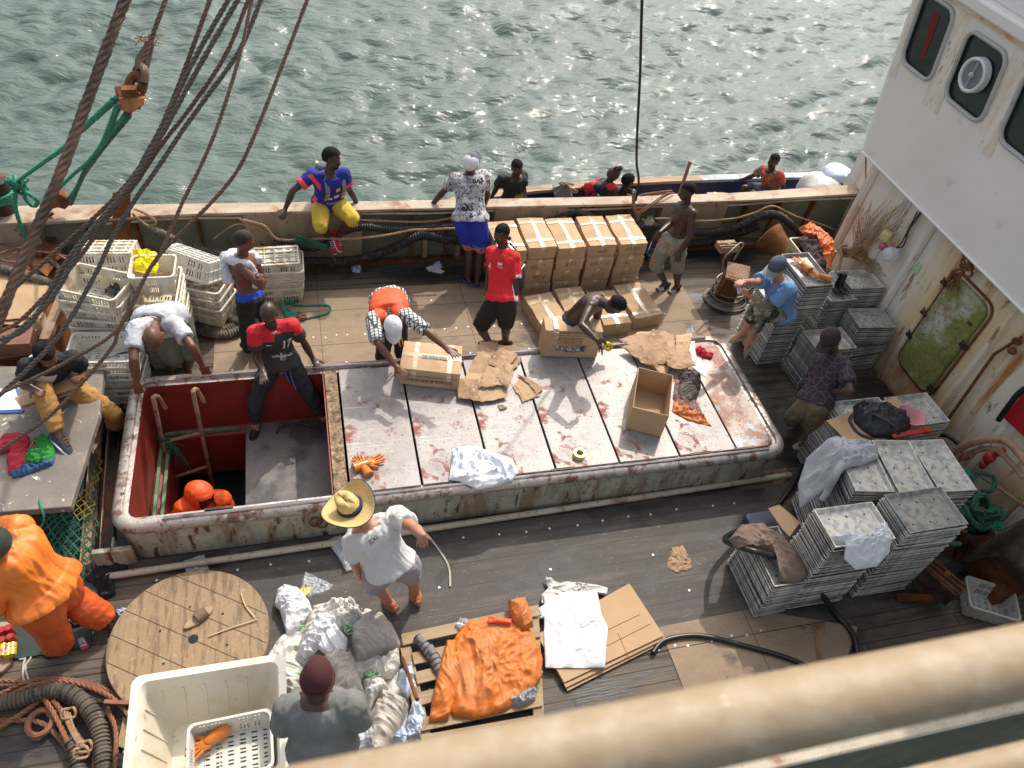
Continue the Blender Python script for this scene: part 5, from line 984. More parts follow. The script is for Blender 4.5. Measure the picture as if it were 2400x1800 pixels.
mb.tube(catmull([P(93,1170,.61), P(97,1190,.62), P(103,1215,.55), P(95,1235,.45), P(70,1236,.4)]), .009, 6); mb.build('cord_end', m_grope, bd)
for nm, lb, px, m_, h, sd_ in (('red_garment', 'red shirt in the clothes heap on the grey board', [(-20,1050),(10,1020),(45,1013),(70,1025),(72,1060),(65,1090),(50,1110),(20,1112),(18,1085),(25,1060),(0,1065)], mat('red_fabric', (.42,.02,.035), .8, bump=.003, bscale=30), .05, 1),
  ('green_garment', 'green shirt in the clothes heap on the grey board', [(80,1035),(100,1020),(125,1025),(132,1050),(128,1075),(108,1098),(95,1085),(60,1090),(48,1095),(65,1065),(95,1055)], mat('green_fabric', (.02,.24,.04), .8, bump=.003, bscale=30), .05, 2),
  ('blue_garment', 'blue cloth under the red and green clothes', [(20,1110),(45,1098),(110,1085),(130,1075),(125,1090),(60,1115),(30,1122)], mat('blue_fabric', (.04,.09,.22), .8, bump=.003, bscale=30), .025, 3),
  ('brown_garment', 'brown striped cloth between the red and green clothes', [(72,1033),(85,1030),(100,1045),(95,1065),(68,1068)], mat('brown_striped_fabric', (.26,.13,.07), .8, layers=[dict(c=(.03,.02,.02), k='w', s=14, rot=(0,0,.5), lo=.85, hi=.9)]), .03, 4)):
    sheet(nm, lb, 'clothing', px, .602, m_, group='clothes heaped on the grey board', h=h, wr=.05, ws=11, seed=120+sd_)
cb = thing('clipboard', 'white papers in a blue folder lying on the grey board', 'folder', P(30, 940, .6)); 
mb = MB(); mb.prism(onz([(-30,920),(38,905),(58,960),(54,968),(-30,970)], .602), (0, 0, .012)); mb.build('folder', mat('blue_folder', (.03,.12,.45), .3), cb, smooth=0)
mb = MB(); mb.prism(onz([(-30,912),(36,912),(50,960),(5,962),(-30,958)], .616), (0, 0, .006)); mb.build('paper_stack', mat('white_paper', (.78,.79,.82), .6), cb, smooth=0)
# ---- trawl net heap under the board: real cords
def net(name, lab, px, z, m, step=.055, seed=0, amp=.10):
    poly = [P(u, v, z) for u, v in px]; xs_ = [p.x for p in poly]; ys_ = [p.y for p in poly]
    def inside(x, y):
        c = False; n = len(poly)
        for i in range(n):
            a, b = poly[i], poly[(i+1) % n]
            if (a.y > y) != (b.y > y) and x < (b.x-a.x)*(y-a.y)/(b.y-a.y)+a.x: c = not c
        return c
    nx = int((max(xs_)-min(xs_))/step*1.4)+1; ny = int((max(ys_)-min(ys_))/step)+1; mb = MB(); G = {}
    pts = [(min(xs_)+i*step/1.4, min(ys_)+j*step) for j in range(ny+1) for i in range(nx+1)]
    A = np.array([(p[0], p[1], 0) for p in pts]); hh = ridge(A*2.2, seed, 2)*amp; dx = (vn(A*3, seed+1)-.5)*.12; dy = (vn(A*3, seed+2)-.5)*.12
    for k, (x, y) in enumerate(pts):
        j, i = divmod(k, nx+1)
        if inside(x, y) and (i+j) % 2 == 0: G[(i, j)] = V((x+dx[k], y+dy[k], z+hh[k]))
    for (i, j), p in G.items():
        for di in (-1, 1):
            q = G.get((i+di, j+1))
            if q: m_ = (p+q)/2+V((0, 0, .006)); mb.tube([p, m_, q], .0052, 4, caps=False)
    return tag(mb.build(name, m, smooth=60, recalc=False), lab, 'net', 'trawl netting under the grey board')
m_net = mat('green_net_twine', (.02,.20,.12), .7, layers=[dict(c=(.01,.10,.07), s=5, lo=.45, hi=.6)]); m_nety = mat('yellow_net_twine', (.28,.20,.03), .7)
net('trawl_net', 'green trawl net heaped beside the steel channel', [(120,1215),(210,1195),(228,1090),(238,1250),(215,1340),(185,1375),(150,1330),(90,1240)], .06, m_net, seed=1)
net('trawl_net', 'deeper layer of green trawl net in the shade of the board', [(60,1200),(210,1195),(232,1020),(245,1100),(215,1345),(170,1380),(60,1300)], .0, m_net, seed=4, step=.05)
net('trawl_net', 'yellow trawl net between the board and the steel channel', [(178,1205),(212,1130),(235,1050),(240,1100),(226,1225),(205,1245)], .10, m_nety, seed=7, step=.05)
mb = MB(); mb.box((-2.9, 4.6, .012), (1.7, 2.6, .02)); o = mb.build('tarpaulin', mat('dark_wet_tarp', (.03,.035,.032), .6, layers=[dict(c=(.01,.06,.045), s=6, lo=.5, hi=.6)]), smooth=0); tag(o, 'dark wet sheet beneath the trawl nets', 'tarpaulin')
for u0, v0, u1, v1, m_, lb in ((216, 1322, 243, 955, m_rustpale, 'pale rusty steel channel left of the hatch'), (246, 1300, 270, 935, m_darksteel, 'dark wet steel channel right beside the hatch')):
    mb = MB(); a, b = P(u0, v0, .03), P(u1, v1, .03); mb.bar(a, b, .16, .012); R = (b-a).normalized(); s_ = V((R.y, -R.x, 0))
    for k in (-1, 1): mb.bar(a+s_*.075*k+V((0, 0, .04)), b+s_*.075*k+V((0, 0, .04)), .01, .08)
    tag(mb.build('steel_channel', m_, smooth=0), lb, 'steel channel', 'steel channels beside the hatch')
sheet('black_cloth', 'black cloth crumpled at the near left corner of the hatch', 'cloth', [(205,1330),(240,1300),(300,1320),(300,1340),(268,1360),(272,1395),(245,1410),(225,1380),(200,1360)], .0, mat('black_cloth', (.016,.016,.018), .85, bump=.004, bscale=20), h=.06, wr=.08, ws=9, seed=131)
sheet('black_bag', 'black bag and shoe between the legs of the orange suited man', 'bag', [(145,1450),(165,1435),(195,1445),(205,1465),(175,1475),(150,1470)], .0, MATS['black_bin_plastic'], h=.05, wr=.05, ws=14, seed=132)
# ---- scrap metal, timber and cardboard further left
def plate(name, lab, px, z, t, m, cat='scrap', grp='rusty scrap at the left', slope=None):
    poly = [P(u, v, z if slope is None else slope[i]) for i, (u, v) in enumerate(px)]; mb = MB(); mb.prism(poly, (0, 0, t)); return tag(mb.build(name, m, smooth=0, bev=min(.006, t*.4)), lab, cat, grp)
plate('cardboard_sheet', 'buckled cardboard sheets on the scrap at the left edge', [(-40,640),(30,645),(80,655),(115,672),(100,745),(60,765),(0,760),(-40,745)], .55, .01, m_cardin, 'cardboard')
plate('cardboard_sheet', 'second bent cardboard sheet overlapping at the left edge', [(-30,690),(60,690),(95,700),(85,742),(20,750),(-30,748)], .58, .008, m_card, 'cardboard')
plate('steel_plate', 'pale rusty plate leaning under the thick wire at the left', [(-60,600),(30,585),(100,590),(110,640),(60,650),(-60,640)], .42, .012, m_rustpale)
plate('steel_plate', 'brown rusty plate near the net footrope', [(95,572),(140,572),(145,600),(110,650),(75,620)], .5, .012, m_rust)
plate('steel_plate', 'dark rusty plate at the foot of the scrap', [(60,590),(120,600),(150,640),(150,680),(90,690),(40,660)], .3, .012, m_rustpale)
mb = MB(); mb.prism(onz([(-60,770),(62,768),(78,765),(68,805),(-60,812)], .72), (0, 0, -.16)); tag(mb.build('wooden_box', mat('reddish_brown_box', (.20,.085,.05), .6, layers=[dict(c=(.13,.05,.03), s=4, st=(1,8,1), lo=.5, hi=.65)]), bev=.006, smooth=0), 'reddish brown wooden box at the left edge', 'box')
for a, b, w_, h_, z0, z1, m_, lb in (((50,600),(85,650),.06,.05,.45,.4,m_rust,'rusty angle iron crossing under the wires'), ((100,590),(142,632),.05,.03,.55,.5,m_darksteel,'dark flat bar across the scrap'), ((150,690),(105,800),.10,.07,.6,.55,m_rustpale,'long pale timber leaning by the crate pile'), ((118,665),(98,690),.08,.06,.45,.45,m_rust,'short rusty beam stub'), ((110,790),(100,740),.06,.05,.55,.5,m_pallet,'broken timber end by the brown box'), ((-60,835),(125,812),.12,.05,.45,.45,m_rustpale,'rough plank behind the seated clipboard man'), ((-40,565),(130,560),.04,.04,.5,.5,m_rust,'rusty bar under the bulwark at the far left')):
    mb = MB(); mb.bar(P(*a, z0), P(*b, z1), w_, h_, hint=V((0, 0, 1))); tag(mb.build('scrap_bar', m_, bev=.004, smooth=0), lb, 'scrap', 'rusty scrap at the left')
mb = MB(); mb.box((-3.9, 7.3, .2), (2.3, 1.6, .4)); mb.box((-3.6, 6.4, .15), (1.6, .5, .3)); tag(mb.build('scrap_bin', m_rust, smooth=0, bev=.01), 'rusty low steel bin holding the scrap at the left edge', 'bin')
sheet('torn_cardboard', 'torn cardboard scraps by the leaning timber', 'cardboard', [(60,765),(85,745),(110,760),(105,790),(85,785)], .5, m_cardwet, h=.05, wr=.08, ws=10, seed=140, jag=.02)
for k, (pts, z) in enumerate((([(0,572),(40,577),(90,590),(140,598),(180,605)], .56), ([(0,610),(20,605),(50,585),(90,590),(130,595),(160,610)], .58))):
    mb = MB(); mb.rope(catmull([P(u, v, z) for u, v in pts]), .014); tag(mb.build('wire_rope', m_wirered, smooth=60), ('upper' if k == 0 else 'lower')+' loose rusty wire lying over the scrap', 'wire rope', 'loose wires on the scrap')
mb = MB(); c = P(28, 598, .6); mb.tube([c+V((.16*math.cos(t), .12*math.sin(t), .02*math.sin(2*t))) for t in np.linspace(0, 6.28, 30)[:-1]], .012, 7, closed=True); tag(mb.build('wire_loop', m_wirered), 'rusty wire loop on the scrap at the far left', 'wire rope', 'loose wires on the scrap')
# ================================================================ FOOTROPES ALONG THE BULWARK
def footrope(name, lab, pts, r, m, disc=.03, grp='rope wrapped footropes of the trawl'):
    mb = MB(); c = catmull(pts, 10); L = sum((b-a).length for a, b in zip(c[:-1], c[1:])); n = int(L/(disc/3)); cc = []; acc = [0]
    for a, b in zip(c[:-1], c[1:]): acc.append(acc[-1]+(b-a).length)
    j = 0
    for i in range(n+1):
        q = L*i/n
        while j < len(c)-2 and acc[j+1] < q: j += 1
        cc.append(c[j].lerp(c[j+1], (q-acc[j])/max(1e-9, acc[j+1]-acc[j])))
    rn = np.random.default_rng(int(r*1e4)+n)
    k = rn.normal(size=n//3+3)*.05
    mb.tube(cc, [r*(1+k[i//3])*(1.0 if i % 3 else .80) for i in range(n+1)], 12); return tag(mb.build(name, m, smooth=50), lab, 'footrope', grp)
def by(px, y): return [PY(u, v, y) for u, v in px]
footrope('footrope', 'black rubber footrope draped along the bulwark behind the red shoes', by([(650,612),(720,612),(800,612),(870,600),(930,578),(985,552),(1040,560),(1110,566),(1150,560)], 8.02), .062, m_discb)
footrope('footrope', 'upper black footrope behind the yellow shorts man', by([(640,570),(700,580),(760,575),(800,545),(850,532),(920,538),(1000,535),(1080,528)], 8.10), .052, m_discb)
footrope('footrope', 'tan wrapped footrope running to the left crates along the bulwark', by([(345,535),(390,552),(430,575),(500,592),(560,600),(650,602)], 8.05), .052, m_disc)
footrope('footrope', 'tan wrapped footrope coming over the bulwark behind the boxes', by([(1280,510),(1320,498),(1360,494),(1400,515),(1440,530)], 8.25), .055, m_disc)
footrope('footrope', 'black footrope sagging along the bulwark right of the shirtless man', by([(1470,540),(1520,530),(1580,535),(1640,545),(1700,540),(1745,525),(1790,505),(1825,505),(1860,530),(1900,560)], 8.02), .06, m_discb)
footrope('footrope', 'lower shadowed footrope under the bulwark right of the shirtless man', by([(1480,565),(1560,575),(1650,568),(1720,550),(1780,530)], 8.12), .055, m_discb)
footrope('footrope', 'footrope lying on the scrap from the left edge', [P(-40,620,.62), P(40,640,.6), P(90,655,.58), P(140,675,.5)], .055, m_disc)
footrope('footrope', 'tan footrope crossing from the crates to the man with the towel', [P(490,722,.1), P(540,748,.1), P(590,768,.08), P(620,780,.06)], .055, m_disc)
footrope('footrope', 'tan footrope curve on the deck below the slanting crates', [P(410,715,.06), P(440,745,.06), P(500,775,.06), P(550,765,.06), P(590,745,.06), P(560,715,.06)], .058, m_disc)
footrope('footrope', 'second tan footrope curve against the first one', [P(560,700,.06), P(585,730,.06), P(575,765,.06), P(520,785,.06), P(450,770,.06)], .055, m_disc)
footrope('footrope', 'tan wrapped footrope arching through the rusty coil at the lower left', [P(-40,1655,.09), P(40,1640,.09), P(130,1618,.11), P(190,1640,.11), P(225,1690,.10), P(240,1760,.09), P(245,1860,.09)], .062, m_disc)
footrope('footrope', 'shorter tan footrope beside the shackle at the lower left', [P(165,1735,.07), P(180,1770,.07), P(188,1850,.07)], .055, m_disc)
# tan ropes strung along the bulwark
def rope_(name, lab, pts, r, m, cat='rope', grp=None, closed=False, strands=3, n=6):
    mb = MB(); mb.rope(catmull(pts, n), r, strands=strands); return tag(mb.build(name, m, smooth=60, recalc=False), lab, cat, grp)
rope_('fibre_rope', 'tan rope slung along the bulwark under the man in yellow shorts', by([(570,515),(620,530),(650,560),(720,562),(760,558),(820,560),(900,552),(960,540),(1000,538),(1075,535)], 8.0), .017, m_trope, grp='tan ropes slung along the bulwark')
rope_('fibre_rope', 'upper tan rope below the hand bar right of the yellow shorts', by([(835,515),(900,518),(960,520),(1020,518),(1070,508)], 8.15), .014, m_trope, grp='tan ropes slung along the bulwark')
rope_('fibre_rope', 'tan rope hung on the bulwark right of the shirtless man', by([(1505,515),(1570,512),(1640,518),(1720,512),(1770,498),(1812,483),(1860,505),(1930,528),(1960,540)], 8.05), .015, m_trope, grp='tan ropes slung along the bulwark')
rope_('fibre_rope', 'tan rope loops by the rusty post at the left', by([(315,490),(340,500),(365,520),(350,530),(325,515),(310,500)], 8.1), .018, m_trope, grp='tan ropes slung along the bulwark')
rope_('fibre_rope', 'thin tan rope tied near the left bulwark plate', by([(560,512),(600,540),(640,552),(560,525),(500,560)], 8.15), .012, m_trope, grp='tan ropes slung along the bulwark')
mb = MB(); r = random.Random(5)
for k in range(5): mb.rope(catmull(by([(690+r.uniform(-8, 8), 552+k*4), (720, 560+k*4), (760+r.uniform(-8, 8), 575+k*2)], 7.98)), .016)
tag(mb.build('green_rope_bundle', m_groped, smooth=60, recalc=False), 'dark green rope bundle tied on the bulwark under the red shoes', 'rope')
def small_green(name, lab, pts, r=.013, m=None): return rope_(name, lab, pts, r, m or m_grope, grp='green cords on the deck and bulwark')
small_green('green_rope', 'green cord winding over the deck right of the crates', [P(688,650,.02), P(690,690,.02), P(670,700,.02), P(675,710,.03), P(705,700,.03), P(708,690,.02), P(680,695,.03), P(690,715,.02), P(760,715,.02), P(775,722,.02), P(765,735,.02), P(725,745,.02), P(705,750,.02)], .014)
mb = MB(); r = random.Random(9)
for k in range(16): mb.tube(catmull([P(660+r.uniform(-5, 5), 715+r.uniform(-8, 8), .05), P(675+r.uniform(-6, 10), 735+r.uniform(-8, 8), .03), P(695+r.uniform(-5, 14), 738+r.uniform(-10, 10), .02)]), .006, 5)
tag(mb.build('frayed_green_rope', m_grope), 'frayed green rope tassel behind the number 17 man', 'rope')
small_green('green_rope', 'green and yellow cord over the tan footropes', [P(510,705,.12), P(540,715,.12), P(565,730,.14)], .012)
mb = MB(); c = P(695, 750, .02)
for k in range(3): mb.tube([c+V((-.04+.06*k+.035*math.cos(t), .03*math.sin(t)+.01*k, .01+.01*k)) for t in np.linspace(0, 6.28, 14)[:-1]], .011, 6, closed=True)
tag(mb.build('rusty_shackle', m_rust), 'rusty shackle and ring at the end of the green cord', 'shackle')
# ================================================================ RUSTY COIL AT THE LOWER LEFT
rc = [([( -60,1660),(60,1600),(130,1592),(200,1600),(270,1630),(315,1690),(325,1750),(300,1830)], .05), ([(-60,1680),(60,1612),(150,1598),(230,1618),(290,1660),(318,1730),(310,1850)], .08), ([(-60,1740),(40,1680),(100,1640),(150,1640),(200,1680),(222,1740),(218,1850)], .06), ([(-40,1690),(80,1690),(130,1720),(165,1770),(180,1850)], .04),
      ([(250,1660),(268,1700),(272,1750),(262,1850)], .05), ([(330,1800),(322,1740),(300,1670),(260,1625)], .03), ([(100,1630),(130,1680),(150,1720),(160,1740)], .10), ([(125,1640),(150,1675),(185,1730),(200,1745)], .09), ([(-60,1600),(20,1596),(70,1602),(110,1615)], .05)]
names_ = ['outermost', 'second outer', 'inner', 'lowest crossing', 'right hand single', 'rim', 'left doubled', 'right doubled', 'upper stray']
for (px, z), nm in zip(rc, names_):
    rope_('wire_rope', nm+' strand of the red rusty wire coil at the lower left', [P(u, v, z) for u, v in px], .020, m_wirered, 'wire rope', 'red rusty wire coil')
mb = MB(); c = P(95, 1695, .05); mb.tube([c+V((.085*math.cos(t), .095*math.sin(t), .01)) for t in np.linspace(0, 6.28, 20)[:-1]], .024, 8, closed=True); mb.ell(P(125, 1672, .06), (.05, .03, .03)); tag(mb.build('rusty_ring', m_wirered), 'red rusty thimble ring in the wire coil', 'ring')
mb = MB(); r = random.Random(11)
for k in range(3): mb.rope(catmull([P(150+6*k, 1665+k*3, .12), P(160+5*k, 1700, .12), P(185+4*k, 1745, .12), P(200+3*k, 1750, .11)]), .012)
for c_ in ((160, 1672), (198, 1750), (190, 1765)):
    c = P(*c_, .12); mb.tube([c+V((.05*math.cos(t), .045*math.sin(t), .02*math.sin(3*t))) for t in np.linspace(0, 6.28, 16)[:-1]], .011, 6, closed=True)
tag(mb.build('knotted_rope', m_trope, smooth=60, recalc=False), 'knotted tan rope tied around the wire coil', 'rope')
mb = MB(); mb.bar(P(245, 1645, .12), P(345, 1650, .12), .03, .03); tag(mb.build('iron_bar', m_wirered), 'rusty iron bar crossing the wire coil toward the bin', 'iron bar')
plate('plank_piece', 'short tan plank in the wire coil', [(290,1680),(305,1690),(300,1760),(275,1750)], .02, .02, m_pallet, 'plank', None)
# ---- reel flange
rl = thing('cable_reel_disc', 'large round wooden reel flange lying on the near deck', 'reel', (-1.26, 3.20, .0))
mb = MB(); c = V((-1.26, 3.20, .06)); R_ = .635
ring = [c+V((R_*math.cos(t), R_*math.sin(t), 0)) for t in np.linspace(0, 2*math.pi, 73)[:-1]]; mb.prism(ring, (0, 0, .055)); mb.build('flange', m_reel, rl, bev=.006, smooth=30)
ang = RAD(-33); d_ = V((math.cos(ang), math.sin(ang), 0)); nn_ = V((-d_.y, d_.x, 0)); mb = MB()
for k in (-.42, -.22, .0, .21, .43): L_ = math.sqrt(R_*R_-k*k)*.985; mb.bar(c+nn_*k-d_*L_+V((0, 0, .0555)), c+nn_*k+d_*L_+V((0, 0, .0555)), .005, .003)
mb.build('plank_joint', m_inkb, rl, smooth=0)
mb = MB(); cc_ = P(453, 1497, .12); mb.lathe([(.001, .118-.0), (.04, .118)], (cc_.x, cc_.y, 0), n=20)
for u, v in ((445,1422),(522,1438),(375,1478),(532,1511),(383,1555),(465,1572)): q = P(u, v, .12); mb.lathe([(.001, .1185), (.010, .1185)], (q.x, q.y, 0), n=10)
mb.build('hub_hole', m_hold, rl, smooth=0)
mb = MB(); mb.tube([V((-1.26, 3.2, 0)), V((-1.26, 3.2, .06))], .3, 30); mb.build('drum', m_reel, rl)
sp = thing('slipper', 'single tan slipper on the wooden reel flange', 'slipper', P(466, 1450, .118)); sp.rotation_euler = (0, 0, -.95)
mb = MB(); mb.prism([V((.045*math.cos(t)*(1+.12*math.sin(t)), .135*math.sin(t), 0)) for t in np.linspace(0, 6.283, 25)[:-1]], (0, 0, .025)); mb.build('sole', mat('tan_slipper', (.36,.26,.16), .8), sp, world=False, bev=.006)
mb = MB(); mb.loft([[V((.05*math.cos(t), y, .02+.05*math.sin(t))) for t in np.linspace(0, math.pi, 9)]+[V((.043*math.cos(t), y, .02+.042*math.sin(t))) for t in np.linspace(math.pi, 0, 9)] for y in (-.02, .03, .075)]); mb.build('strap', mat('brown_slipper_strap', (.16,.11,.07), .8), sp, world=False)
mb = MB(); mb.tube(catmull([P(565,1390,.13), P(575,1420,.13), P(602,1452,.13)], 3)+[P(540,1472,.128), P(488,1492,.125)], .006, 6); tag(mb.build('bamboo_stick', mat('pale_split_cane', (.55,.42,.24), .6)), 'bent split cane lying on the reel flange', 'stick')
# ---- pack of cans, cigarette packet, litter
cp = thing('drinks_pack', 'shrink wrapped pack of red and yellow cans at the left edge', 'drinks pack', P(5, 1520, 0))
mb = MB(); mb.prism(onz([(-60,1465),(33,1462),(36,1500),(30,1560),(10,1580),(-60,1590)], .0), (0, 0, .05)); mb.build('card_tray', mat('wet_card_tray', (.40,.26,.20), .5), cp, smooth=0, bev=.01)
for i, (u, v) in enumerate(((18,1470),(22,1490),(2,1475),(3,1497),(-16,1480),(-14,1502))):
    p = P(u, v, .13); mb = MB(); mb.lathe([(.030, -.11), (.032, -.1), (.032, -.012), (.026, 0), (.024, -.003), (.001, -.003)], p, n=20); mb.build('red_can', mat('red_can', (.42,.05,.04), .3, .3), cp)
for i, (u, v) in enumerate(((8,1525),(20,1525),(30,1522),(-6,1526))):
    a, b = P(u, v-14, .085), P(u-2, v+14, .085); mb = MB(); mb.tube([a, b], .031, 16); mb.build('yellow_can', mat('yellow_can', (.70,.52,.03), .3, .2, layers=[dict(c=(.45,.08,.2), s=18, lo=.52, hi=.58)]), cp)
cg = thing('cigarette_packet', 'white and red cigarette packet on the near deck', 'packet', P(193, 1510, 0))
mb = MB(); mb.prism(onz([(183,1500),(197,1495),(208,1517),(192,1524)], 0), (0, 0, .022)); mb.build('packet', mat('white_packet', (.75,.73,.73), .4), cg, smooth=0)
mb = MB(); mb.prism(onz([(189,1517),(206,1510),(209,1517),(192,1525)], .0225), (0, 0, .001)); mb.lathe([(.001, 0), (.012, 0)], P(194, 1508, .0235), n=14); mb.build('red_band', mat('packet_red', (.6,.03,.07), .4), cg, smooth=0)
for i, (a, b, c_, d_) in enumerate((((165,1432),(185,1470),(205,1490),(220,1480)), ((95,1480),(60,1540),(55,1590),(75,1610)), ((100,1500),(70,1545),(60,1570),(85,1640)), ((45,1545),(60,1540),(80,1510),(90,1500)))):
    mb = MB(); mb.tube(catmull([P(*q, .012) for q in (a, b, c_, d_)]), .008, 5); tag(mb.build('string', mat('dirty_white_string', (.55,.5,.42), .7)), ['white string by the black shoe of the orange suited man', 'long pale string beside the drinks pack', 'second pale string beside the drinks pack', 'short yellowish string near the rear boot'][i], 'string', 'pale strings on the near deck')
sheet('wrapper', 'white and green foil wrapper at the reel edge', 'wrapper', [(268,1432),(295,1425),(298,1438),(272,1446)], .0, m_bluebag, h=.02, wr=.03, ws=20, seed=150)
sheet('foil_scrap', 'grey foil scrap near the legs of the orange suited man', 'foil', [(156,1458),(172,1440),(180,1448),(168,1460)], .0, m_plast, h=.03, wr=.03, ws=20, seed=151)
for px, lb in (([(822,628),(835,622),(848,628),(844,640),(826,638)], 'crumpled blue and white bag under the bulwark below the red shoes'), ([(1015,620),(1030,615),(1037,628),(1018,632)], 'crumpled pale paper left of the patterned shorts')):
    sheet('litter', lb, 'litter', px, 0, m_bluebag, h=.03, wr=.04, ws=18, seed=160+px[0][0])
mb = MB(); mb.prism(onz([(998,628),(1012,622),(1042,636),(1034,642),(1005,636)], 0.004), (0, 0, .004)); tag(mb.build('leaflet', mat('red_white_leaflet', (.7,.7,.7), .5, layers=[dict(c=(.5,.03,.04), s=7, lo=.55, hi=.6)])), 'red and white leaflet on the deck left of the patterned shorts', 'paper')
sheet('plastic_bag', 'thin white bag hanging on the footrope left of the shirtless man', 'bag', by([(1510,512),(1525,507),(1535,518),(1530,528),(1512,528)], 7.98), 0, m_whitebag, h=.05, wr=.05, ws=20, seed=163)
bw_ = thing('basin', 'blue marbled basin with yellow food scraps on the deck edge', 'basin', P(1531, 605, 0))
mb = MB(); mb.lathe([(.09, 0), (.15, .10), (.155, .105), (.15, .107), (.085, .008), (.001, .008)], P(1531, 605, 0), n=30); mb.build('bowl', mat('blue_marbled_plastic', (.02,.14,.34), .3, layers=[dict(c=(.35,.55,.6), s=9, dist=2, lo=.56, hi=.62)]), bw_)
mb = sheet_mb([P(1531, 605, .02)+V((.09*math.cos(t), .09*math.sin(t), 0)) for t in np.linspace(0, 6.2, 16)], h=.03, wr=.04, ws=30, seed=165); mb.build('food_scraps', mat('yellow_scraps', (.5,.42,.12), .8), bw_)
# ================================================================ POST, WINCH, BULWARK FITTINGS
bt = thing('bollard', 'rusty square bollard with a cap, wire turns around it', 'bollard', P(1705, 700, 0))
b0, b1 = P(1700, 690, 0), P(1728, 640, .52); mb = MB(); d_ = (b1-b0).normalized(); mb.bar(b0, b1, .26, .22); mb.build('post', m_rust, bt, bev=.012, smooth=30)
mb = MB(); mb.bar(b1-d_*.01, b1+d_*.03, .30, .26); mb.bar(b1+d_*.03, b1+d_*.035, .24, .2); mb.build('cap', m_rustpale, bt, bev=.01, smooth=30)
b2_, b3_ = P(1715, 640, .34)+V((.0, .2, 0)), P(1704, 578, .72); mb = MB(); mb.bar(b2_, b3_, .13, .12); mb.build('arm', m_darksteel, bt, bev=.01)
mb = MB(); mb.box(b3_+V((0, 0, .0)), (.27, .17, .09), Matrix.Rotation(.05, 3, 'Z')); mb.box(b3_+V((0, .0, .05)), (.27, .012, .03)); mb.box(b3_+V((0, -.06, .05)), (.27, .012, .03)); mb.ell(b3_+V((0, -.03, .05)), (.03, .03, .02)); mb.build('arm_block', m_rustpale, bt, bev=.008)
for k in range(5):
    rr_ = .24+.012*k; c = P(1703, 690, 0)+V((.0, .0, .03+.07*k if k < 3 else .02)); c = c+(V((.05, .03, 0))*k if k < 3 else V((-.08, -.10-.04*(k-3), 0))); rad = rr_ if k < 3 else .30
    mb = MB(); mb.tube([c+V((rad*math.cos(t), rad*.85*math.sin(t), .02*math.sin(t+k))) for t in np.linspace(0, 6.28, 40)[:-1]], .013, 7, closed=True); mb.build('wire_turn', mat('grey_wire', (.20,.17,.14), .5, .4), bt)
mb = MB(); mb.tube(catmull([P(1697,645,.5), P(1695,610,.75), P(1712,590,.86), P(1735,570,.9), P(1742,575,.88), P(1730,592,.8), P(1720,610,.7)]), .013, 7); mb.build('wire_turn', MATS['grey_wire'], bt)
wn = thing('winch', 'rusty winch with a flared warping head and a dark flange behind the blue shirt man', 'winch', P(1870, 640, 0))
fc = P(1852, 603, .55); he = lift(fc, (1778, 530), .62, 'f'); ax = (he-fc).normalized(); Rw = ax.to_track_quat('Z', 'Y').to_matrix()
mb = MB(); mb.lathe([(.16, 0), (.15, .05), (.155, .16), (.165, .25), (.19, .34), (.215, .41), (.215, .44), (.17, .455), (.13, .44), (.001, .44)], fc, Rw, 36); mb.build('warping_head', m_rust, wn, smooth=50)
mb = MB(); mb.lathe([(.16, .0), (.33, -.01), (.35, .0), (.36, -.02), (.35, -.05), (.33, -.03), (.12, -.10), (.11, -.3)], fc, Rw, 44); mb.build('flange', m_rust, wn, smooth=40)
mb = MB(); mb.ell(fc-ax*.30+V((.03, -.05, -.12)), (.3, .26, .26), e=.8); mb.box((fc.x+.35, fc.y-.15, .2), (.7, .5, .4)); mb.build('gear_case', mat('grimy_cream_casing', (.42,.36,.24), .6, layers=[dict(c=(.2,.14,.08), s=6, lo=.5, hi=.66), dict(c=(.08,.12,.08), s=4, lo=.6, hi=.7)]), wn, bev=.02)
mb = MB(); mb.prism([P(1725,560,.3), P(1780,560,.3), P(1780,575,.3), P(1725,578,.3)], (0, 0, .02)); mb.build('base_strip', m_darksteel, wn)
pbx = thing('plastic_crate', 'cracked cream plastic crate with an orange jacket thrown over it', 'crate', P(1900, 600, .75)); c = P(1895, 572, .90); mb = MB()
mb.loft([rr(c.x-.22+q, c.y-.2+q, c.x+.34-q, c.y+.16-q, .04, c.z+z) for q, z in ((.03, -.26), (0, 0), (.02, 0), (.045, -.24))]); mb.build('crate_shell', mat('aged_cream_plastic', (.52,.44,.27), .6, layers=[dict(c=(.3,.2,.1), s=8, lo=.5, hi=.7)]), pbx)
sheet('dark_work_jacket', 'dark brown work jacket over the cracked cream crate', 'jacket', [(1868,560),(1895,548),(1915,560),(1935,590),(1935,640),(1915,655),(1895,640),(1885,590)], .93, mat('dark_brown_canvas', (.075,.05,.045), .9), h=.05, wr=.06, ws=9, seed=171)
sheet('orange_work_jacket', 'orange oilskin jacket hanging at the wheelhouse corner', 'jacket', [(1870,535),(1895,525),(1925,540),(1955,575),(1955,600),(1945,630),(1930,625),(1925,590),(1910,562),(1880,548)], .95, mat('orange_oilskin', (.62,.13,.015), .45, layers=[dict(c=(.45,.1,.02), s=6, lo=.5, hi=.68)], bump=.004, bscale=20), h=.06, wr=.06, ws=8, seed=172)
mb = MB(); r = random.Random(4)
a = P(1975, 592, .95)
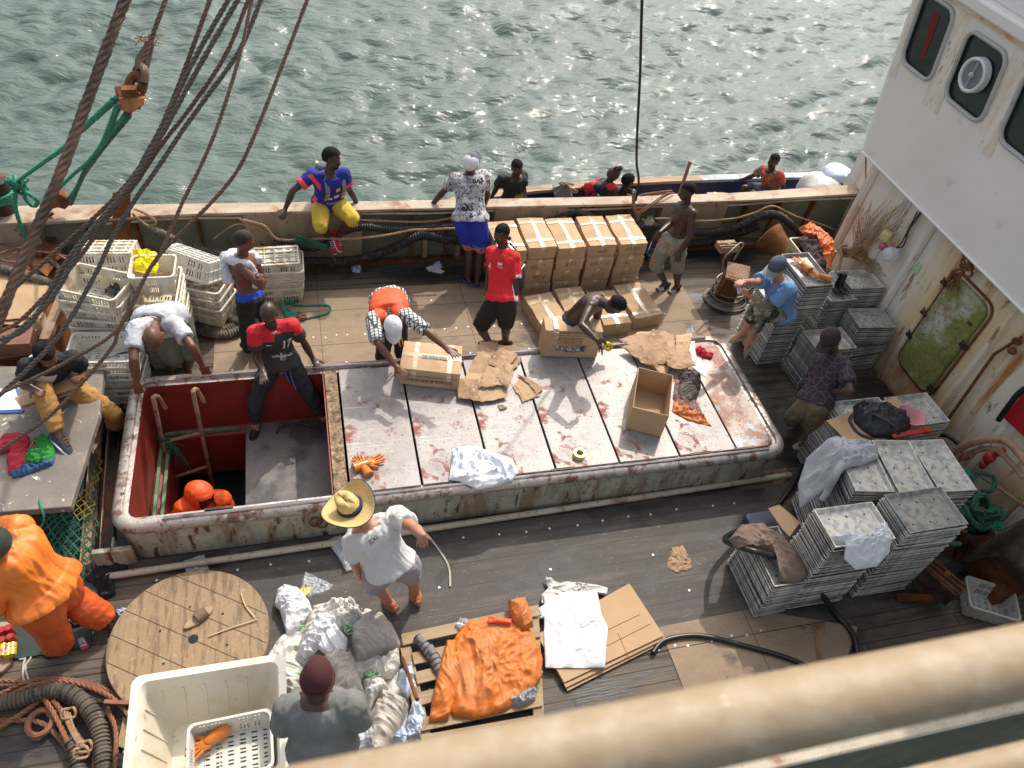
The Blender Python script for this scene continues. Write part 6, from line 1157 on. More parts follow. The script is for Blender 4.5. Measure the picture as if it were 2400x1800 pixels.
for k in range(170):
    e = P(2085+r.uniform(-45, 22), 628+r.uniform(-34, 22), .98+r.uniform(-.1, .1)); m_ = a.lerp(e, .5)+V((0, r.uniform(-.03, .09), r.uniform(-.05, .06)))+V((0, 0, .03)); s_ = a+V((r.uniform(-.03, .03), r.uniform(-.06, .06), r.uniform(-.04, .04)))
    mb.tube([s_, s_.lerp(m_, .6)+V((0, 0, .01)), m_, m_.lerp(e, .5)+V((0, 0, r.uniform(-.02, .02))), e], .0032, 3, caps=False)
tag(mb.build('twig_broom', mat('dry_twigs', (.42,.27,.13), .8, layers=[dict(c=(.22,.12,.05), s=14, lo=.5, hi=.6)]), recalc=False), 'bundle of dry brown twigs lying over the trays by the wall', 'broom')
mb = MB()
for k in range(120):
    b_ = P(1990+r.uniform(-5, 70), 585+r.uniform(-10, 20), .95); e = PX(1995+r.uniform(0, 130), 470+r.uniform(0, 90), 6.86+r.uniform(-.08, .04)); m_ = b_.lerp(e, .5)+V((-.05, r.uniform(-.06, .06), 0)); mb.tube(catmull([b_, m_, e+V((0, r.uniform(-.04, .04), 0))], 3), .0024, 3, caps=False)
tag(mb.build('dry_branches', mat('dry_twigs', ()), recalc=False), 'thin bare branches standing against the white wall', 'branches')
mb = MB(); c = PX(2078, 553, 6.80); mb.box(c, (.12, .12, .12), Matrix.Rotation(.5, 3, 'Z')); tag(mb.build('float_box', mat('yellowed_plastic', (.62,.50,.22), .5), bev=.02), 'yellowed plastic block hanging by the wall', 'float')
mb = MB(); mb.ell(PX(2070, 578, 6.78), (.05, .05, .045)); o = mb.build('pink_ball', mat('pink_rubber', (.45,.08,.16), .5)); tag(warp(o, .01, 14), 'crushed pink cup below the yellowed block', 'cup')
mb = MB(); mb.ell(PX(2088, 596, 6.76), (.09, .09, .08), n=24, m=16); o = mb.build('plastic_bag', m_plast, smooth=80); tag(warp(o, .05, 11), 'clear plastic bag caught below the pink cup', 'bag')
mb = MB(); mb.tube(catmull([P(1945, 655, .75), P(1965, 630, .85), P(1972, 600, .95), P(1968, 580, 1.0), P(1985, 575, 1.02)]), .02, 8); tag(mb.build('iron_hook', m_rustpale), 'bent pale iron hook by the twig bundle', 'hook')
# right-hand winch drum and fittings
wd_ = thing('winch', 'big dark rusty winch drum at the right edge', 'winch', P(2380, 1330, 0))
fc = P(2350, 1262, .62); ax = (P(2372, 1400, .55)-fc).normalized(); ax = (V((.25, -.95, -.12))).normalized(); Rw = ax.to_track_quat('Z', 'Y').to_matrix()
mb = MB(); mb.lathe([(.1, -.05), (.42, -.04), (.44, -.02), (.42, .0), (.36, .03), (.22, .07), (.17, .12), (.15, .3), (.155, .42), (.19, .47), (.19, .5), (.001, .5)], fc, Rw, 44); mb.build('drum', m_darksteel, wd_, smooth=50)
mb = MB(); mb.box((fc.x+.1, fc.y-.1, .15), (.25, .6, .3)); mb.bar(P(2240, 1310, .0), P(2260, 1240, .5), .08, .05); mb.build('frame', m_rust, wd_, bev=.006, smooth=0)
b0, b1 = P(2190, 1400, 0), P(2200, 1340, .5); bt2 = thing('bollard', 'rusty ribbed bollard block left of the big winch drum', 'bollard', b0); d_ = (P(2245, 1385, .42)-P(2195, 1325, .50)); d_.z = 0; d_.normalize()
mb = MB(); c = P(2217, 1352, .45); Rz = Matrix.Rotation(math.atan2(d_.y, d_.x), 3, 'Z'); mb.box(c-V((0, 0, .12)), (.34, .17, .22), Rz); mb.build('block', m_darksteel, bt2, bev=.01)
mb = MB()
for k in (-.065, .0, .065): mb.box(c+Rz @ V((0, k, .0)), (.35, .016, .03), Rz)
mb.ell(c+V((.04, .03, .0)), (.03, .03, .02)); mb.build('ribs', m_rust, bt2)
mb = MB(); mb.bar(c-V((.1, .1, .2)), c-V((.28, -.05, .4)), .06, .04); mb.box(c-V((0, 0, .3)), (.12, .12, .3)); mb.build('leg', m_rust, bt2)
crate(crate_mesh(.46, .34, .20, m_crate2), P(2300, 1425, .02), -.5, 'grey white slotted crate on the deck by the big winch drum', group=None)
mb = MB(); r = random.Random(8)
for k in range(6):
    rx_, ry_ = .20-.02*k, .17-.018*k; c = P(2290, 1205, .55)+V((r.uniform(-.05, .05), r.uniform(-.05, .05), .03*k)); mb.rope([c+V((rx_*math.cos(t), ry_*math.sin(t)*1.2, .05*math.sin(t*2+k))) for t in np.linspace(0, 6.4, 40)], .026)
mb.rope(catmull([P(2235,1195,.6), P(2215,1230,.62), P(2225,1270,.6), P(2250,1275,.58)]), .026); mb.rope(catmull([P(2270,1130,.6), P(2290,1110,.65), P(2330,1120,.65), P(2325,1150,.6), P(2300,1150,.55)]), .024)
tag(mb.build('green_rope_coil', m_groped, smooth=60, recalc=False), 'coil of thick dark green rope beside the right tray stacks', 'rope')
for u, v, lb in ((2262, 1110, 'frayed bright green rope tuft above the green coil'), (2340, 1235, 'frayed bright green rope end on the right of the green coil')):
    mb = MB(); c = P(u, v, .72)
    for k in range(46): mb.tube([c, c+V((r.uniform(-.05, .05), r.uniform(-.05, .05), .03)), c+V((r.uniform(-.09, .09), r.uniform(-.12, .02), r.uniform(-.03, .02)))], .005, 4)
    tag(mb.build('frayed_rope_tuft', m_grope), lb, 'rope', 'bright green frayed rope ends')
mb = MB(); mb.ell(P(2285, 1225, .50), (.16, .14, .10)); o = mb.build('black_bundle', m_bk, smooth=80); tag(warp(o, .03, 8), 'black cloth bundle inside the green rope coil', 'bundle')
mb = MB(); mb.tube(catmull([PX(2225,1065,6.4), PX(2260,1045,6.4), PX(2310,1030,6.4), PX(2360,1035,6.4), PX(2400,1075,6.4), PX(2430,1110,6.4)]), .04, 12); tag(mb.build('bent_pipe', m_rustpale), 'thick bent grimy pipe guard above the red valves', 'pipe')
mb = MB(); mb.tube(catmull([PX(2235,1085,6.45), PX(2280,1060,6.45), PX(2330,1052,6.45), PX(2370,1085,6.45), PX(2400,1120,6.45)]), .028, 12); tag(mb.build('bent_pipe', m_rustpale), 'thinner bent pipe under the thick one', 'pipe')
vv = thing('valve', 'red painted valve and pipe fittings against the wheelhouse wall', 'valve', PX(2320, 1075, 6.7))
mb = MB()
for u, v, s_ in ((2320,1072,.06),(2305,1088,.045),(2345,1058,.05),(2262,1070,.045),(2250,1050,.03)): mb.ell(PX(u, v, 6.68), (s_, s_, s_*1.2))
mb.tube([PX(2300,1095,6.68), PX(2345,1055,6.68)], .03, 10); mb.tube([PX(2245,1045,6.68), PX(2270,1075,6.68)], .025, 10); mb.build('valve_body', MATS['worn_red_paint'], vv)
mb = MB(); mb.tube(catmull([PX(2190,1020,6.7), PX(2220,1022,6.66), PX(2245,1040,6.66), PX(2255,1060,6.68)]), .024, 10); mb.build('hose_tail', m_hose, vv)
hose('black_hose', 'grey fuzzy hose hanging on the wheelhouse wall by the red locker', [PX(2340,985,6.82), PX(2365,950,6.8), PX(2390,920,6.8), PX(2430,895,6.8)], .03)
hose('brown_pipe', 'thin brown pipe running under the green ropes at the right edge', [P(2290,1110,.5), P(2350,1150,.55), P(2420,1200,.55)], .018, m_rustpale, 'pipe')
# ---- post, bollard, blocks on the bulwark, bow post
mb = MB(); q0 = PY(285, 560, 8.22); mb.prism([PY(263, 560, 8.2), PY(306, 560, 8.2), PY(306, 455, 8.2), PY(300, 452, 8.2), PY(264, 452, 8.2)], (0, .03, 0)); tag(mb.build('rusty_post', m_rust, bev=.004, smooth=0), 'flat rusty steel post standing against the bulwark at the left', 'post')
bo = thing('bollard', 'round steel bollard on the bulwark rail at the left edge', 'bollard', P(10, 500, .8))
c = P(12, 497, .8); mb = MB(); mb.lathe([(.13, 0), (.125, .22), (.14, .24), (.15, .30), (.15, .42), (.14, .43), (.001, .43)], c, n=30); mb.build('bollard_body', m_darksteel, bo)
mb = MB(); 
for k in range(3): mb.rope([c+V((.165*math.cos(t), .165*math.sin(t), .2+.035*k)) for t in np.linspace(0, 6.4, 40)], .022)
mb.build('rope_turn', m_grope, bo, recalc=False, smooth=60)
kn = PY(42, 435, 8.3); mb = MB(); r = random.Random(6)
for k in range(7): mb.rope(catmull([kn+V((r.uniform(-.1, .1), r.uniform(-.08, .08), r.uniform(-.1, .1))) for _ in range(5)], 5), .022)
mb.rope(catmull([kn, PY(35,470,8.25), PY(42,510,8.2), PY(62,562,8.15)]), .024); mb.rope(catmull([kn, PY(60,450,8.3), PY(88,470,8.3), PY(80,484,8.3), PY(62,470,8.3), PY(55,450,8.3)]), .023)
tag(mb.build('rope_knot', m_grope, smooth=60, recalc=False), 'big green knot with loops beside the bulwark bollard', 'rope')
# ================================================================ RIGGING WIRES
def wire(px, d0, d1, r, m, lab, strands=4):
    n = len(px); pts = [PC(u, v, d0+(d1-d0)*i/(n-1)) for i, (u, v) in enumerate(px)]
    pts = [pts[0]+(pts[0]-pts[1])*.8]+pts+[pts[-1]+(pts[-1]-pts[-2])*.8]
    return rope_('wire_rope', lab, pts, r*.8, m, 'wire rope', 'rigging wires above the left deck', strands=strands, n=8)
wire([(293,0),(205,235),(144,400),(60,595),(0,742)], 2.9, 2.9, .0265, m_wire, 'thickest brown rigging wire crossing the upper left')
wire([(492,0),(430,170),(398,250),(345,365),(262,470),(130,590),(0,705)], 3.7, 3.9, .0145, m_wire, 'brown rigging wire, first right of the hanging block at the top edge', 3)
wire([(535,0),(455,140),(400,255),(350,350),(290,450),(165,600),(70,760),(0,795)], 3.7, 3.8, .016, m_wiredk, 'dark rigging wire, second right of the hanging block at the top edge', 3)
wire([(557,0),(470,150),(415,250),(365,340),(300,440),(200,560),(120,700),(0,812)], 3.6, 3.8, .016, m_wiredk, 'dark rigging wire, third right of the hanging block at the top edge', 3)
wire([(582,0),(528,130),(448,250),(378,340),(318,430),(245,520),(180,610),(60,740),(0,778)], 3.8, 3.9, .014, m_wire, 'rigging wire, fourth right of the hanging block at the top edge', 3)
wire([(612,0),(560,120),(475,240),(425,310),(365,400),(312,475),(262,560),(225,640),(150,770),(80,850),(0,925)], 3.7, 3.8, .015, m_wiredk, 'dark rigging wire ending over the seated clipboard man', 3)
wire([(590,0),(562,130),(512,290),(470,390),(430,470),(373,598),(345,640),(275,772),(152,850),(0,923)], 3.6, 3.7, .0118, m_wire, 'thin brown rigging wire, second from the right', 3)
wire([(720,0),(655,170),(593,325),(556,400),(506,463),(430,540),(376,595),(340,650),(280,770),(264,812),(190,900),(110,980),(0,1056)], 3.7, 3.8, .0125, m_wire, 'thin brown rigging wire furthest right of the bundle', 3)
wire([(388,0),(368,55),(350,105)], 4.4, 4.4, .018, m_wire, 'brown wire from which the rusty block hangs', 3)
blk = thing('pulley_block', 'orange rusty pulley block hanging on a shackle at the upper left', 'block', PC(305, 235, 4.5))
Dp = 4.5; mb = MB(); tri = [PC(u, v, Dp-.05) for u, v in ((277,232),(340,228),(338,245),(305,268),(279,255))]; mb.prism(tri, (PC(300, 215, Dp+.12)-PC(300, 232, Dp-.05))); mb.build('cheek', mat('orange_rust', (.36,.12,.03), .7, .1, layers=[dict(c=(.16,.05,.02), s=9, lo=.5, hi=.64), dict(c=(.5,.2,.05), s=20, lo=.58, hi=.68)], bump=.003, bscale=50), blk, bev=.006)
mb = MB(); mb.prism([PC(u, v, Dp+.10) for u, v in ((268,210),(330,205),(340,228),(275,235))], (0, .02, .01)); mb.bar(PC(276, 208, Dp), PC(286, 232, Dp), .02, .02); mb.bar(PC(330, 206, Dp), PC(337, 228, Dp), .02, .02); mb.box(PC(308, 228, Dp-.02), (.08, .06, .12)); mb.build('side_strap', m_rust, blk)
mb = MB(); mb.tube(catmull([PC(303,225,Dp), PC(302,200,Dp), PC(312,180,Dp), PC(325,178,Dp), PC(335,195,Dp), PC(330,215,Dp)]), .028, 8); mb.build('shackle', m_rust, blk)
mb = MB(); mb.tube(catmull([PC(318,190,Dp+.03), PC(320,165,Dp+.03), PC(332,155,Dp), PC(340,170,Dp-.03), PC(338,195,Dp-.03)]), .024, 8); mb.tube(catmull([PC(330,165,Dp), PC(328,140,Dp), PC(345,115,Dp), PC(350,105,Dp), PC(346,125,Dp+.03), PC(338,160,Dp+.03)]), .026, 7); mb.build('chain_link', m_wire, blk)
mb = MB(); r = random.Random(3)
for k in range(22): c = PC(350, 103, Dp); mb.tube([c, c+V((r.uniform(-.06, .06), r.uniform(-.03, .03), r.uniform(-.01, .06))), c+V((r.uniform(-.09, .09), r.uniform(-.05, .05), r.uniform(-.02, .05)))], .003, 3)
mb.build('frayed_lashing', m_trope, blk)
lb_ = thing('pulley_block', 'rusty lower pulley block resting on the bulwark rail', 'block', PY(140, 480, 8.3)); mb = MB(); mb.prism([PY(u, v, 8.25) for u, v in ((118,458),(140,455),(160,468),(165,480),(152,492),(135,487),(115,494),(112,475))], (0, .12, .0)); mb.build('cheek', m_rust, lb_, bev=.012)
mb = MB(); mb.tube(catmull([PY(118,485,8.3), PY(108,495,8.3), PY(112,505,8.3), PY(125,500,8.3)]), .018, 7); mb.build('shackle', m_rust, lb_)
def tack(px, ds, r, lab, m=m_grope): return rope_('green_rope', lab, [PC(u, v, d) for (u, v), d in zip(px, ds)], r, m, 'rope', 'green tackle ropes')
dB = (PY(140, 470, 8.3)-CAM).dot(ray(1200, 900).normalized()); dK = (kn-CAM).dot(ray(1200, 900).normalized())
tack([(270,232),(190,305),(150,345),(95,385),(40,425)], [4.5, 5.7, 6.4, 7.6, dK], .023, 'green rope from the hanging block to the bollard knot')
tack([(276,250),(256,300),(235,345),(205,385),(185,430),(163,462)], [4.5, 5.3, 6.2, 7.2, 8.1, dB], .021, 'middle green rope between the two pulley blocks')
tack([(300,268),(275,300),(240,345),(215,380),(195,410),(175,455),(166,478)], [4.5, 5.2, 6.2, 7.0, 7.6, dB-.3, dB], .025, 'right green rope between the two pulley blocks', m_groped)
tack([(296,270),(265,305),(232,350),(205,380),(170,410),(125,455)], [4.55, 5.3, 6.3, 7.1, 7.9, dB], .020, 'left green rope down to the lower block')
hose('black_cable', 'black cable hanging from above onto the bulwark rail', [PC(1506,-40,6.5), PC(1503,60,6.8), PC(1500,180,7.3), PC(1494,300,7.8), PC(1492,380,8.2), PC(1497,425,8.5), PC(1490,470,8.7)], .014, m_hose, 'cable', 8)
mb = MB(); r = random.Random(12)
for k in range(4): mb.rope(catmull([PY(1488+r.uniform(-4, 4), 450, 8.2), PY(1485+r.uniform(-6, 6), 480, 8.15), PY(1495+r.uniform(-5, 5), 505, 8.1), PY(1492+r.uniform(-6, 6), 520, 8.1)]), .016)
for k in range(2): mb.rope(catmull([PY(1492, 500+6*k, 8.1), PY(1525, 478+6*k, 8.15), PY(1560, 455+4*k, 8.3), PY(1580, 452, 8.4)]), .012)
for k in range(3): mb.rope(catmull([PY(1470, 455+3*k, 8.45), PY(1490, 462+3*k, 8.4), PY(1510, 455+4*k, 8.4), PY(1575, 450+r.uniform(-4, 4), 8.5)]), .013)
tag(mb.build('rusty_lashing', mat('rust_stained_rope', (.26,.13,.07), .85), smooth=60, recalc=False), 'rust stained rope lashing around the bulwark rail by the black cable', 'rope')
# ================================================================ CANOE
cn = thing('canoe', 'long wooden canoe with blue inside moored behind the bulwark', 'boat', (7, 9.8, -1.4))
m_cw = mat('weathered_canoe_plank', (.36,.25,.16), .8, layers=[dict(c=(.22,.14,.09), s=3, st=(.4,5,2), lo=.48, hi=.66), dict(c=(.48,.36,.24), s=6, st=(.4,4,2), lo=.56, hi=.68)], bump=.004, bscale=20); m_cbl = mat('dark_blue_canoe_paint', (.012,.022,.09), .5, layers=[dict(c=(.03,.05,.15), s=5, lo=.5, hi=.7)]); m_cbw = mat('pale_blue_gunwale', (.33,.36,.44), .6, layers=[dict(c=(.2,.2,.24), s=5, lo=.5, hi=.66)])
def cw_(x): return float(np.interp(x, [1.4, 2.2, 3.5, 5.0, 8.0, 11, 14.5], [.05, .40, .66, .78, .84, .8, .1]))
def cyc(x): return float(np.interp(x, [1.4, 2.5, 4, 6, 14], [9.55, 9.6, 9.62, 9.70, 9.72]))
xs = np.linspace(1.4, 14.5, 44); zt = lambda x: -.20+.06*((x-7)/7)**2
for nm, m_, d0, d1, z0, z1 in (('hull', m_cw, 1.0, .55, 0, -1.25),):
    mb = MB(); R1 = []
    for x in xs:
        w_ = cw_(x); c = cyc(x); z = zt(x); R1.append([V((x, c+w_*s, zz)) for s, zz in ((1, z), (.95, z-.45), (.6, z-1.1), (-.6, z-1.1), (-.95, z-.45), (-1, z), (-.94, z), (-.88, z-.45), (-.5, z-1.0), (.5, z-1.0), (.88, z-.45), (.94, z))])
    mb.loft(R1); mb.build('hull', m_cw, cn)
mb = MB(); R2 = [[V((x, cyc(x)+cw_(x)*s, zz)) for s, zz in ((.935, zt(x)-.01), (.87, zt(x)-.45), (.48, zt(x)-.98), (-.48, zt(x)-.98), (-.87, zt(x)-.45), (-.935, zt(x)-.01))] for x in xs]
mb.add([p for r_ in R2 for p in r_], [(i*6+k, i*6+k+1, i*6+k+7, i*6+k+6) for i in range(len(xs)-1) for k in range(5)]); mb.build('inside_paint', m_cbl, cn, smooth=60)
for s in (1, -1):
    for x0, x1, m_ in ((1.5, 6.6, m_cw), (6.6, 14.3, m_cbw)):
        q = np.linspace(x0, x1, 16); mb = MB(); mb.loft([[V((x, cyc(x)+s*(cw_(x)+.02), zt(x)-.05)), V((x, cyc(x)+s*(cw_(x)+.02), zt(x)+.02)), V((x, cyc(x)+s*(cw_(x)-.14), zt(x)+.02)), V((x, cyc(x)+s*(cw_(x)-.14), zt(x)-.03))] for x in q]); mb.build('gunwale', m_, cn, smooth=0)
for x in (3.4, 5.4, 9.2): mb = MB(); mb.box((x, cyc(x), zt(x)-.3), (.22, cw_(x)*1.8, .04)); mb.build('thwart', m_cw, cn)
carton(6.0, 9.85, -.66, .44, .66, .42, .06+math.pi/2, 'pale carton with white tape in the canoe left of the wooden pole', group='cartons in the canoe'); carton(6.85, 9.85, -.66, .44, .62, .42, -.1+math.pi/2, 'pale carton in the canoe right of the wooden pole', group='cartons in the canoe')
mb = MB(); a = PY(1618, 378, 9.6); b = PY(1592, 455, 9.55); mb.tube([a, b, b+(b-a)*.9], .028, 8); tag(mb.build('wooden_pole', mat('brown_pole', (.30,.15,.08), .7)), 'brown wooden pole sticking up from the canoe', 'pole')
mb = MB(); c = PY(1940, 425, 9.6); mb.ell(c+V((-.12, 0, -.14)), (.34, .30, .24), n=28, m=18, e=.8); o = mb.build('woven_sack', m_whitebag, smooth=80); tag(warp(o, .07, 4), 'white woven sack in the canoe at the far right', 'sack')
mb = MB(); c = PY(1962, 407, 9.7); mb.ell(c, (.25, .2, .12), n=28, m=18, e=.75); o = mb.build('plastic_sack', m_bluebag, smooth=80); tag(warp(o, .06, 5), 'pale blue grey plastic sack on top of the woven sack', 'sack')
mb = MB(); c = PY(1330, 440, 10.0); mb.prism([PY(u, v, 10.1) for u, v in ((1300,462),(1298,440),(1325,430),(1343,462))], (0, .1, .02)); tag(mb.build('loose_board', mat('grey_panel', (.30,.32,.36), .6)), 'grey board with rope on it in the canoe', 'board')
rope_('fibre_rope', 'brown rope knotted over the grey board in the canoe', [PY(1300,455,10.0), PY(1320,440,10.0), PY(1328,432,9.98), PY(1340,450,9.95), PY(1352,448,9.95), PY(1310,428,10.05), PY(1345,432,10.05)], .02, m_trope, grp=None)
# ================================================================ PEOPLE
sk_dark = mat('dark_brown_skin', (.062,.034,.024), .38, layers=[dict(c=(.04,.02,.015), s=6, lo=.45, hi=.7, a=.6), dict(c=(.10,.055,.038), s=3, lo=.55, hi=.75, a=.5)], spec=.45)
sk_mid = mat('brown_skin', (.145,.062,.036), .45, layers=[dict(c=(.09,.038,.024), s=5, lo=.45, hi=.7, a=.6)], spec=.4)
sk_tan = mat('tanned_light_skin', (.45,.225,.145), .5, layers=[dict(c=(.36,.155,.10), s=5, lo=.45, hi=.7, a=.7)], spec=.35)
m_hair = mat('short_black_hair', (.012,.010,.010), .85, bump=.003, bscale=160, spec=.2)
m_hairr = mat('reddish_brown_hair', (.07,.03,.02), .8, bump=.003, bscale=160)
m_eye = mat('eye_white', (.30,.26,.22), .4); m_pup = mat('eye_pupil', (.01,.008,.008), .2)
def applied(mb, vox, name, mats, it=4):
    me = mb.mesh('t', mats, smooth=0); o = bpy.data.objects.new('t', me); COL.objects.link(o)
    r = o.modifiers.new('r', 'REMESH'); r.mode = 'VOXEL'; r.voxel_size = vox; r.use_smooth_shade = True
    s = o.modifiers.new('s', 'SMOOTH'); s.factor = .5; s.iterations = it
    dg = bpy.context.evaluated_depsgraph_get(); m2 = bpy.data.meshes.new_from_object(o.evaluated_get(dg)); bpy.data.objects.remove(o); bpy.data.meshes.remove(me)
    m2.name = name; m2.materials.clear()
    for m in mats: m2.materials.append(m)
    m2.polygons.foreach_set('material_index', [0]*len(m2.polygons)); m2.polygons.foreach_set('use_smooth', [True]*len(m2.polygons)); return m2
def link(me, name, parent, off):
    me.transform(Matrix.Translation(-off)); o = bpy.data.objects.new(name, me); COL.objects.link(o)
    if parent: o.parent = parent
    else: o.location = off
    return o
def folds(me, amp, sc_, seed, axis=None):
    n = len(me.vertices); A = np.zeros(n*3); me.vertices.foreach_get('co', A); A = A.reshape(-1, 3); N = np.zeros(n*3); me.vertices.foreach_get('normal', N); N = N.reshape(-1, 3)
    B = A.copy()
    if axis is not None: a = np.array(axis)/np.linalg.norm(axis); B = B - np.outer(B @ a, a)*.62
    w_ = (np.stack([vn(B*sc_*.6, seed+1), vn(B*sc_*.6+9, seed+2), vn(B*sc_*.6+17, seed+3)], 1)-.5)*1.6
    d = amp*((ridge(B*sc_+w_, seed, 3)-.55)*1.4); A += N*d[:, None]; me.vertices.foreach_set('co', A.ravel()); me.update()
def hand(mb, wr, dr, side, nrm=None, s=1.0, curl=.35, spread=1.0):
    d = dr.normalized(); nrm = (nrm or V((0, 0, -1))); nrm = (nrm-d*nrm.dot(d)); nrm = nrm.normalized() if nrm.length > .1 else frame(d)[0]   # palm side normal
    t = d.cross(nrm).normalized()*side                       # towards the thumb
    R = Matrix((t, d, nrm)).transposed()
    mb.cone(wr-d*.02, wr+d*.03, .026*s, .030*s, 12); mb.ell(wr+d*.050*s, (.041*s, .052*s, .017*s), R, n=16, m=10, e=.8)
    for k, (x, L, a) in enumerate(((.030, .078, .10), (.010, .086, .02), (-.010, .080, -.06), (-.030, .064, -.15))):
        a *= spread; p = wr+d*.088*s+t*x*s; dd = (d*math.cos(a)+t*math.sin(a)).normalized(); c1 = curl*(.6+.15*k)
        d1 = (dd*math.cos(c1*.5)+nrm*math.sin(c1*.5)); d2 = (dd*math.cos(c1*1.5)+nrm*math.sin(c1*1.5)); d3 = (dd*math.cos(c1*2.3)+nrm*math.sin(c1*2.3))
        q1 = p+d1*L*.45*s; q2 = q1+d2*L*.32*s; q3 = q2+d3*L*.25*s
        mb.cone(p-d1*.02, q1, .0098*s, .0092*s, 8); mb.cone(q1, q2, .0092*s, .0086*s, 8); mb.cone(q2, q3, .0086*s, .0075*s, 8)
    p = wr+d*.025*s+t*.026*s; d1 = (d*.62+t*.72+nrm*.25).normalized(); q1 = p+d1*.045*s; d2 = (d*.88+t*.35+nrm*.35).normalized(); q2 = q1+d2*.034*s
    mb.cone(p, q1, .0135*s, .011*s, 8); mb.cone(q1, q2, .011*s, .009*s, 8)
LOG = False
def person(label, J, skin=sk_dark, face=(0,-1,-.2), hair='short', top=None, low=None, shoes=None, S=1.0, group=None, bend=0.0, hands=None, headup=None, gz=None, stand=.965, fatty=1.0, vox=.0085, hairm=None, seed=1, beard=False, curl=.4, sgn=None):
    sg = dict(neck='n', head='n'); sg.update(sgn or {})
    j = {}
    pu, pv, pk, pval = J['pel']; j['pel'] = {'z': P, 'y': PY, 'x': PX}[pk](pu, pv, pval)
    if gz == 0 and stand:                       # slide the pelvis along its ray until the planted legs are nearly straight
        m_ = (P(J['anl'][0], J['anl'][1], .085*S)+P(J['anr'][0], J['anr'][1], .085*S))/2; rad = (.43+.41)*S*stand; d_ = ray(pu, pv).normalized(); o_ = CAM-m_; b_ = o_.dot(d_); q_ = b_*b_-(o_.dot(o_)-rad*rad); j['pel'] = CAM+d_*(-b_-math.sqrt(max(0, q_)))
        if LOG: print('PEL', label[:30], [round(x, 2) for x in j['pel']], round((j['pel']-m_).length, 2))
    def L(n, par, ln, d='f'): j[n] = lift(j[par], J[n], ln*S, sg.get(n, d))
    L('neck', 'pel', .50, 'n'); L('head', 'neck', .215, 'n')
    if 'shr' in J: L('shr', 'neck', .185); 
    if 'shl' in J: L('shl', 'neck', .185)
    # keep the shoulders a true pair about the neck
    ax = (j['shl']-j['shr']); 
    if ax.length < .25*S: ax = ax.normalized()*.3*S
    ax = ax.normalized()
    zt_ = (j['neck']-j['pel']).normalized(); F = ax.cross(zt_).normalized()
    for s in 'rl':
        L('el'+s, 'sh'+s, .29); L('wr'+s, 'el'+s, .255)
        if 'ha'+s in J: L('ha'+s, 'wr'+s, .17)
        else: j['ha'+s] = j['wr'+s]+(j['wr'+s]-j['el'+s]).normalized()*.17*S
        if 'hi'+s in J: L('hi'+s, 'pel', .095)
        else: j['hi'+s] = j['pel']+ax*(.095*S if s == 'l' else -.095*S)
    hx = j['hil']-j['hir']
    if hx.length < .1: hx = ax*.19
    hx = hx.normalized(); hc_ = (j['hil']+j['hir'])/2
    j['hil'] = j['pel']+hx*.092*S; j['hir'] = j['pel']-hx*.092*S
    for s in 'rl':
        if 'kn'+s not in J: j['kn'+s] = j['hi'+s]+V((0, 0, -.43*S)); j['an'+s] = j['kn'+s]+V((0, 0, -.41*S)); j['to'+s] = j['an'+s]+V((face[0], face[1], 0)).normalized()*.16*S+V((0, 0, -.05)); continue
        L('kn'+s, 'hi'+s, .43); L('an'+s, 'kn'+s, .41)
        g_ = gz.get(s) if isinstance(gz, dict) else gz
        if g_ is not None:                      # foot planted at height g_: two-bone knee
            a, c = j['hi'+s], P(J['an'+s][0], J['an'+s][1], g_+.085*S); kk = PC(J['kn'+s][0], J['kn'+s][1], 1); d = c-a; Ld = d.length; l1, l2 = .43*S, .41*S; k_ = max(1, Ld/(l1+l2)); l1 *= k_; l2 *= k_; d /= Ld
            q = (l1*l1-l2*l2+Ld*Ld)/(2*Ld); h_ = math.sqrt(max(0, l1*l1-q*q)); m_ = a+d*q; rk = (kk-CAM).normalized(); tt = (m_-CAM).dot(rk); po = CAM+rk*tt-m_; fw = V((face[0], face[1], 0)).normalized(); po = po+fw*.05; po = po-d*po.dot(d); po.normalize(); j['kn'+s] = m_+po*h_; j['an'+s] = c
            if LOG: print('LEG', label[:30], s, round(Ld, 2), [round(x, 2) for x in j['pel']])
        L('to'+s, 'an'+s, .17)
    face = V(face).normalized(); hz = (j['head']-j['neck']).normalized() if headup is None else V(headup).normalized()
    hy = (face-hz*face.dot(hz)).normalized(); hxv = hy.cross(hz)*1.0; RH = Matrix((hxv, hy, hz)).transposed(); hc = j['head']
    # ---- torso as one loft along the spine
    sh_mid = (j['shl']+j['shr'])/2; ctrl = (j['pel']+j['neck'])/2 - F*bend*.25
    def spine(s): return (1-s)**2*j['pel']+2*s*(1-s)*ctrl+s*s*j['neck'] if 0 <= s <= 1 else (j['pel']+(j['pel']-ctrl).normalized()*(s*.5*S) if s < 0 else j['neck']+(j['neck']-ctrl).normalized()*((s-1)*.5*S))
    tab = [(-.20, .105, .075), (-.14, .150, .105), (-.02, .168, .120), (.10, .158, .112), (.25, .138, .102), (.42, .138, .102), (.60, .156, .113), (.76, .172, .118), (.88, .170, .104), (.97, .120, .078), (1.03, .062, .058)]
    def ringat(s, wx, wy, ex=0, exy=None, push=0):
        c = spine(s); d = (spine(min(s+.02, 1.2))-spine(s-.02)).normalized(); u = max(0, min(1, s)); a = (hx*(1-u)+ax*u); a = (a-d*a.dot(d)).normalized(); f = a.cross(d).normalized(); c = c+f*push
        n = 26; sgp = lambda q, e: math.copysign(abs(q)**e, q)
        return [c+a*sgp(math.cos(t), .86)*(wx*S*fatty+ex)+f*sgp(math.sin(t), .9)*(wy*S*fatty+(ex if exy is None else exy)) for t in np.linspace(0, 2*math.pi, n+1)[:-1]]
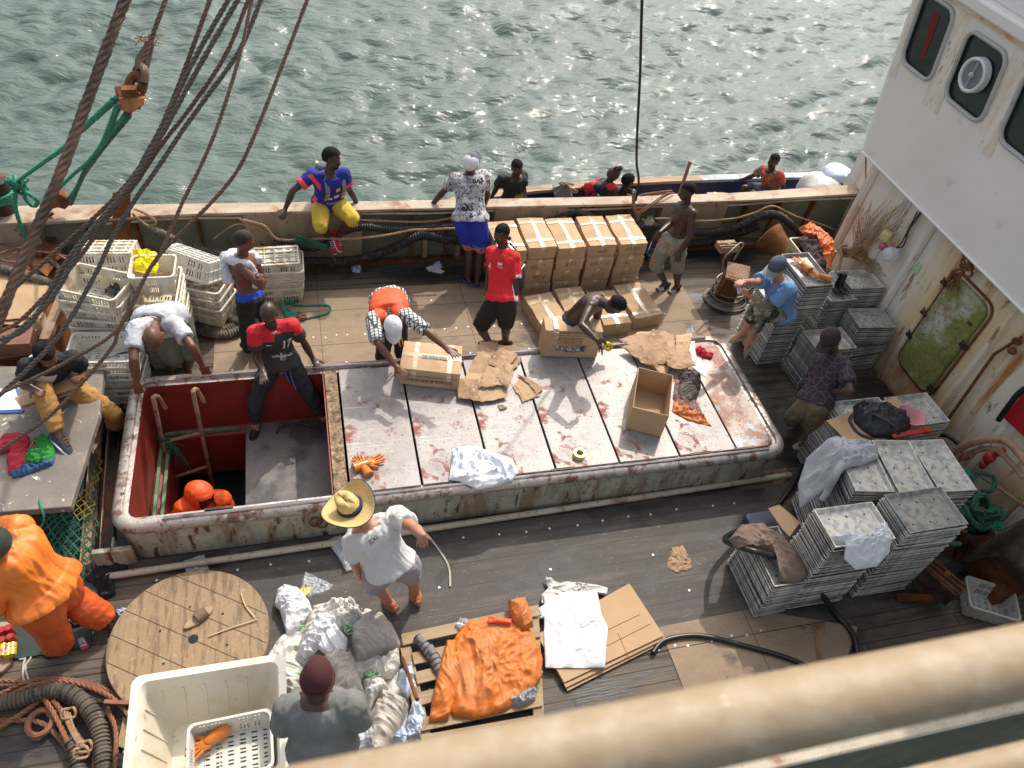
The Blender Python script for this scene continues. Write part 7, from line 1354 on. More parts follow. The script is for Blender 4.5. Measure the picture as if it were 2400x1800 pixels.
    def torso(mb, ex=0, s0=-.2, s1=1.03, flare=0, exs=None):
        rg = []
        for k in range(18):
            s = s0+(s1-s0)*k/17; wx = np.interp(s, [q[0] for q in tab], [q[1] for q in tab]); wy = np.interp(s, [q[0] for q in tab], [q[2] for q in tab]); fl = flare*max(0, .5-s)
            rg.append(ringat(s, wx, wy, ex+fl))
        mb.loft(rg)
    # ---- body
    mb = MB(); torso(mb)
    mb.cone(spine(.93), hc-hz*.055*S, .060*S, .056*S, 14)
    for s in 'rl': mb.cone(spine(.9)+(j['sh'+s]-spine(.95))*.25, j['sh'+s]+hz*.0, .062*S, .058*S, 12); mb.ell(j['sh'+s], (.060*S*fatty,)*3, n=14)
    mb.ell(hc+hz*.022*S-hy*.008*S, (.077*S, .097*S, .098*S), RH, n=22, m=16)
    mb.ell(hc+hy*.030*S-hz*.045*S, (.060*S, .066*S, .070*S), RH, n=18, m=12)
    mb.ell(hc+hy*.066*S-hz*.085*S, (.030*S, .024*S, .024*S), RH); mb.ell(hc+hy*.072*S+hz*.030*S, (.052*S, .022*S, .020*S), RH)
    mb.cone(hc+hy*.085*S+hz*.012*S, hc+hy*.103*S-hz*.026*S, .010*S, .0165*S, 10); mb.ell(hc+hy*.083*S-hz*.056*S, (.028*S, .017*S, .014*S), RH)
    for s in (1, -1): mb.ell(hc+hxv*s*.079*S-hy*.005*S-hz*.012*S, (.010*S, .022*S, .033*S), RH, n=12, m=8); mb.ell(hc+hxv*s*.040*S+hy*.060*S-hz*.022*S, (.026*S, .022*S, .022*S), RH)
    for s, sd_ in (('r', -1), ('l', 1)):
        a, b, c = j['sh'+s], j['el'+s], j['wr'+s]; mb.cone(a, a.lerp(b, .45), .052*S*fatty, .050*S*fatty); mb.cone(a.lerp(b, .45), b, .050*S*fatty, .037*S); mb.cone(b, b.lerp(c, .3), .038*S, .042*S*fatty); mb.cone(b.lerp(c, .3), c, .042*S*fatty, .025*S)
        hp = None
        if hands and s in hands: hp = hands[s]
        hand(mb, c, j['ha'+s]-c, sd_ if True else 1, V(hp[0]) if hp else None, S*1.02, hp[1] if hp else curl, hp[2] if hp and len(hp) > 2 else 1.0)
        a, b, c, t = j['hi'+s], j['kn'+s], j['an'+s], j['to'+s]; mb.cone(a, a.lerp(b, .4), .085*S*fatty, .080*S*fatty); mb.cone(a.lerp(b, .4), b, .080*S*fatty, .056*S); mb.cone(b, b.lerp(c, .32), .054*S, .060*S*fatty); mb.cone(b.lerp(c, .32), c, .060*S*fatty, .036*S)
        fd = (t-c).normalized(); up_ = (b-c).normalized(); lat = fd.cross(up_).normalized(); foot_n = lat.cross(fd).normalized()*1.0; Rf = Matrix((lat, fd, foot_n)).transposed(); heel = c-fd*.045*S-foot_n*.035*S
        mb.ell(heel, (.034*S, .040*S, .036*S), Rf); mb.cone(c+fd*.0, c+fd*.10*S-foot_n*.030*S, .038*S, .030*S); mb.ell(c+fd*.11*S-foot_n*.045*S, (.044*S, .070*S, .024*S), Rf, e=.85)
        for q, xx in enumerate((-.028, -.010, .006, .020, .032)): mb.cone(c+fd*.15*S+lat*xx*S-foot_n*.05*S, c+fd*(.19-.006*q)*S+lat*xx*S-foot_n*.054*S, .010*S, .008*S, 7)
        j['f'+s] = (c, fd, foot_n, lat)
    off = V((j['pel'].x, j['pel'].y, min(j['anl'].z, j['anr'].z)-.08)); me = applied(mb, vox, 'person', [skin, m_hair], 3)
    body = link(me, 'person', None, off); tag(body, label, 'person', group)
    # eyes
    for s in (1, -1):
        mb = MB(); e = hc+hxv*s*.031*S+hy*.0845*S+hz*.008*S; e = e-hy*.003*S; mb.ell(e, (.0115*S, .007*S, .0055*S), RH, n=12, m=8); mb.ell(e+hy*.004*S, (.0055*S, .0045*S, .005*S), RH, n=10, m=6, mi=1); mb.build('eye', [m_eye, m_pup], body)
    mb = MB(); mb.ell(hc+hy*.096*S-hz*.057*S, (.024*S, .006*S, .0075*S), RH, n=14, m=8); mb.build('lips', mat('dark_lips', (.06,.022,.02), .5) if skin != sk_tan else mat('pink_lips', (.34,.12,.09), .5), body)
    # hair
    hm = hairm or m_hair
    if hair in ('short', 'buzz', 'afro', 'mohawk'):
        th = dict(short=.010, buzz=.003, afro=.024, mohawk=.012)[hair]*S; mb = MB(); n, m = 36, 24; hcc = hc+hz*.022*S-hy*.008*S; vs = {}; rad = (.077*S+th, .097*S+th, .098*S+th); idx = {}; VV = []
        for a_ in range(m+1):
            ph = math.pi/2-math.pi*a_/m
            for k in range(n):
                t = 2*math.pi*k/n; d = V((math.cos(ph)*math.cos(t), math.cos(ph)*math.sin(t), math.sin(ph))); VV.append(d)
        keepv = []
        for d in VV:
            low_ = .50 if d.y > .45 else (-.05+.85*max(0, d.y+.1) if d.y > -.1 else -.42)
            keepv.append(d.z > low_)
        nz = vn(np.array([tuple(d*9) for d in VV]), seed); fs = []
        for a_ in range(m):
            for k in range(n):
                q = (a_*n+k, (a_+1)*n+k, (a_+1)*n+(k+1) % n, a_*n+(k+1) % n)
                if all(keepv[i] for i in q): fs.append(q)
        P_ = [hcc+RH @ V((d.x*rad[0]*(1+.05*(z-.5)), d.y*rad[1]*(1+.05*(z-.5)), d.z*rad[2]*(1+(.07 if hair != 'buzz' else .01)*(z-.5)))) for d, z in zip(VV, nz)]
        mb.add(P_, fs); o = mb.build('hair', hm, body, smooth=80)
        if hair == 'mohawk':
            mb = MB(); r = random.Random(seed)
            for k in range(60): t = r.uniform(-.6, 1.0); b_ = hcc+hy*t*.08*S+hz*.09*S+hxv*r.uniform(-.03, .03); mb.tube([b_, b_+hz*.03+hxv*r.uniform(-.01, .01), b_+hz*r.uniform(.04, .065)+V((r.uniform(-.02, .03), 0, 0))], [.006, .005, .002], 5)
            mb.build('hair_tuft', hm, body)
    if beard:
        mb = MB(); mb.ell(hc+hy*.062*S-hz*.082*S, (.042*S, .036*S, .034*S), RH, n=16); o = mb.build('beard', hm, body, smooth=80)
    def cap(mats_, visor_dir=None, brim=True, mesh_back=False, back_open=False):
        vd = V(visor_dir).normalized() if visor_dir else hy; vd = (vd-hz*vd.dot(hz)).normalized(); vx = vd.cross(hz); RC = Matrix((vx, vd, hz)).transposed(); c = hc+hz*.030*S-hy*.006*S
        mb = MB(); pr = [(.094, -.012), (.095, .01), (.092, .04), (.080, .075), (.055, .100), (.025, .112), (.001, .114)]; n = 40; vs = []; fs = []; mi = []
        for r_, z_ in pr:
            for k in range(n): t = 2*math.pi*k/n; vs.append(c+RC @ V((r_*.93*S*math.cos(t), r_*1.13*S*math.sin(t), z_*S)))
        for a_ in range(len(pr)-1):
            for k in range(n):
                ff = (a_*n+k, a_*n+(k+1) % n, (a_+1)*n+(k+1) % n, (a_+1)*n+k); kk = k/n*360; mid = (mesh_back and not (15 < kk < 165)); mb.add([vs[q] for q in ff], [(0, 1, 2, 3)], 1 if mid else 0)
        o = mb.build('cap_crown', mats_, body, smooth=60, merge=True); sm = o.modifiers.new('s', 'SOLIDIFY'); sm.thickness = .004
        mb = MB(); mb.ell(c+hz*.114*S, (.008, .008, .005)); mb.build('cap_button', mats_[0], body)
        if brim:
            mb = MB(); rows = []
            for q in range(7):
                t = q/6; rows.append([c+RC @ V((x*.084*S*(1-.12*t*t), (.085+.085*t-.45*abs(x)**2.4*.085-.0*t)*S*1.0+.02*S*(1-abs(x)), (-.004-.018*t-.018*abs(x)**2)*S)) for x in np.linspace(-1, 1, 15)])
            vs = [p for r_ in rows for p in r_]; mb.add(vs, [(a_*15+k, a_*15+k+1, (a_+1)*15+k+1, (a_+1)*15+k) for a_ in range(6) for k in range(14)]); o = mb.build('cap_brim', mats_[2] if len(mats_) > 2 else mats_[0], body, smooth=60); sm = o.modifiers.new('s', 'SOLIDIFY'); sm.thickness = .004
        return RC
    D = dict(j=j, body=body, hc=hc, hx=hxv, hy=hy, hz=hz, RH=RH, spine=spine, ax=ax, F=F, off=off, cap=cap, S=S, ringat=ringat)
    def finish(me, name, spec, amp, sc_, axis=None):
        folds(me, spec.get('fold', amp), spec.get('fs', sc_), seed+len(name), axis)
        if 'pat' in spec:
            n = len(me.polygons); C = np.zeros(n*3); me.polygons.foreach_get('center', C); C = C.reshape(-1, 3); o_ = np.array(j['pel']); zz = np.array((j['neck']-j['pel'])); ln = np.linalg.norm(zz); zz = zz/ln; rel = C-o_
            s_ = rel @ zz/ln; xa = rel @ np.array(ax); fa = rel @ np.array(F); arm = {}
            for q in 'rl':
                a, b = np.array(j['sh'+q]), np.array(j['el'+q]); d = b-a; arm[q] = ((C-a) @ d)/(d @ d)
            leg = {}
            for q in 'rl':
                a, b = np.array(j['kn'+q]), np.array(j['an'+q]); d = b-a; leg[q] = ((C-a) @ d)/(d @ d)
                a, b = np.array(j['hi'+q]), np.array(j['kn'+q]); d = b-a; leg['t'+q] = ((C-a) @ d)/(d @ d)
            me.polygons.foreach_set('material_index', np.asarray(spec['pat'](s_, xa, fa, arm, leg), dtype=np.int32))
        return link(me, name, body, off)
    if low:
        ex = low.get('ex', .016); mb = MB(); torso(mb, ex, -.2, low.get('waist', .12)); e = low.get('end', 1.92)   # 0 hip .. 1 knee .. 2 ankle
        for s in 'rl':
            a, b, c = j['hi'+s], j['kn'+s], j['an'+s]; w1 = low.get('w', 1.0)
            mb.cone(a, a.lerp(b, .4), .088*S*fatty+ex, .083*S*fatty*w1+ex)
            if e <= 1: mb.cone(a.lerp(b, .4), a.lerp(b, e), .083*S*fatty*w1+ex, .070*S*w1+ex, flat1=True)
            else:
                mb.cone(a.lerp(b, .4), b, .083*S*fatty*w1+ex, .062*S*w1+ex); q = e-1
                mb.cone(b, b.lerp(c, q*.5), .062*S*w1+ex, .062*S*w1*fatty+ex); mb.cone(b.lerp(c, q*.5), b.lerp(c, q), .062*S*w1*fatty+ex, (low.get('cuff', .05))*S+ex, flat1=True)
        me = applied(mb, .011, 'trousers', low['mats'], 3); D['low'] = finish(me, low.get('name', 'trousers'), low, .021, 13, j['knr']-j['hir'])
        if 'belt' in low:
            mb = MB(); mb.loft([ringat(s, .152, .108, .022) for s in (.07, .14)]); mb.build('belt', low['belt'], body, smooth=60)
    if top:
        ex = top.get('ex', .016); mb = MB(); torso(mb, ex, top.get('hem', -.12), top.get('neckline', .965), top.get('flare', .05)); sl = top.get('sleeve', .62)
        for s in 'rl':
            a, b, c = j['sh'+s], j['el'+s], j['wr'+s]; w_ = top.get('sw', .014)
            if sl > 0:
                mb.cone(spine(.86)+(a-spine(.9))*.3, a, .072*S, .060*S*fatty+ex); q = min(sl, 1); mb.cone(a, a.lerp(b, q), .056*S*fatty+ex, .050*S*fatty+w_+ex*.6, flat1=(sl <= 1))
                if sl > 1: mb.cone(b, b.lerp(c, sl-1), .050*S+ex, .040*S+ex, flat1=True)
            elif sl == 0: mb.cone(spine(.86)+(a-spine(.9))*.25, a.lerp(spine(.9), .12), .07*S, .062*S+ex)
            if 'yoke' in top: mb.cone(spine(.86), a, top['yoke'], top['yoke']*.8)
        me = applied(mb, .010, 'shirt', top['mats'], 3); D['top'] = finish(me, top.get('name', 'shirt'), top, .021, 11, j['neck']-j['pel'])
        if 'collar' in top:
            mb = MB(); nc = spine(.985); d = (hc-hz*.05-spine(.93)).normalized(); a_, b_, _ = frame(d); mb.tube([nc+a_*.073*S*math.cos(t)+b_*.073*S*math.sin(t) for t in np.linspace(0, 2*math.pi, 25)[:-1]], .010, 7, closed=True); mb.build('collar', top['collar'], body)
    if shoes:
        for s in 'rl':
            c, fd, fn, lat = j['f'+s]; k = shoes['kind']; Rf = Matrix((lat, fd, fn)).transposed(); so_ = c-fn*.068*S
            g = thing('shoe', None, None, so_-off); g.parent = body
            outl = [V((.050*S*math.cos(t)*(1+.14*math.sin(t)), .062*S+.142*S*math.sin(t), 0)) for t in np.linspace(0, 2*math.pi, 25)[:-1]]
            mb = MB(); mb.prism([so_+Rf @ q for q in outl], fn*.020*S); mb.build('sole', shoes['sole'], g, bev=.004)
            if k in ('shoe', 'boot'):
                rings = []
                for y, wd, hh in ((-.075, .026, .03), (-.06, .038, .075), (-.02, .042, .095), (.02, .043, .092), (.07, .046, .062), (.13, .047, .042), (.17, .036, .03), (.192, .018, .02)):
                    rings.append([so_+Rf @ V((wd*S*math.cos(a), y*S, .014+max(0, math.sin(a))*hh*S)) for a in np.linspace(0, 2*math.pi, 17)[:-1]])
                mb = MB(); mb.loft(rings); mb.build('upper', shoes['mat'], g, smooth=60)
                if k == 'boot' or 'sock' in shoes: mb = MB(); mb.cone(c-(c-j['kn'+s]).normalized()*.0+fn*-.02, c.lerp(j['kn'+s], .22), .046*S, .047*S, flat1=True, flat0=True); mb.build('sock', shoes.get('sock', shoes['mat']), g)
                if 'lace' in shoes:
                    mb = MB()
                    for q in range(4): y = .035+.026*q; mb.tube([so_+Rf @ V((x*S, y*S, (.100-.010*q-abs(x)*.5)*S)) for x in (-.024, 0, .024)], .0035, 5)
                    mb.build('laces', shoes['lace'], g)
            else:
                mb = MB(); y0, y1 = (.06, .135)
                mb.loft([[so_+Rf @ V((.050*S*math.cos(t), y*S, .012+(.066-.02*q)*S*math.sin(t))) for t in np.linspace(0, math.pi, 11)]+[so_+Rf @ V((.045*S*math.cos(t), y*S, .012+(.060-.02*q)*S*math.sin(t))) for t in np.linspace(math.pi, 0, 11)] for q, y in ((0, y0), (.5, (y0+y1)/2), (1, y1))]); mb.build('strap', shoes['mat'], g)
    return D
def on_torso(D, s, x, front=True):
    """point on the shirt surface and its frame"""
    c = D['spine'](s)+D['ax']*x; f = D['F'] if front else -D['F']; ob = D['top']; me = ob.data
    if 'bvh' not in D: D['bvh'] = BVHTree.FromPolygons([tuple(v.co) for v in me.vertices], [tuple(p.vertices) for p in me.polygons])
    h = D['bvh'].ray_cast(c+f*.5-D['off'], -f); return (h[0] if h[0] is not None else c+f*.13-D['off']), f
def shirt_text(D, txt, s, x, size, m, front=True, sx=1.0, wt=.0, up=None, name='lettering'):
    me = textmesh(txt, size, m, wt=wt, sx=sx); p, f = on_torso(D, s, x, front); up_ = D['spine'](.9)-D['spine'](.1); uz = f; ux = (-D['ax'] if not front else D['ax']); ux = ux-uz*ux.dot(uz); ux.normalize(); uy = uz.cross(ux); p0, _ = on_torso(D, s, x, front)
    base = D['spine'](s)+D['ax']*x; bm = bmesh.new(); bm.from_mesh(me); bmesh.ops.triangulate(bm, faces=bm.faces); bmesh.ops.subdivide_edges(bm, edges=bm.edges, cuts=3, use_grid_fill=True); bm.to_mesh(me); bm.free()
    for v in me.vertices:
        w_ = base+ux*v.co.x+uy*v.co.y-D['off']; h = D['bvh'].ray_cast(w_+f*.5, -f); v.co = (h[0]+f*.006) if h[0] is not None else w_+f*.13
    o = bpy.data.objects.new(name, me); COL.objects.link(o); o.parent = D['body']; return o
def patch(D, s, x, w_, h_, m, front=True, name='patch', n=6):
    f = D['F'] if front else -D['F']; on_torso(D, s, x, front); base = D['spine'](s)+D['ax']*x; ux = D['ax']; uy = f.cross(ux); mb = MB(); vs = []
    for a in range(n+1):
        for b in range(n+1):
            q = base+ux*w_*(a/n-.5)+uy*h_*(b/n-.5)-D['off']; h = D['bvh'].ray_cast(q+f*.5, -f); vs.append((h[0]+f*.0035) if h[0] is not None else q+f*.12)
    mb.add(vs, [(a*(n+1)+b, (a+1)*(n+1)+b, (a+1)*(n+1)+b+1, a*(n+1)+b+1) for a in range(n) for b in range(n)]); return mb.build(name, m, D['body'], world=False)
def wear_backpack(D, m1, m2, m3, s=.9, d=.20, strapm=None, shift=0):
    """worn bag: child of the wearer's straps would move with him but it can be lifted off, so it is its own thing"""
    c = D['spine'](.55)-D['F']*d+D['ax']*shift; z = (D['spine'](.9)-D['spine'](.2)).normalized(); y = -D['F']; y = (y-z*y.dot(z)).normalized(); x = y.cross(z); return c, Matrix((x, y, z)).transposed()
C = lambda n, c, **k: mat(n, c, k.pop('rough', .85), **k)
white = C('white_tee', (.60,.59,.58)); lace = C('white_laces', (.8,.8,.78)); blk = C('black_fabric', (.014,.014,.016)); brown_sole = C('tan_sole', (.35,.22,.13)); blksole = C('black_sole', (.015,.015,.015), rough=.5)
# 1 man sitting on the rail
jersey = C('royal_blue_jersey', (.012,.022,.24), layers=[dict(c=(.008,.014,.12), s=3, lo=.5, hi=.7, a=.6)]); pinkp = C('coral_patch', (.85,.07,.09))
D = person('man in blue football shirt and yellow shorts sitting on the bulwark rail, arms spread', dict(pel=(769,478,'y',8.32), neck=(771,408), head=(778,372), shr=(733,411), shl=(805,407), elr=(686,447), wrr=(668,491), har=(661,513,'n'), ell=(819,445), wrl=(838,479), hal=(857,478), hir=(742,488,'n'), hil=(797,486,'n'), knr=(751,528,'n'), knl=(826,512,'n'), anr=(775,560), anl=(792,553), tor=(783,592,'n'), tol=(804,588,'n')), sk_dark, (.85,-.5,-.15), 'afro',
  dict(mats=[jersey, pinkp], hem=-.16, pat=lambda s, x, f, a, l: np.where(((a['r'] > .42) & (a['r'] < .62) & (x < -.16) & (f > -.03)) | ((a['l'] > .40) & (a['l'] < .6) & (x > .16) & (f > .0)) | ((a['r'] > .0) & (a['r'] < .16) & (x < -.14) & (f > .02)), 1, 0)),
  dict(mats=[C('yellow_shorts', (.56,.38,.04))], end=1.12, w=1.12, name='shorts'), dict(kind='shoe', mat=C('red_canvas', (.52,.02,.03)), sole=lace, lace=lace), beard=True, seed=3, hands=dict(r=((0,1,-.3), .9), l=((0,0,-1), .2)), sgn=dict(har='n', wrr='f'))
shirt_text(D, 'CHEVR', .30, .02, .045, white); patch(D, .72, .085, .05, .055, C('gold_crest', (.75,.42,.03)), name='chest_crest'); patch(D, .70, -.05, .05, .012, pinkp, name='chest_mark'); patch(D, .44, -.02, .07, .03, white, name='chest_print'); patch(D, .5, .07, .07, .04, white, name='chest_print')
bc, bR = wear_backpack(D, 0, 0, 0); mg = C('grey_backpack_fabric', (.13,.14,.14)); bgk = backpack('backpack', 'grey backpack with yellow strap details worn by the man on the rail', bc, bR, .85, (mg, C('dark_grey_pocket', (.06,.065,.07)), C('grey_strap', (.20,.21,.20))), straps=False)
for sx_ in (-1, 1):
    pts = []
    for s_ in (.98, .86, .7, .5, .3, .15): h, f = on_torso(D, s_, sx_*.105, True); pts.append(h+D['off']+D['F']*.010)
    pts = [D['spine'](1.0)+D['ax']*sx_*.09-D['F']*.10+V((0, 0, .03))]+[D['spine'](1.03)+D['ax']*sx_*.10+V((0, 0, .02))]+pts+[D['spine'](.1)+D['ax']*sx_*.16]; pts = catmull(pts, 4); mb = MB()
    for a, b in zip(pts[:-1], pts[1:]): mb.bar(a, b, .05, .009, hint=D['F'])
    mb.build('shoulder_strap', MATS['grey_strap'], bgk, smooth=60); mb = MB(); mb.bar(pts[14], pts[20], .046, .014, hint=D['F']); mb.build('strap_pad', C('yellow_webbing', (.70,.38,.04)), bgk)
# 2 patterned shirt, back to us
m_prt = mat('white_black_print', (.58,.57,.59), .85, layers=[dict(c=(.03,.03,.05), s=16, dist=1.5, k='n', lo=.55, hi=.58), dict(c=(.04,.04,.06), k='v', feat='DISTANCE_TO_EDGE', s=13, lo=.05, hi=.02, a=.9), dict(c=(.05,.05,.07), k='w', s=26, dist=6, lo=.82, hi=.88, a=.8), dict(c=(.68,.67,.69), s=7, lo=.58, hi=.62), dict(c=(.10,.08,.3), s=22, lo=.70, hi=.72)], bump=0)
m_sh2 = C('blue_flame_shorts', (.02,.04,.42), layers=[dict(c=(.62,.50,.18), s=14, lo=.48, hi=.52, zr=(.62,.50)), dict(c=(.03,.05,.25), s=20, lo=.55, hi=.58, zr=(.62,.55)), dict(c=(.75,.12,.03), s=7, lo=.38, hi=.42, zr=(.545,.53)), dict(c=(.02,.03,.3), s=3, lo=.0, hi=.01, zr=(.475,.465))])
D = person('man in white printed shirt, two-tone cap and blue patterned shorts leaning on the rail', dict(pel=(1103,518,'y',7.80), neck=(1101,407), head=(1104,383), shl=(1068,419), shr=(1132,413), ell=(1040,449), wrl=(1013,478), hal=(995,488), elr=(1143,453), wrr=(1136,480), har=(1156,486,'f'), hil=(1090,522), hir=(1118,521), knl=(1091,596), knr=(1121,594), anl=(1096,650), anr=(1118,655), tol=(1080,637,'z',.03), tor=(1113,645,'z',.03)), sk_dark, (.45,.85,-.35), None,
  dict(mats=[m_prt], hem=-.22, flare=.09), dict(mats=[m_sh2], end=.98, w=1.15, name='shorts'), dict(kind='slipper', mat=C('black_strap', (.02,.02,.02)), sole=C('blue_flip_flop', (.02,.06,.35))), S=1.06, gz=0, sgn=dict(tol='f', tor='f'), hands=dict(l=((0,0,-1), .6), r=((0,0,-1), .5)))
D['cap']([C('grey_cap', (.12,.12,.15)), C('white_cap_mesh', (.72,.72,.74)), C('grey_cap', ())], mesh_back=True)
shirt_text(D, 'BAS', .84, -.085, .075, blk, front=False, wt=.002, sx=1.1) ; shirt_text(D, 'BAS', .28, .05, .075, blk, front=False, wt=.002, sx=1.1)
# 3 black T-shirt, standing in the canoe
D = person('man in black T-shirt with yellow chest print standing in the canoe', dict(pel=(1203,470,'y',9.5), neck=(1208,415), head=(1212,393), shr=(1177,420), shl=(1225,412), elr=(1164,440), wrr=(1152,462), ell=(1227,440), wrl=(1230,458)), sk_dark, (.1,-.9,-.5), 'short', dict(mats=[blk], hem=-.1), dict(mats=[blk]), None, seed=9)
patch(D, .42, .03, .16, .14, mat('yellow_scrawl_print', (.02,.02,.022), .8, layers=[dict(c=(.55,.42,.06), k='w', s=14, dist=9, lo=.6, hi=.7), dict(c=(.014,.014,.016), s=9, lo=.62, hi=.66)]), name='chest_print', n=8)
# 4 red and black shirt with backpack, in the canoe
redblk = C('red_black_shirt', (.55,.02,.03)); 
D = person('man with brown tufted hair in red and black shirt and backpack in the canoe', dict(pel=(1405,485,'y',9.4), neck=(1423,430), head=(1438,409), shl=(1393,437), shr=(1434,440,'n'), ell=(1367,441), wrl=(1374,468), elr=(1440,470), wrr=(1448,490)), sk_dark, (.85,.35,-.3), 'mohawk', dict(mats=[redblk, C('charcoal_sleeve', (.03,.03,.04))], hem=-.1, pat=lambda s, x, f, a, l: np.where((a['r'] > -.1) & (x < -.12) | (a['l'] < .35) & (x > .13) , 1, 0)), dict(mats=[blk]), None, hairm=m_hairr, seed=11)
shirt_text(D, 'CS', .62, -.11, .06, white, front=False)
bc, bR = wear_backpack(D, 0, 0, 0); backpack('backpack', 'black backpack worn by the man with tufted hair', bc+V((0, -.0, 0)), bR, .55, (m_bk, m_bk2, m_strap))
D = person('bare shouldered man with short black hair low in the canoe beside the red shirt', dict(pel=(1455,492,'y',9.4), neck=(1461,446), head=(1472,423), shl=(1444,454), shr=(1483,452,'n'), ell=(1440,478), wrl=(1455,480), elr=(1490,470), wrr=(1483,462), har=(1470,456)), sk_dark, (.9,.2,-.35), 'short', None, dict(mats=[blk]), None, seed=13)
# 6 shirtless standing man
greysh = C('faded_grey_shorts', (.22,.21,.18), layers=[dict(c=(.36,.28,.18), s=5, lo=.52, hi=.6), dict(c=(.6,.06,.03), s=3.2, off=4, lo=.66, hi=.68)])
D = person('shirtless man in worn grey shorts standing right of the boxes, facing left', dict(pel=(1580,562,'y',7.42), neck=(1608,478), head=(1611,448), shl=(1622,500,'n'), shr=(1594,486), ell=(1617,556), wrl=(1592,594), hal=(1588,610), elr=(1569,527), wrr=(1544,547), har=(1529,562), hil=(1587,572,'n'), hir=(1568,562), knl=(1596,630), knr=(1563,614), anl=(1587,670), anr=(1560,664), tol=(1562,688,'z',.03), tor=(1532,679,'z',.03)), sk_dark, (-1,-.1,.1), 'buzz', None,
  dict(mats=[greysh], end=1.28, w=1.1, name='shorts', waist=.02), dict(kind='slipper', mat=C('white_stripe_strap', (.03,.03,.03), layers=[dict(c=(.8,.8,.8), k='w', s=22, lo=.45, hi=.5)]), sole=blksole), S=1.02, gz=0, seed=15, sgn=dict(ell='f', elr='n', wrr='n', har='f'))
mb = MB(); q = D['j']['har']; mb.tube([q, q+V((-.02, -.02, -.14))], .006, 6); tag(mb.build('wooden_spoon', mat('pale_spoon', (.7,.6,.45), .6)), 'pale stick held above the blue basin by the shirtless man', 'stick')
# 7 floral shirt in the canoe
flor = mat('floral_print_shirt', (.10,.11,.08), .85, layers=[dict(c=(.62,.06,.03), s=13, lo=.5, hi=.53), dict(c=(.65,.28,.12), s=19, off=8, lo=.6, hi=.63), dict(c=(.16,.20,.10), s=16, off=15, lo=.58, hi=.62)])
D = person('man in orange floral shirt and blue shorts reclining in the canoe', dict(pel=(1808,448,'y',9.85), neck=(1806,400), head=(1813,377), shr=(1790,397), shl=(1826,410,'n'), elr=(1764,412), wrr=(1740,421), har=(1722,420), ell=(1836,437), wrl=(1840,462), hir=(1797,446), hil=(1806,452,'n'), knr=(1745,440,'n'), knl=(1765,452,'n'), anr=(1735,468), anl=(1755,480), tor=(1720,472), tol=(1740,486)), sk_dark, (-.8,-.45,-.1), 'short', dict(mats=[flor], hem=-.1), dict(mats=[C('slate_shorts', (.05,.05,.075))], end=.9, w=1.1, name='shorts'), None, seed=17)
# 8 man with the white towel
D = person('bare backed man with a white shirt tied over his shoulders, arms crossed', dict(pel=(588,702,'y',6.78), neck=(566,598), head=(572,565), shr=(560,622,'n'), shl=(593,605), elr=(614,672,'n'), wrr=(604,648,'n'), har=(612,640), ell=(618,660), wrl=(602,655,'n'), hal=(590,660), hir=(577,708,'n'), hil=(600,704), knr=(583,765), knl=(603,762), anr=(581,812), anl=(606,806), tor=(592,822,'z',.03), tol=(620,815,'z',.03)), sk_mid, (.95,-.1,-.12), 'short', None, dict(mats=[C('black_trousers', (.014,.014,.016)), C('blue_underwear', (.02,.07,.42))], waist=.22, pat=lambda s, x, f, a, l: np.where(s > .10, 1, 0)), dict(kind='shoe', mat=blk, sole=blksole), gz=0, seed=19, sgn=dict(elr='n', wrr='n'), hairm=C('brown_black_hair', (.03,.017,.013)))
mb = MB(); sp_ = D['spine']; A_, F_ = D['ax'], D['F']; up_ = V((0, 0, 1)); tw = mat('white_towel_cloth', (.55,.55,.58), .9, bump=.004, bscale=30)
pts = [sp_(.98)-F_*.09-A_*.12, sp_(1.02)-F_*.12, sp_(.98)-F_*.10+A_*.12, sp_(.92)+A_*.19+F_*.02, sp_(.8)+A_*.12+F_*.12]; mb.tube(catmull(pts), .045, 12)
pts = [sp_(.98)-F_*.09-A_*.12, sp_(.96)-A_*.19, sp_(.86)-A_*.13+F_*.12, sp_(.60)-A_*.10+F_*.14, sp_(.35)-A_*.10+F_*.14]; mb.tube(catmull(pts), .04, 12); mb.ell(sp_(1.0)-F_*.14-A_*.05, (.06, .05, .05)); mb.tube(catmull([sp_(1.0)-F_*.15-A_*.08, sp_(.75)-F_*.15-A_*.1, sp_(.45)-F_*.13-A_*.12]), lambda t, l: .03+.03*t, 12)
me = applied(mb, .010, 'tied_shirt', [tw], 2); folds(me, .022, 12, 5); link(me, 'tied_shirt', D['body'], D['off'])
mb = MB(); q = D['j']['wrr']; mb.lathe([(.034, -.008), (.034, .008), (.038, .008), (.038, -.008)], q, (D['j']['wrr']-D['j']['elr']).normalized().to_track_quat('Z', 'Y').to_matrix(), 20); mb.build('wrist_watch', mat('watch_steel', (.5,.5,.5), .3, .8), D['body'])
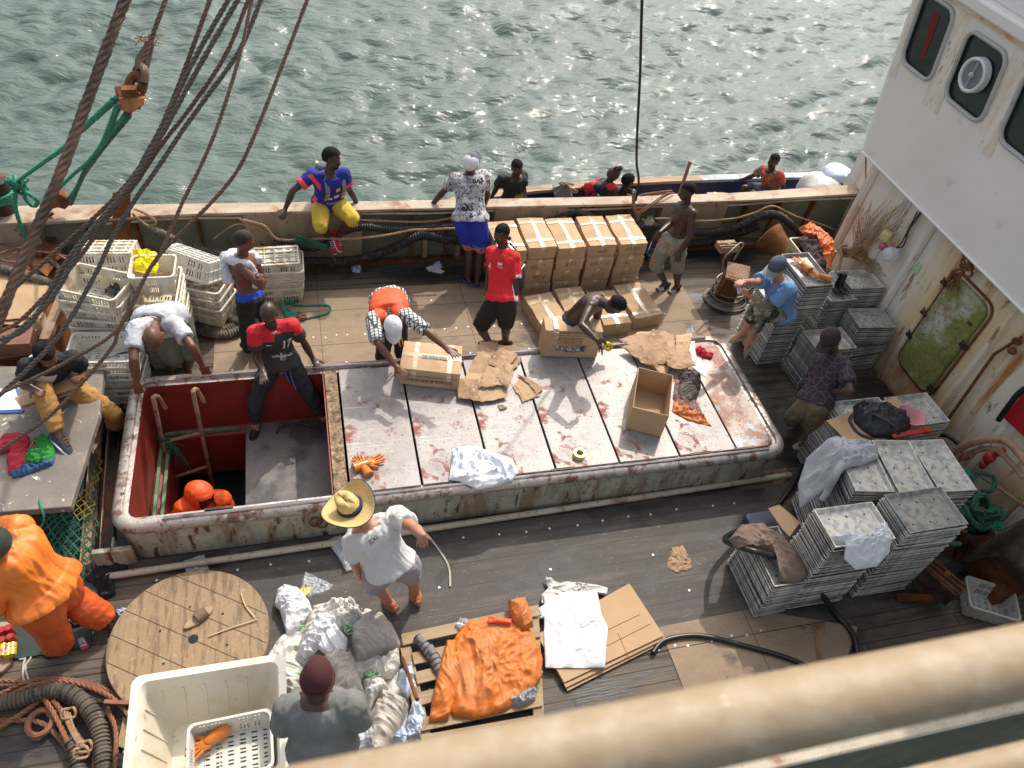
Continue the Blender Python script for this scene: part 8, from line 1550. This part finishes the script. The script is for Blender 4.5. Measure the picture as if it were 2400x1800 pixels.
# 9 red shirt
redt = C('bright_red_shirt', (.62,.015,.022)); 
D = person('man in bright red and white sports shirt with a backpack, standing behind the hatch', dict(pel=(1176,706,'y',6.60), neck=(1180,580), head=(1176,548), shl=(1205,606,'n'), shr=(1155,590), ell=(1208,682), wrl=(1195,728), hal=(1190,752), elr=(1146,642), wrr=(1143,680), har=(1146,700), hil=(1189,716,'n'), hir=(1165,708), knl=(1186,762), knr=(1152,752), anl=(1184,800), anr=(1146,800), tol=(1163,802,'z',.03), tor=(1120,805,'z',.03)), sk_dark, (-.75,-.6,-.1), 'buzz',
  dict(mats=[redt, white], hem=-.14, collar=white, sleeve=.6, pat=lambda s, x, f, a, l: np.where(((x > .125) & (np.abs(f+.01) < .035) & (s < .55) & (a['l'] > .5)*(a['l'] < 3)) | ((a['l'] > .54) & (x > .17) & (a['l'] < .66)), 1, 0)), dict(mats=[C('black_shorts', (.016,.013,.016))], end=.98, w=1.14, name='shorts'), dict(kind='slipper', mat=C('brown_sandal_strap', (.06,.03,.02)), sole=C('dark_sandal_sole', (.05,.03,.02))), S=1.0, gz=0, seed=21, sgn=dict(elr='f'))
shirt_text(D, '4', .62, -.085, .10, white, wt=.003); patch(D, .72, .07, .05, .03, white, name='chest_emblem'); shirt_text(D, 'VOLLEY', .66, .07, .022, white)
bc, bR = wear_backpack(D, 0, 0, 0, d=.22); bgk = backpack('backpack', 'black and white backpack worn by the man in the red shirt', bc-V((0, 0, .08)), bR, .82, (m_bk, mat('charcoal_pocket', (.05,.05,.05), .7), m_strap), straps=False)
mb = MB(); mb.tube([bc+bR @ V((.10*math.cos(a), .055+.02, .17*math.sin(a)-.06)) for a in np.linspace(-.2, 3.3, 20)], .012, 6); mb.build('white_piping', white, bgk)
for sx_ in (-1, 1):
    pts = []
    for s_ in (.95, .86, .72, .55, .40): h, f = on_torso(D, s_, sx_*.115, True); pts.append(h+D['off']+D['F']*.008)
    pts = [D['spine'](.95)+D['ax']*sx_*.10-D['F']*.13]+[D['spine'](1.02)+D['ax']*sx_*.11+V((0, 0, .025))]+pts; pts = catmull(pts, 4); mb = MB()
    for a, b in zip(pts[:-1], pts[1:]): mb.bar(a, b, .05, .009, hint=D['F'])
    mb.build('shoulder_strap', m_strap, bgk, smooth=60)
# 10 shirtless man bending over the upright carton
D = person('shirtless man bending over the upright carton with tape in his hands', dict(pel=(1340,758,'y',6.25), neck=(1408,703), head=(1441,715), shr=(1384,718,'n'), shl=(1405,708), elr=(1363,762,'n'), wrr=(1402,800), har=(1416,826), ell=(1397,755), wrl=(1410,797), hal=(1424,806), hir=(1338,768,'n'), hil=(1345,755), knr=(1352,805,'n'), knl=(1362,800), anr=(1335,845), anl=(1350,840), tor=(1350,850,'z',.03), tol=(1365,845,'z',.03)), sk_dark, (.55,-.25,-.8), 'short', None, dict(mats=[C('navy_shorts', (.02,.02,.035))], end=1.0, name='shorts', waist=.05), None, gz=0, seed=23, bend=.35, headup=(.8,-.35,.35), sgn=dict(neck='n', head='n', elr='n', wrr='n', wrl='n'))
mb = MB(); c = D['j']['hal'].lerp(D['j']['wrl'], .3); mb.lathe([(.03, -.025), (.03, .025), (.05, .025), (.05, -.025), (.03, -.025)], PC(1425, 812, (c-CAM).dot(ray(1200, 900).normalized())), Matrix.Rotation(1.2, 3, 'X'), 26); tag(mb.build('tape_roll', MATS['yellow_tape_roll']), 'yellow roll of tape in the hands of the bending shirtless man', 'tape roll', 'yellow tape rolls')
# 11 man in the orange vest
plaid = mat('black_white_plaid', (.62,.61,.58), .85, bump=0, bands=[(0, .040, .010, (.05,.05,.06)), (1, .040, .010, (.05,.05,.06)), (2, .044, .009, (.06,.06,.07)), (0, .040, .0, (.3,.3,.3))])
vest = mat('bright_orange_vest', (.88,.09,.02), .7, layers=[dict(c=(.75,.07,.02), s=3, lo=.5, hi=.7)], bump=.002, bscale=20)
D = person('man in orange life vest, plaid shirt and white cap pushing a taped carton', dict(pel=(912,706,'y',6.56), neck=(914,742), head=(920,764), shr=(874,748,'n'), shl=(950,738,'n'), elr=(884,802), wrr=(928,858), har=(954,884,'n'), ell=(1000,776), wrl=(1046,816), hal=(1073,836,'n'), hir=(893,704), hil=(930,700), knr=(896,790), knl=(936,780), anr=(893,850), anl=(942,840), tor=(893,868,'z',.03), tol=(945,856,'z',.03)), sk_mid, (.05,-.55,-.85), None,
  dict(mats=[plaid], hem=-.1, sleeve=.95, sw=.012, flare=.06), dict(mats=[blk]), dict(kind='shoe', mat=blk, sole=blksole), S=1.03, gz=0, seed=25, bend=.3, headup=(.05,-.8,.6), sgn=dict(neck='n', head='n', elr='n', wrr='n', ell='n', wrl='n'), hands=dict(r=((.2,.2,-1), .3, 1.3), l=((0,0,-1), .15, 1.6)))
D['cap']([C('white_cap', (.66,.66,.67))])
mb = MB(); rg = []
for k in range(12): s_ = .10+.86*k/11; rg.append(D['ringat'](s_, np.interp(s_, [0, .3, .6, .85, .96], [.16, .15, .165, .17, .13]), .112, .034))
mb.loft(rg)
for q in 'rl': mb.cone(D['spine'](.8)+(D['j']['sh'+q]-D['spine'](.9))*.3, D['j']['sh'+q].lerp(D['spine'](.9), .25), .09, .082)
me = applied(mb, .012, 'life_vest', [vest], 4); folds(me, .014, 7, 4); link(me, 'life_vest', D['body'], D['off'])
for dx in (0, .035):
    mb = MB(); a = D['spine'](.42)+D['F']*.16+D['ax']*dx; a = PC(933+dx*200, 790, (D['j']['neck']-CAM).dot(ray(1200, 900).normalized())+.1); b = PC(938+dx*260, 812, (D['j']['neck']-CAM).dot(ray(1200, 900).normalized())+.25); mb.bar(a, b, .02, .004); mb.build('vest_ribbon', C('amber_ribbon', (.85,.35,.03)), D['body'])
# 12 bending man in pale T-shirt
D = person('bald man in pale grey T-shirt bending with both hands on the hatch rim', dict(pel=(392,752,'y',6.62), neck=(356,760), head=(359,790), shr=(318,772,'n'), shl=(412,762,'n'), elr=(313,842), wrr=(320,898), har=(329,930), ell=(450,812), wrl=(474,856), hal=(489,884), hir=(376,758), hil=(405,748), knr=(392,822), knl=(432,806), anr=(398,872), anl=(440,866), tor=(395,885,'z',.03), tol=(445,880,'z',.03)), sk_mid, (.15,-.5,-.9), 'none',
  dict(mats=[C('pale_grey_tee', (.44,.455,.48))], hem=-.12, sleeve=.66, collar=C('pale_grey_tee', ()), fold=.02), dict(mats=[C('olive_shorts', (.13,.135,.10))], end=1.1, w=1.15, name='shorts'), None, S=1.05, gz=0, seed=27, bend=.35, headup=(.05,-.75,.35), fatty=1.08, sgn=dict(neck='n', head='n', elr='n', wrr='f', ell='n', wrl='f'), hands=dict(r=((0,1,-.2), .5, 1.2), l=((0,.6,-.7), .5, 1.2)))
# 13 number 17
bk17 = C('charcoal_sports_shirt', (.035,.031,.029)); red17 = C('sports_red', (.58,.02,.03))
D = person('man in charcoal and red number 17 shirt sitting on the far hatch rim', dict(pel=(658,852,'z',.64), neck=(636,765), head=(630,735), shr=(598,778,'n'), shl=(684,763,'n'), elr=(600,838), wrr=(616,868), har=(618,898,'n'), ell=(712,802), wrl=(734,842), hal=(754,868,'n'), hir=(640,862), hil=(680,856), knr=(600,924,'n'), knl=(736,922,'n'), anr=(597,1005), anl=(764,986), tor=(584,1048), tol=(776,1020)), sk_dark, (-.1,-.75,-.65), 'none',
  dict(mats=[bk17, red17], hem=-.06, sleeve=.66, collar=white, pat=lambda s, x, f, a, l: np.where((((np.abs(x) > .10) & (s > .80)) | (s > .93)) & (a['r'] < .42) & (a['l'] < .42), 1, 0)), dict(mats=[C('faded_black_trousers', (.022,.021,.025), layers=[dict(c=(.05,.05,.055), s=4, lo=.5, hi=.7)])], end=1.62, cuff=.05, waist=.10), dict(kind='boot', mat=C('black_leather', (.015,.015,.017), rough=.4), sole=blksole, sock=C('tan_sock', (.30,.20,.13)), lace=blk), gz=dict(l=-.22, r=-.22), seed=29, bend=.2, headup=(-.08,-.25,1), sgn=dict(elr='f', wrr='n', har='n', ell='f', knr='n', knl='n'), hands=dict(r=((0,.3,-1), .3, 1.4), l=((0,0,-1), .3, 1.5)))
shirt_text(D, '17', .66, .085, .135, mat('worn_white_print', (.6,.59,.56), .8), wt=.004, sx=.85); shirt_text(D, 'volley direkt', .38, .02, .042, MATS['worn_white_print'], wt=.0006); patch(D, .36, .02, .05, .085, mat('grey_crest_print', (.42,.41,.39), .8, layers=[dict(c=(.04,.04,.04), s=30, lo=.54, hi=.58)]), name='shirt_crest'); patch(D, .70, -.09, .05, .012, MATS['worn_white_print'], name='chest_mark')
mb = MB(); h0 = D['spine'](.02)+D['F']*.13; mb.tube(catmull([h0, h0+V((.01, -.03, -.04)), h0+V((.03, -.06, -.12))]), .006, 5); mb.tube(catmull([h0+D['ax']*.05, h0+V((.06, -.05, -.09)), h0+V((.09, -.10, -.19))]), .006, 5); mb.build('drawstring', C('blue_cord', (.03,.09,.32)), D['body'])
# 14 man with the clipboard
D = person('man in black polo and mustard trousers writing while sitting on the grey board', dict(pel=(133,905,'z',.70), neck=(103,853), head=(107,832), shr=(66,858,'n'), shl=(172,840,'n'), elr=(52,900), wrr=(78,914,'n'), har=(97,915,'n'), ell=(196,866), wrl=(192,886,'n'), hal=(172,884,'n'), hir=(112,912), hil=(158,905), knr=(112,948,'n'), knl=(264,968), anr=(140,1022), anl=(272,1005), tor=(165,1046,'z',.64), tol=(285,1020)), sk_mid, (.5,-.75,-.5), 'short',
  dict(mats=[C('black_polo', (.016,.017,.022)), white, redt], hem=-.08, sleeve=.6, collar=white, pat=lambda s, x, f, a, l: np.where((a['r'] > .50) & (x < -.16) | (a['l'] > .50) & (x > .16), 1, 0)), dict(mats=[C('mustard_trousers', (.42,.23,.06), layers=[dict(c=(.32,.17,.045), s=4, lo=.5, hi=.7)])], end=1.86, cuff=.045), dict(kind='shoe', mat=C('navy_trainer', (.04,.045,.07)), sole=lace, lace=blk), S=1.06, gz=dict(r=.60), seed=31, bend=.25, headup=(.25,-.5,.8), sgn=dict(knr='n', elr='f', wrr='n', ell='f', wrl='n', knl='n', anr='f'), hands=dict(r=((0,0,-1), 1.0), l=((0,0,-1), .9)))
shirt_text(D, 'S', .62, .10, .09, C('cream_print', (.62,.56,.42)), wt=.002); shirt_text(D, 'L', .42, .0, .10, C('cream_print', ()), wt=.002)
dd = (D['j']['wrl']-CAM).dot(ray(1200, 900).normalized()); q = [PC(48,950,dd+.12), PC(190,893,dd-.03), PC(178,880,dd+.05), PC(33,925,dd+.2)]
mb = MB(); mb.prism([PC(33,932,dd+.05), PC(48,952,dd-.02), PC(195,902,dd-.04), PC(180,880,dd+.06)], (0, 0, -.012)); mb.prism([p+V((0, 0, -.03)) for p in (PC(40,935,dd+.05), PC(52,955,dd-.02), PC(190,908,dd-.04), PC(180,885,dd+.06))], (0, 0, -.008)); tag(mb.build('cardboard_writing_pad', m_cardin), 'folded cardboard used as a writing pad on the seated man\'s knees', 'cardboard')
mb = MB(); a = D['j']['har']; mb.tube([a, a+V((-.05, -.02, .10))], .005, 6); mb.build('pen', white); tag(bpy.context.scene.collection.objects[-1], 'white pen in the hand of the man with the clipboard', 'pen')
# 15 orange hooded man in the hold
orh = mat('hi_vis_orange', (.80,.10,.012), .55, layers=[dict(c=(.6,.07,.012), s=5, lo=.5, hi=.7)], bump=.003, bscale=20); refl = mat('reflective_tape', (.55,.57,.55), .3, .3)
D = person('worker in orange hooded jacket with reflective bands down in the hold', dict(pel=(470,1252,'y',4.75), neck=(472,1192), head=(468,1162), shr=(432,1192,'n'), shl=(520,1172,'n'), elr=(412,1235), wrr=(440,1255), ell=(545,1215), wrl=(540,1245)), sk_dark, (.55,-.65,-.55), 'none', dict(mats=[orh, refl], hem=-.2, sleeve=1.8, ex=.03, sw=.02, yoke=.115, fold=.022, pat=lambda s, x, f, a, l: np.where(((a['l'] > .42) & (a['l'] < .60) & (x > .17)) | ((a['r'] > .42) & (a['r'] < .60) & (x < -.17)), 1, 0)), dict(mats=[orh]), None, seed=33)
mb = MB(); hcc = D['hc']; mb.ell(hcc+V((0, .01, .02)), (.125, .145, .135), D['RH'], n=24, m=18); mb.cone(hcc-D['hz']*.04, D['spine'](.95), .11, .12); [mb.cone(hcc-D['hz']*.10-D['hy']*.03, D['j']['sh'+q], .115, .10) for q in 'rl']; mb.cone(D['j']['shr'], D['j']['shl'], .10, .10); me = applied(mb, .011, 'hood', [orh], 3)
bm = bmesh.new(); bm.from_mesh(me); kill = [v for v in bm.verts if (v.co-hcc).dot(D['hy']) > .07 and abs((v.co-hcc).dot(D['hx'])) < .075 and (v.co-hcc).dot(D['hz']) < .06 and (v.co-hcc).dot(D['hz']) > -.12]; bmesh.ops.delete(bm, geom=kill, context='VERTS'); bm.to_mesh(me); bm.free(); folds(me, .016, 9, 3); link(me, 'hood', D['body'], D['off'])
# 16 straw hat
D = person('man in straw hat, white T-shirt and grey shorts walking on the near deck', dict(pel=(918,1330,'y',3.36), neck=(858,1228), head=(828,1196), shl=(829,1270), shr=(930,1212), ell=(832,1318), wrl=(843,1350), hal=(851,1368), elr=(972,1238), wrr=(991,1256), har=(989,1274,'f'), hil=(893,1342), hir=(944,1328), knl=(900,1380), knr=(970,1362), anl=(914,1414), anr=(974,1394), tol=(893,1396,'z',.03), tor=(966,1374,'z',.03)), sk_tan, (-.55,.8,-.25), 'short',
  dict(mats=[white], hem=-.17, flare=.03, fold=.026, ex=.020, collar=white), dict(mats=[C('grey_jersey_shorts', (.27,.27,.30))], end=1.25, w=1.22, name='shorts'), dict(kind='shoe', mat=C('tan_orange_shoe', (.36,.11,.04), rough=.6), sole=C('pale_orange_sole', (.55,.25,.13))), S=1.02, gz=0, seed=35, fatty=1.08, headup=(-.45,.15,.9), sgn=dict(elr='n', wrr='n', ell='f', knl='f'))
shirt_text(D, 'BXI', .88, -.02, .05, blk, front=False)
sh_ = thing('straw_hat', 'yellow straw hat with dark band worn by the man on the near deck', 'hat', D['hc']); straw = mat('woven_straw', (.60,.43,.17), .8, layers=[dict(c=(.36,.23,.07), k='v', s=90, lo=.35, hi=.2, a=.9), dict(c=(.7,.52,.25), s=4, lo=.5, hi=.7, a=.6)], bump=.002, bscale=150)
Rh = D['RH']; c = D['hc']+D['hz']*.055; mb = MB(); N = 64; rg = []
for r_, z_ in ((.085, -.012), (.12, -.018), (.16, -.012), (.20, .004), (.215, .018)):
    rg.append([c+Rh @ V((r_*.92*math.cos(t), r_*1.12*math.sin(t), z_+.05*(abs(math.cos(t))**3)*(r_-.085)/.13-.035*(abs(math.sin(t))**3)*(r_-.085)/.13)) for t in np.linspace(0, 2*math.pi, N+1)[:-1]])
mb.loft(rg, caps=False); o = mb.build('brim', straw, sh_, smooth=80); s_ = o.modifiers.new('s', 'SOLIDIFY'); s_.thickness = .004
mb = MB(); rg = []
for r_, z_ in ((.092, -.015), (.090, .03), (.084, .07), (.074, .10), (.055, .118), (.03, .112), (.004, .104)):
    rg.append([c+Rh @ V((r_*.90*math.cos(t)*(1-.22*max(0, math.sin(t))*(z_ > .05)), r_*1.15*math.sin(t), z_-.018*(abs(math.cos(t)) < .35)*(z_ > .09)+.012*math.sin(t)*(z_ > .05))) for t in np.linspace(0, 2*math.pi, N+1)[:-1]])
mb.loft(rg, caps=False); o = mb.build('crown', straw, sh_, smooth=80); s_ = o.modifiers.new('s', 'SOLIDIFY'); s_.thickness = .003
mb = MB(); mb.tube([c+Rh @ V((.093*.9*math.cos(t), .093*1.15*math.sin(t), .004)) for t in np.linspace(0, 2*math.pi, 50)[:-1]], .011, 6, closed=True); mb.build('hat_band', C('navy_band', (.02,.02,.05)), sh_)
mb = MB(); mb.tube([p for p in [c+Rh @ V((.216*.92*math.cos(t), .216*1.12*math.sin(t), .018+.05*(abs(math.cos(t))**3)-.035*(abs(math.sin(t))**3))) for t in np.linspace(0, 2*math.pi, 60)[:-1]]], .004, 6, closed=True); mb.build('brim_edge', C('navy_band', ()), sh_)
# 17 seated man with phone
camo = mat('camouflage_fabric', (.16,.15,.10), .9, layers=[dict(c=(.02,.02,.018), s=8, lo=.52, hi=.54), dict(c=(.33,.31,.24), s=9, off=5, lo=.55, hi=.57), dict(c=(.07,.08,.05), s=7, off=11, lo=.56, hi=.58)])
D = person('man in blue shirt, grey cap and camouflage trousers sitting with a phone', dict(pel=(1826,735,'x',5.26), neck=(1829,655), head=(1820,627), shl=(1850,680,'n'), shr=(1795,650), ell=(1803,718), wrl=(1762,697), hal=(1737,684,'n'), elr=(1772,662), wrr=(1745,660,'n'), har=(1727,664,'n'), hil=(1833,740,'n'), hir=(1815,732), knl=(1778,722,'n'), knr=(1782,738), anl=(1742,780), anr=(1752,806), tol=(1708,792,'z',.60), tor=(1738,832)), sk_tan, (-.9,-.35,-.3), 'short',
  dict(mats=[mat('denim_blue_shirt', (.14,.25,.47), .85, layers=[dict(c=(.20,.33,.55), s=4, lo=.5, hi=.7)])], hem=-.16, sleeve=.72, sw=.025, collar=C('denim_blue_shirt', ()), ex=.022, fold=.017), dict(mats=[camo], end=1.48, w=1.1, cuff=.065), dict(kind='slipper', mat=C('olive_slipper', (.28,.27,.16)), sole=C('olive_slipper', ())), seed=37, S=1.02, headup=(-.25,-.1,1), fatty=1.05, sgn=dict(ell='f', wrl='n', elr='n', wrr='n', anr='f', anl='f', knl='n', knr='n'), hands=dict(l=((-.2,.4,.6), .9), r=((0,-.2,-.8), .9)))
D['cap']([C('slate_cap', (.075,.09,.12)), C('slate_cap', ()), C('light_slate_brim', (.22,.23,.24))])
mb = MB(); mc = D['hc']+D['hy']*.092-D['hz']*.075; mb.ell(mc, (.052, .028, .036), D['RH'], n=16); mb.build('face_mask', C('pale_blue_mask', (.42,.66,.76)), D['body'])
mb = MB(); mb.tube([mc+D['hx']*.045, D['hc']+D['hx']*.084-D['hz']*.01], .003, 5); mb.tube([mc-D['hx']*.045, D['hc']-D['hx']*.084-D['hz']*.01], .003, 5); mb.build('mask_strap', white, D['body'])
mb = MB(); mb.tube([D['hc']+D['hy']*.10-D['hz']*.055, D['hc']+D['hy']*.17-D['hz']*.075], .0045, 6); mb.build('cigarette', white, D['body'])
mb = MB(); ph_ = D['j']['har'].lerp(D['j']['hal'], .5); mb.box(ph_+V((-.01, -.01, .02)), (.075, .012, .15), Matrix.Rotation(.5, 3, 'Z') @ Matrix.Rotation(-.5, 3, 'X')); tag(mb.build('phone', mat('pale_phone_back', (.62,.60,.70), .3), bev=.004), 'pale phone in the hands of the man in the blue shirt', 'phone')
# 18 dark shirt and cap
tri = mat('dark_triangle_print', (.028,.020,.026), .85, layers=[dict(c=(.16,.13,.15), k='v', feat='DISTANCE_TO_EDGE', s=11, lo=.04, hi=.015, a=.6)])
D = person('man in dark patterned T-shirt, maroon black cap and brown trousers by the tray stacks', dict(pel=(1910,945,'y',4.62), neck=(1956,826), head=(1947,797), shl=(1978,860,'n'), shr=(1930,838), ell=(1993,915), wrl=(1940,920), hal=(1905,912), elr=(1905,885), wrr=(1893,915), har=(1900,930), hil=(1918,950,'n'), hir=(1896,942), knl=(1902,992), knr=(1882,968), anl=(1894,1036), anr=(1874,990), tol=(1862,1047,'z',.03), tor=(1848,982,'z',.03)), sk_dark, (-.9,-.3,-.15), 'short',
  dict(mats=[tri], hem=-.2, sleeve=.72, ex=.022), dict(mats=[C('brown_trousers', (.16,.12,.075))], w=1.12), dict(kind='shoe', mat=C('cream_trainer', (.50,.45,.38)), sole=lace, lace=C('pink_lace', (.5,.3,.25)), sock=blk), S=1.04, gz=0, seed=39, sgn=dict(ell='n', wrl='f'), hands=dict(l=((-.1,.6,-.4), .15, 1.2)))
D['cap']([C('maroon_black_cap', (.030,.018,.024)), C('maroon_black_cap', ())])
# 19 orange suit
sui = mat('orange_padded_suit', (.80,.20,.025), .5, layers=[dict(c=(.66,.14,.02), s=4, lo=.5, hi=.7), dict(c=(.4,.1,.03), s=16, lo=.66, hi=.7)], bump=.003, bscale=14); suit2 = mat('darker_orange_trousers', (.55,.085,.012), .55, layers=[dict(c=(.42,.06,.012), s=5, lo=.5, hi=.7)], bump=.003, bscale=14)
D = person('worker in orange padded suit leaning forward out of the left edge of the picture', dict(pel=(108,1390,'z',.93), neck=(10,1275), head=(-28,1275), shr=(38,1240), shl=(0,1345,'n'), elr=(-30,1262), wrr=(-80,1300), ell=(-30,1420), wrl=(-70,1450), hir=(135,1375), hil=(88,1408,'n'), knr=(195,1408), knl=(103,1470), anr=(255,1455), anl=(140,1515), tor=(262,1480,'z',.03), tol=(98,1535,'z',.03)), sk_mid, (-.8,.1,-.6), 'none',
  dict(mats=[sui], hem=-.24, flare=.10, ex=.038, neckline=1.03, sleeve=1.85, sw=.03, fold=.045, fs=6, name='padded_jacket'), dict(mats=[suit2], end=1.9, w=1.25, ex=.035, cuff=.07, fold=.025, fs=9), dict(kind='boot', mat=C('black_boot', (.02,.02,.02), rough=.4), sole=blksole), S=1.06, gz=0, stand=0, seed=41, fatty=1.1, sgn=dict(neck='n'))
mb = MB(); mb.ell(D['hc'], (.125, .14, .14), D['RH'], n=20); me = applied(mb, .012, 'hood', [C('dark_green_hood', (.05,.06,.045))], 2); link(me, 'hood', D['body'], D['off'])
# 20 beanie
gt = mat('grey_tee_fabric', (.155,.155,.145), .9, layers=[dict(c=(.19,.19,.18), s=3, lo=.5, hi=.7)])
D = person('man in maroon beanie and dark grey T-shirt seen from behind at the bottom', dict(pel=(757,1752,'z',.98), neck=(742,1636), head=(744,1590), shl=(676,1660), shr=(826,1652), ell=(660,1712,'f'), wrl=(690,1672,'f'), elr=(850,1702,'f'), wrr=(808,1640,'f'), har=(790,1620,'f'), hil=(728,1756), hir=(790,1750)), sk_dark, (.05,.95,-.25), 'none',
  dict(mats=[gt], hem=-.16, sleeve=.72, ex=.022, sw=.02, collar=white, fold=.016), dict(mats=[C('dark_slate_trousers', (.03,.038,.045))]), dict(kind='boot', mat=blk, sole=blksole), S=1.04, seed=43, fatty=1.12, sgn=dict(neck='n', head='n'))
mb = MB(); mb.ell(D['hc']+D['hz']*.035, (.092, .112, .122), D['RH'], n=40, m=26); bn = mb.build('beanie', mat('maroon_knit', (.075,.018,.018), .95, layers=[dict(c=(.045,.01,.012), k='w', s=60, lo=.4, hi=.7, a=.7)], bump=.003, bscale=200), D['body'], smooth=80)
mb = MB(); mb.tube([D['hc']+D['hz']*-.012+D['RH'] @ V((.092*math.cos(t), .110*math.sin(t), .015*math.cos(t)**2)) for t in np.linspace(0, 2*math.pi, 50)[:-1]], .016, 8, closed=True); mb.build('beanie_cuff', MATS['maroon_knit'], D['body'])
# ---- ladder in the hold
ld = thing('ladder', 'rusty tubular ladder with hooked tops going down into the hold', 'ladder', (-1.4, 5.3, -1.5))
for u0, v0, u1, v1 in ((362, 948, 412, 1180), (455, 932, 500, 1145)):
    a = PY(u0, v0, 5.55); b = P(u1, v1, -1.15); mb = MB(); mb.tube(catmull([a+V((.05, .14, -.22)), a+V((.02, .12, -.02)), a+V((0, .05, .05)), a, a.lerp(b, .5), b], 6), .022, 8); mb.build('rail', m_rustpale, ld)
for (u0, v0), (u1, v1), dz in (((398, 1030), (475, 1022), 0), ((398, 1115), (487, 1098), 0)):
    aL, bL = PY(362, 948, 5.55), P(412, 1180, -1.15); aR, bR = PY(455, 932, 5.55), P(500, 1145, -1.15); t = .35 if v0 < 1050 else .72; mb = MB(); mb.tube([aL.lerp(bL, t), aR.lerp(bR, t)], .018, 8); mb.build('rung', m_rustpale, ld)
mb = MB(); r = random.Random(7); aL, bL = PY(362, 948, 5.55), P(412, 1180, -1.15); c = aL.lerp(bL, .33)
for k in range(26): e = c+V((r.uniform(0, .22), r.uniform(-.1, .1), -r.uniform(.15, .5))); mb.tube(catmull([c+V((r.uniform(-.03, .08), 0, .02)), c.lerp(e, .5)+V((.04, 0, 0)), e], 3), .005, 4)
for k in range(4): mb.tube([c+V((.03*math.cos(t), .03*math.sin(t), .02*k)) for t in np.linspace(0, 6.28, 12)[:-1]], .011, 5, closed=True)
tag(mb.build('green_rope_lashing', m_groped), 'green rope tied round the ladder in the hold', 'rope')
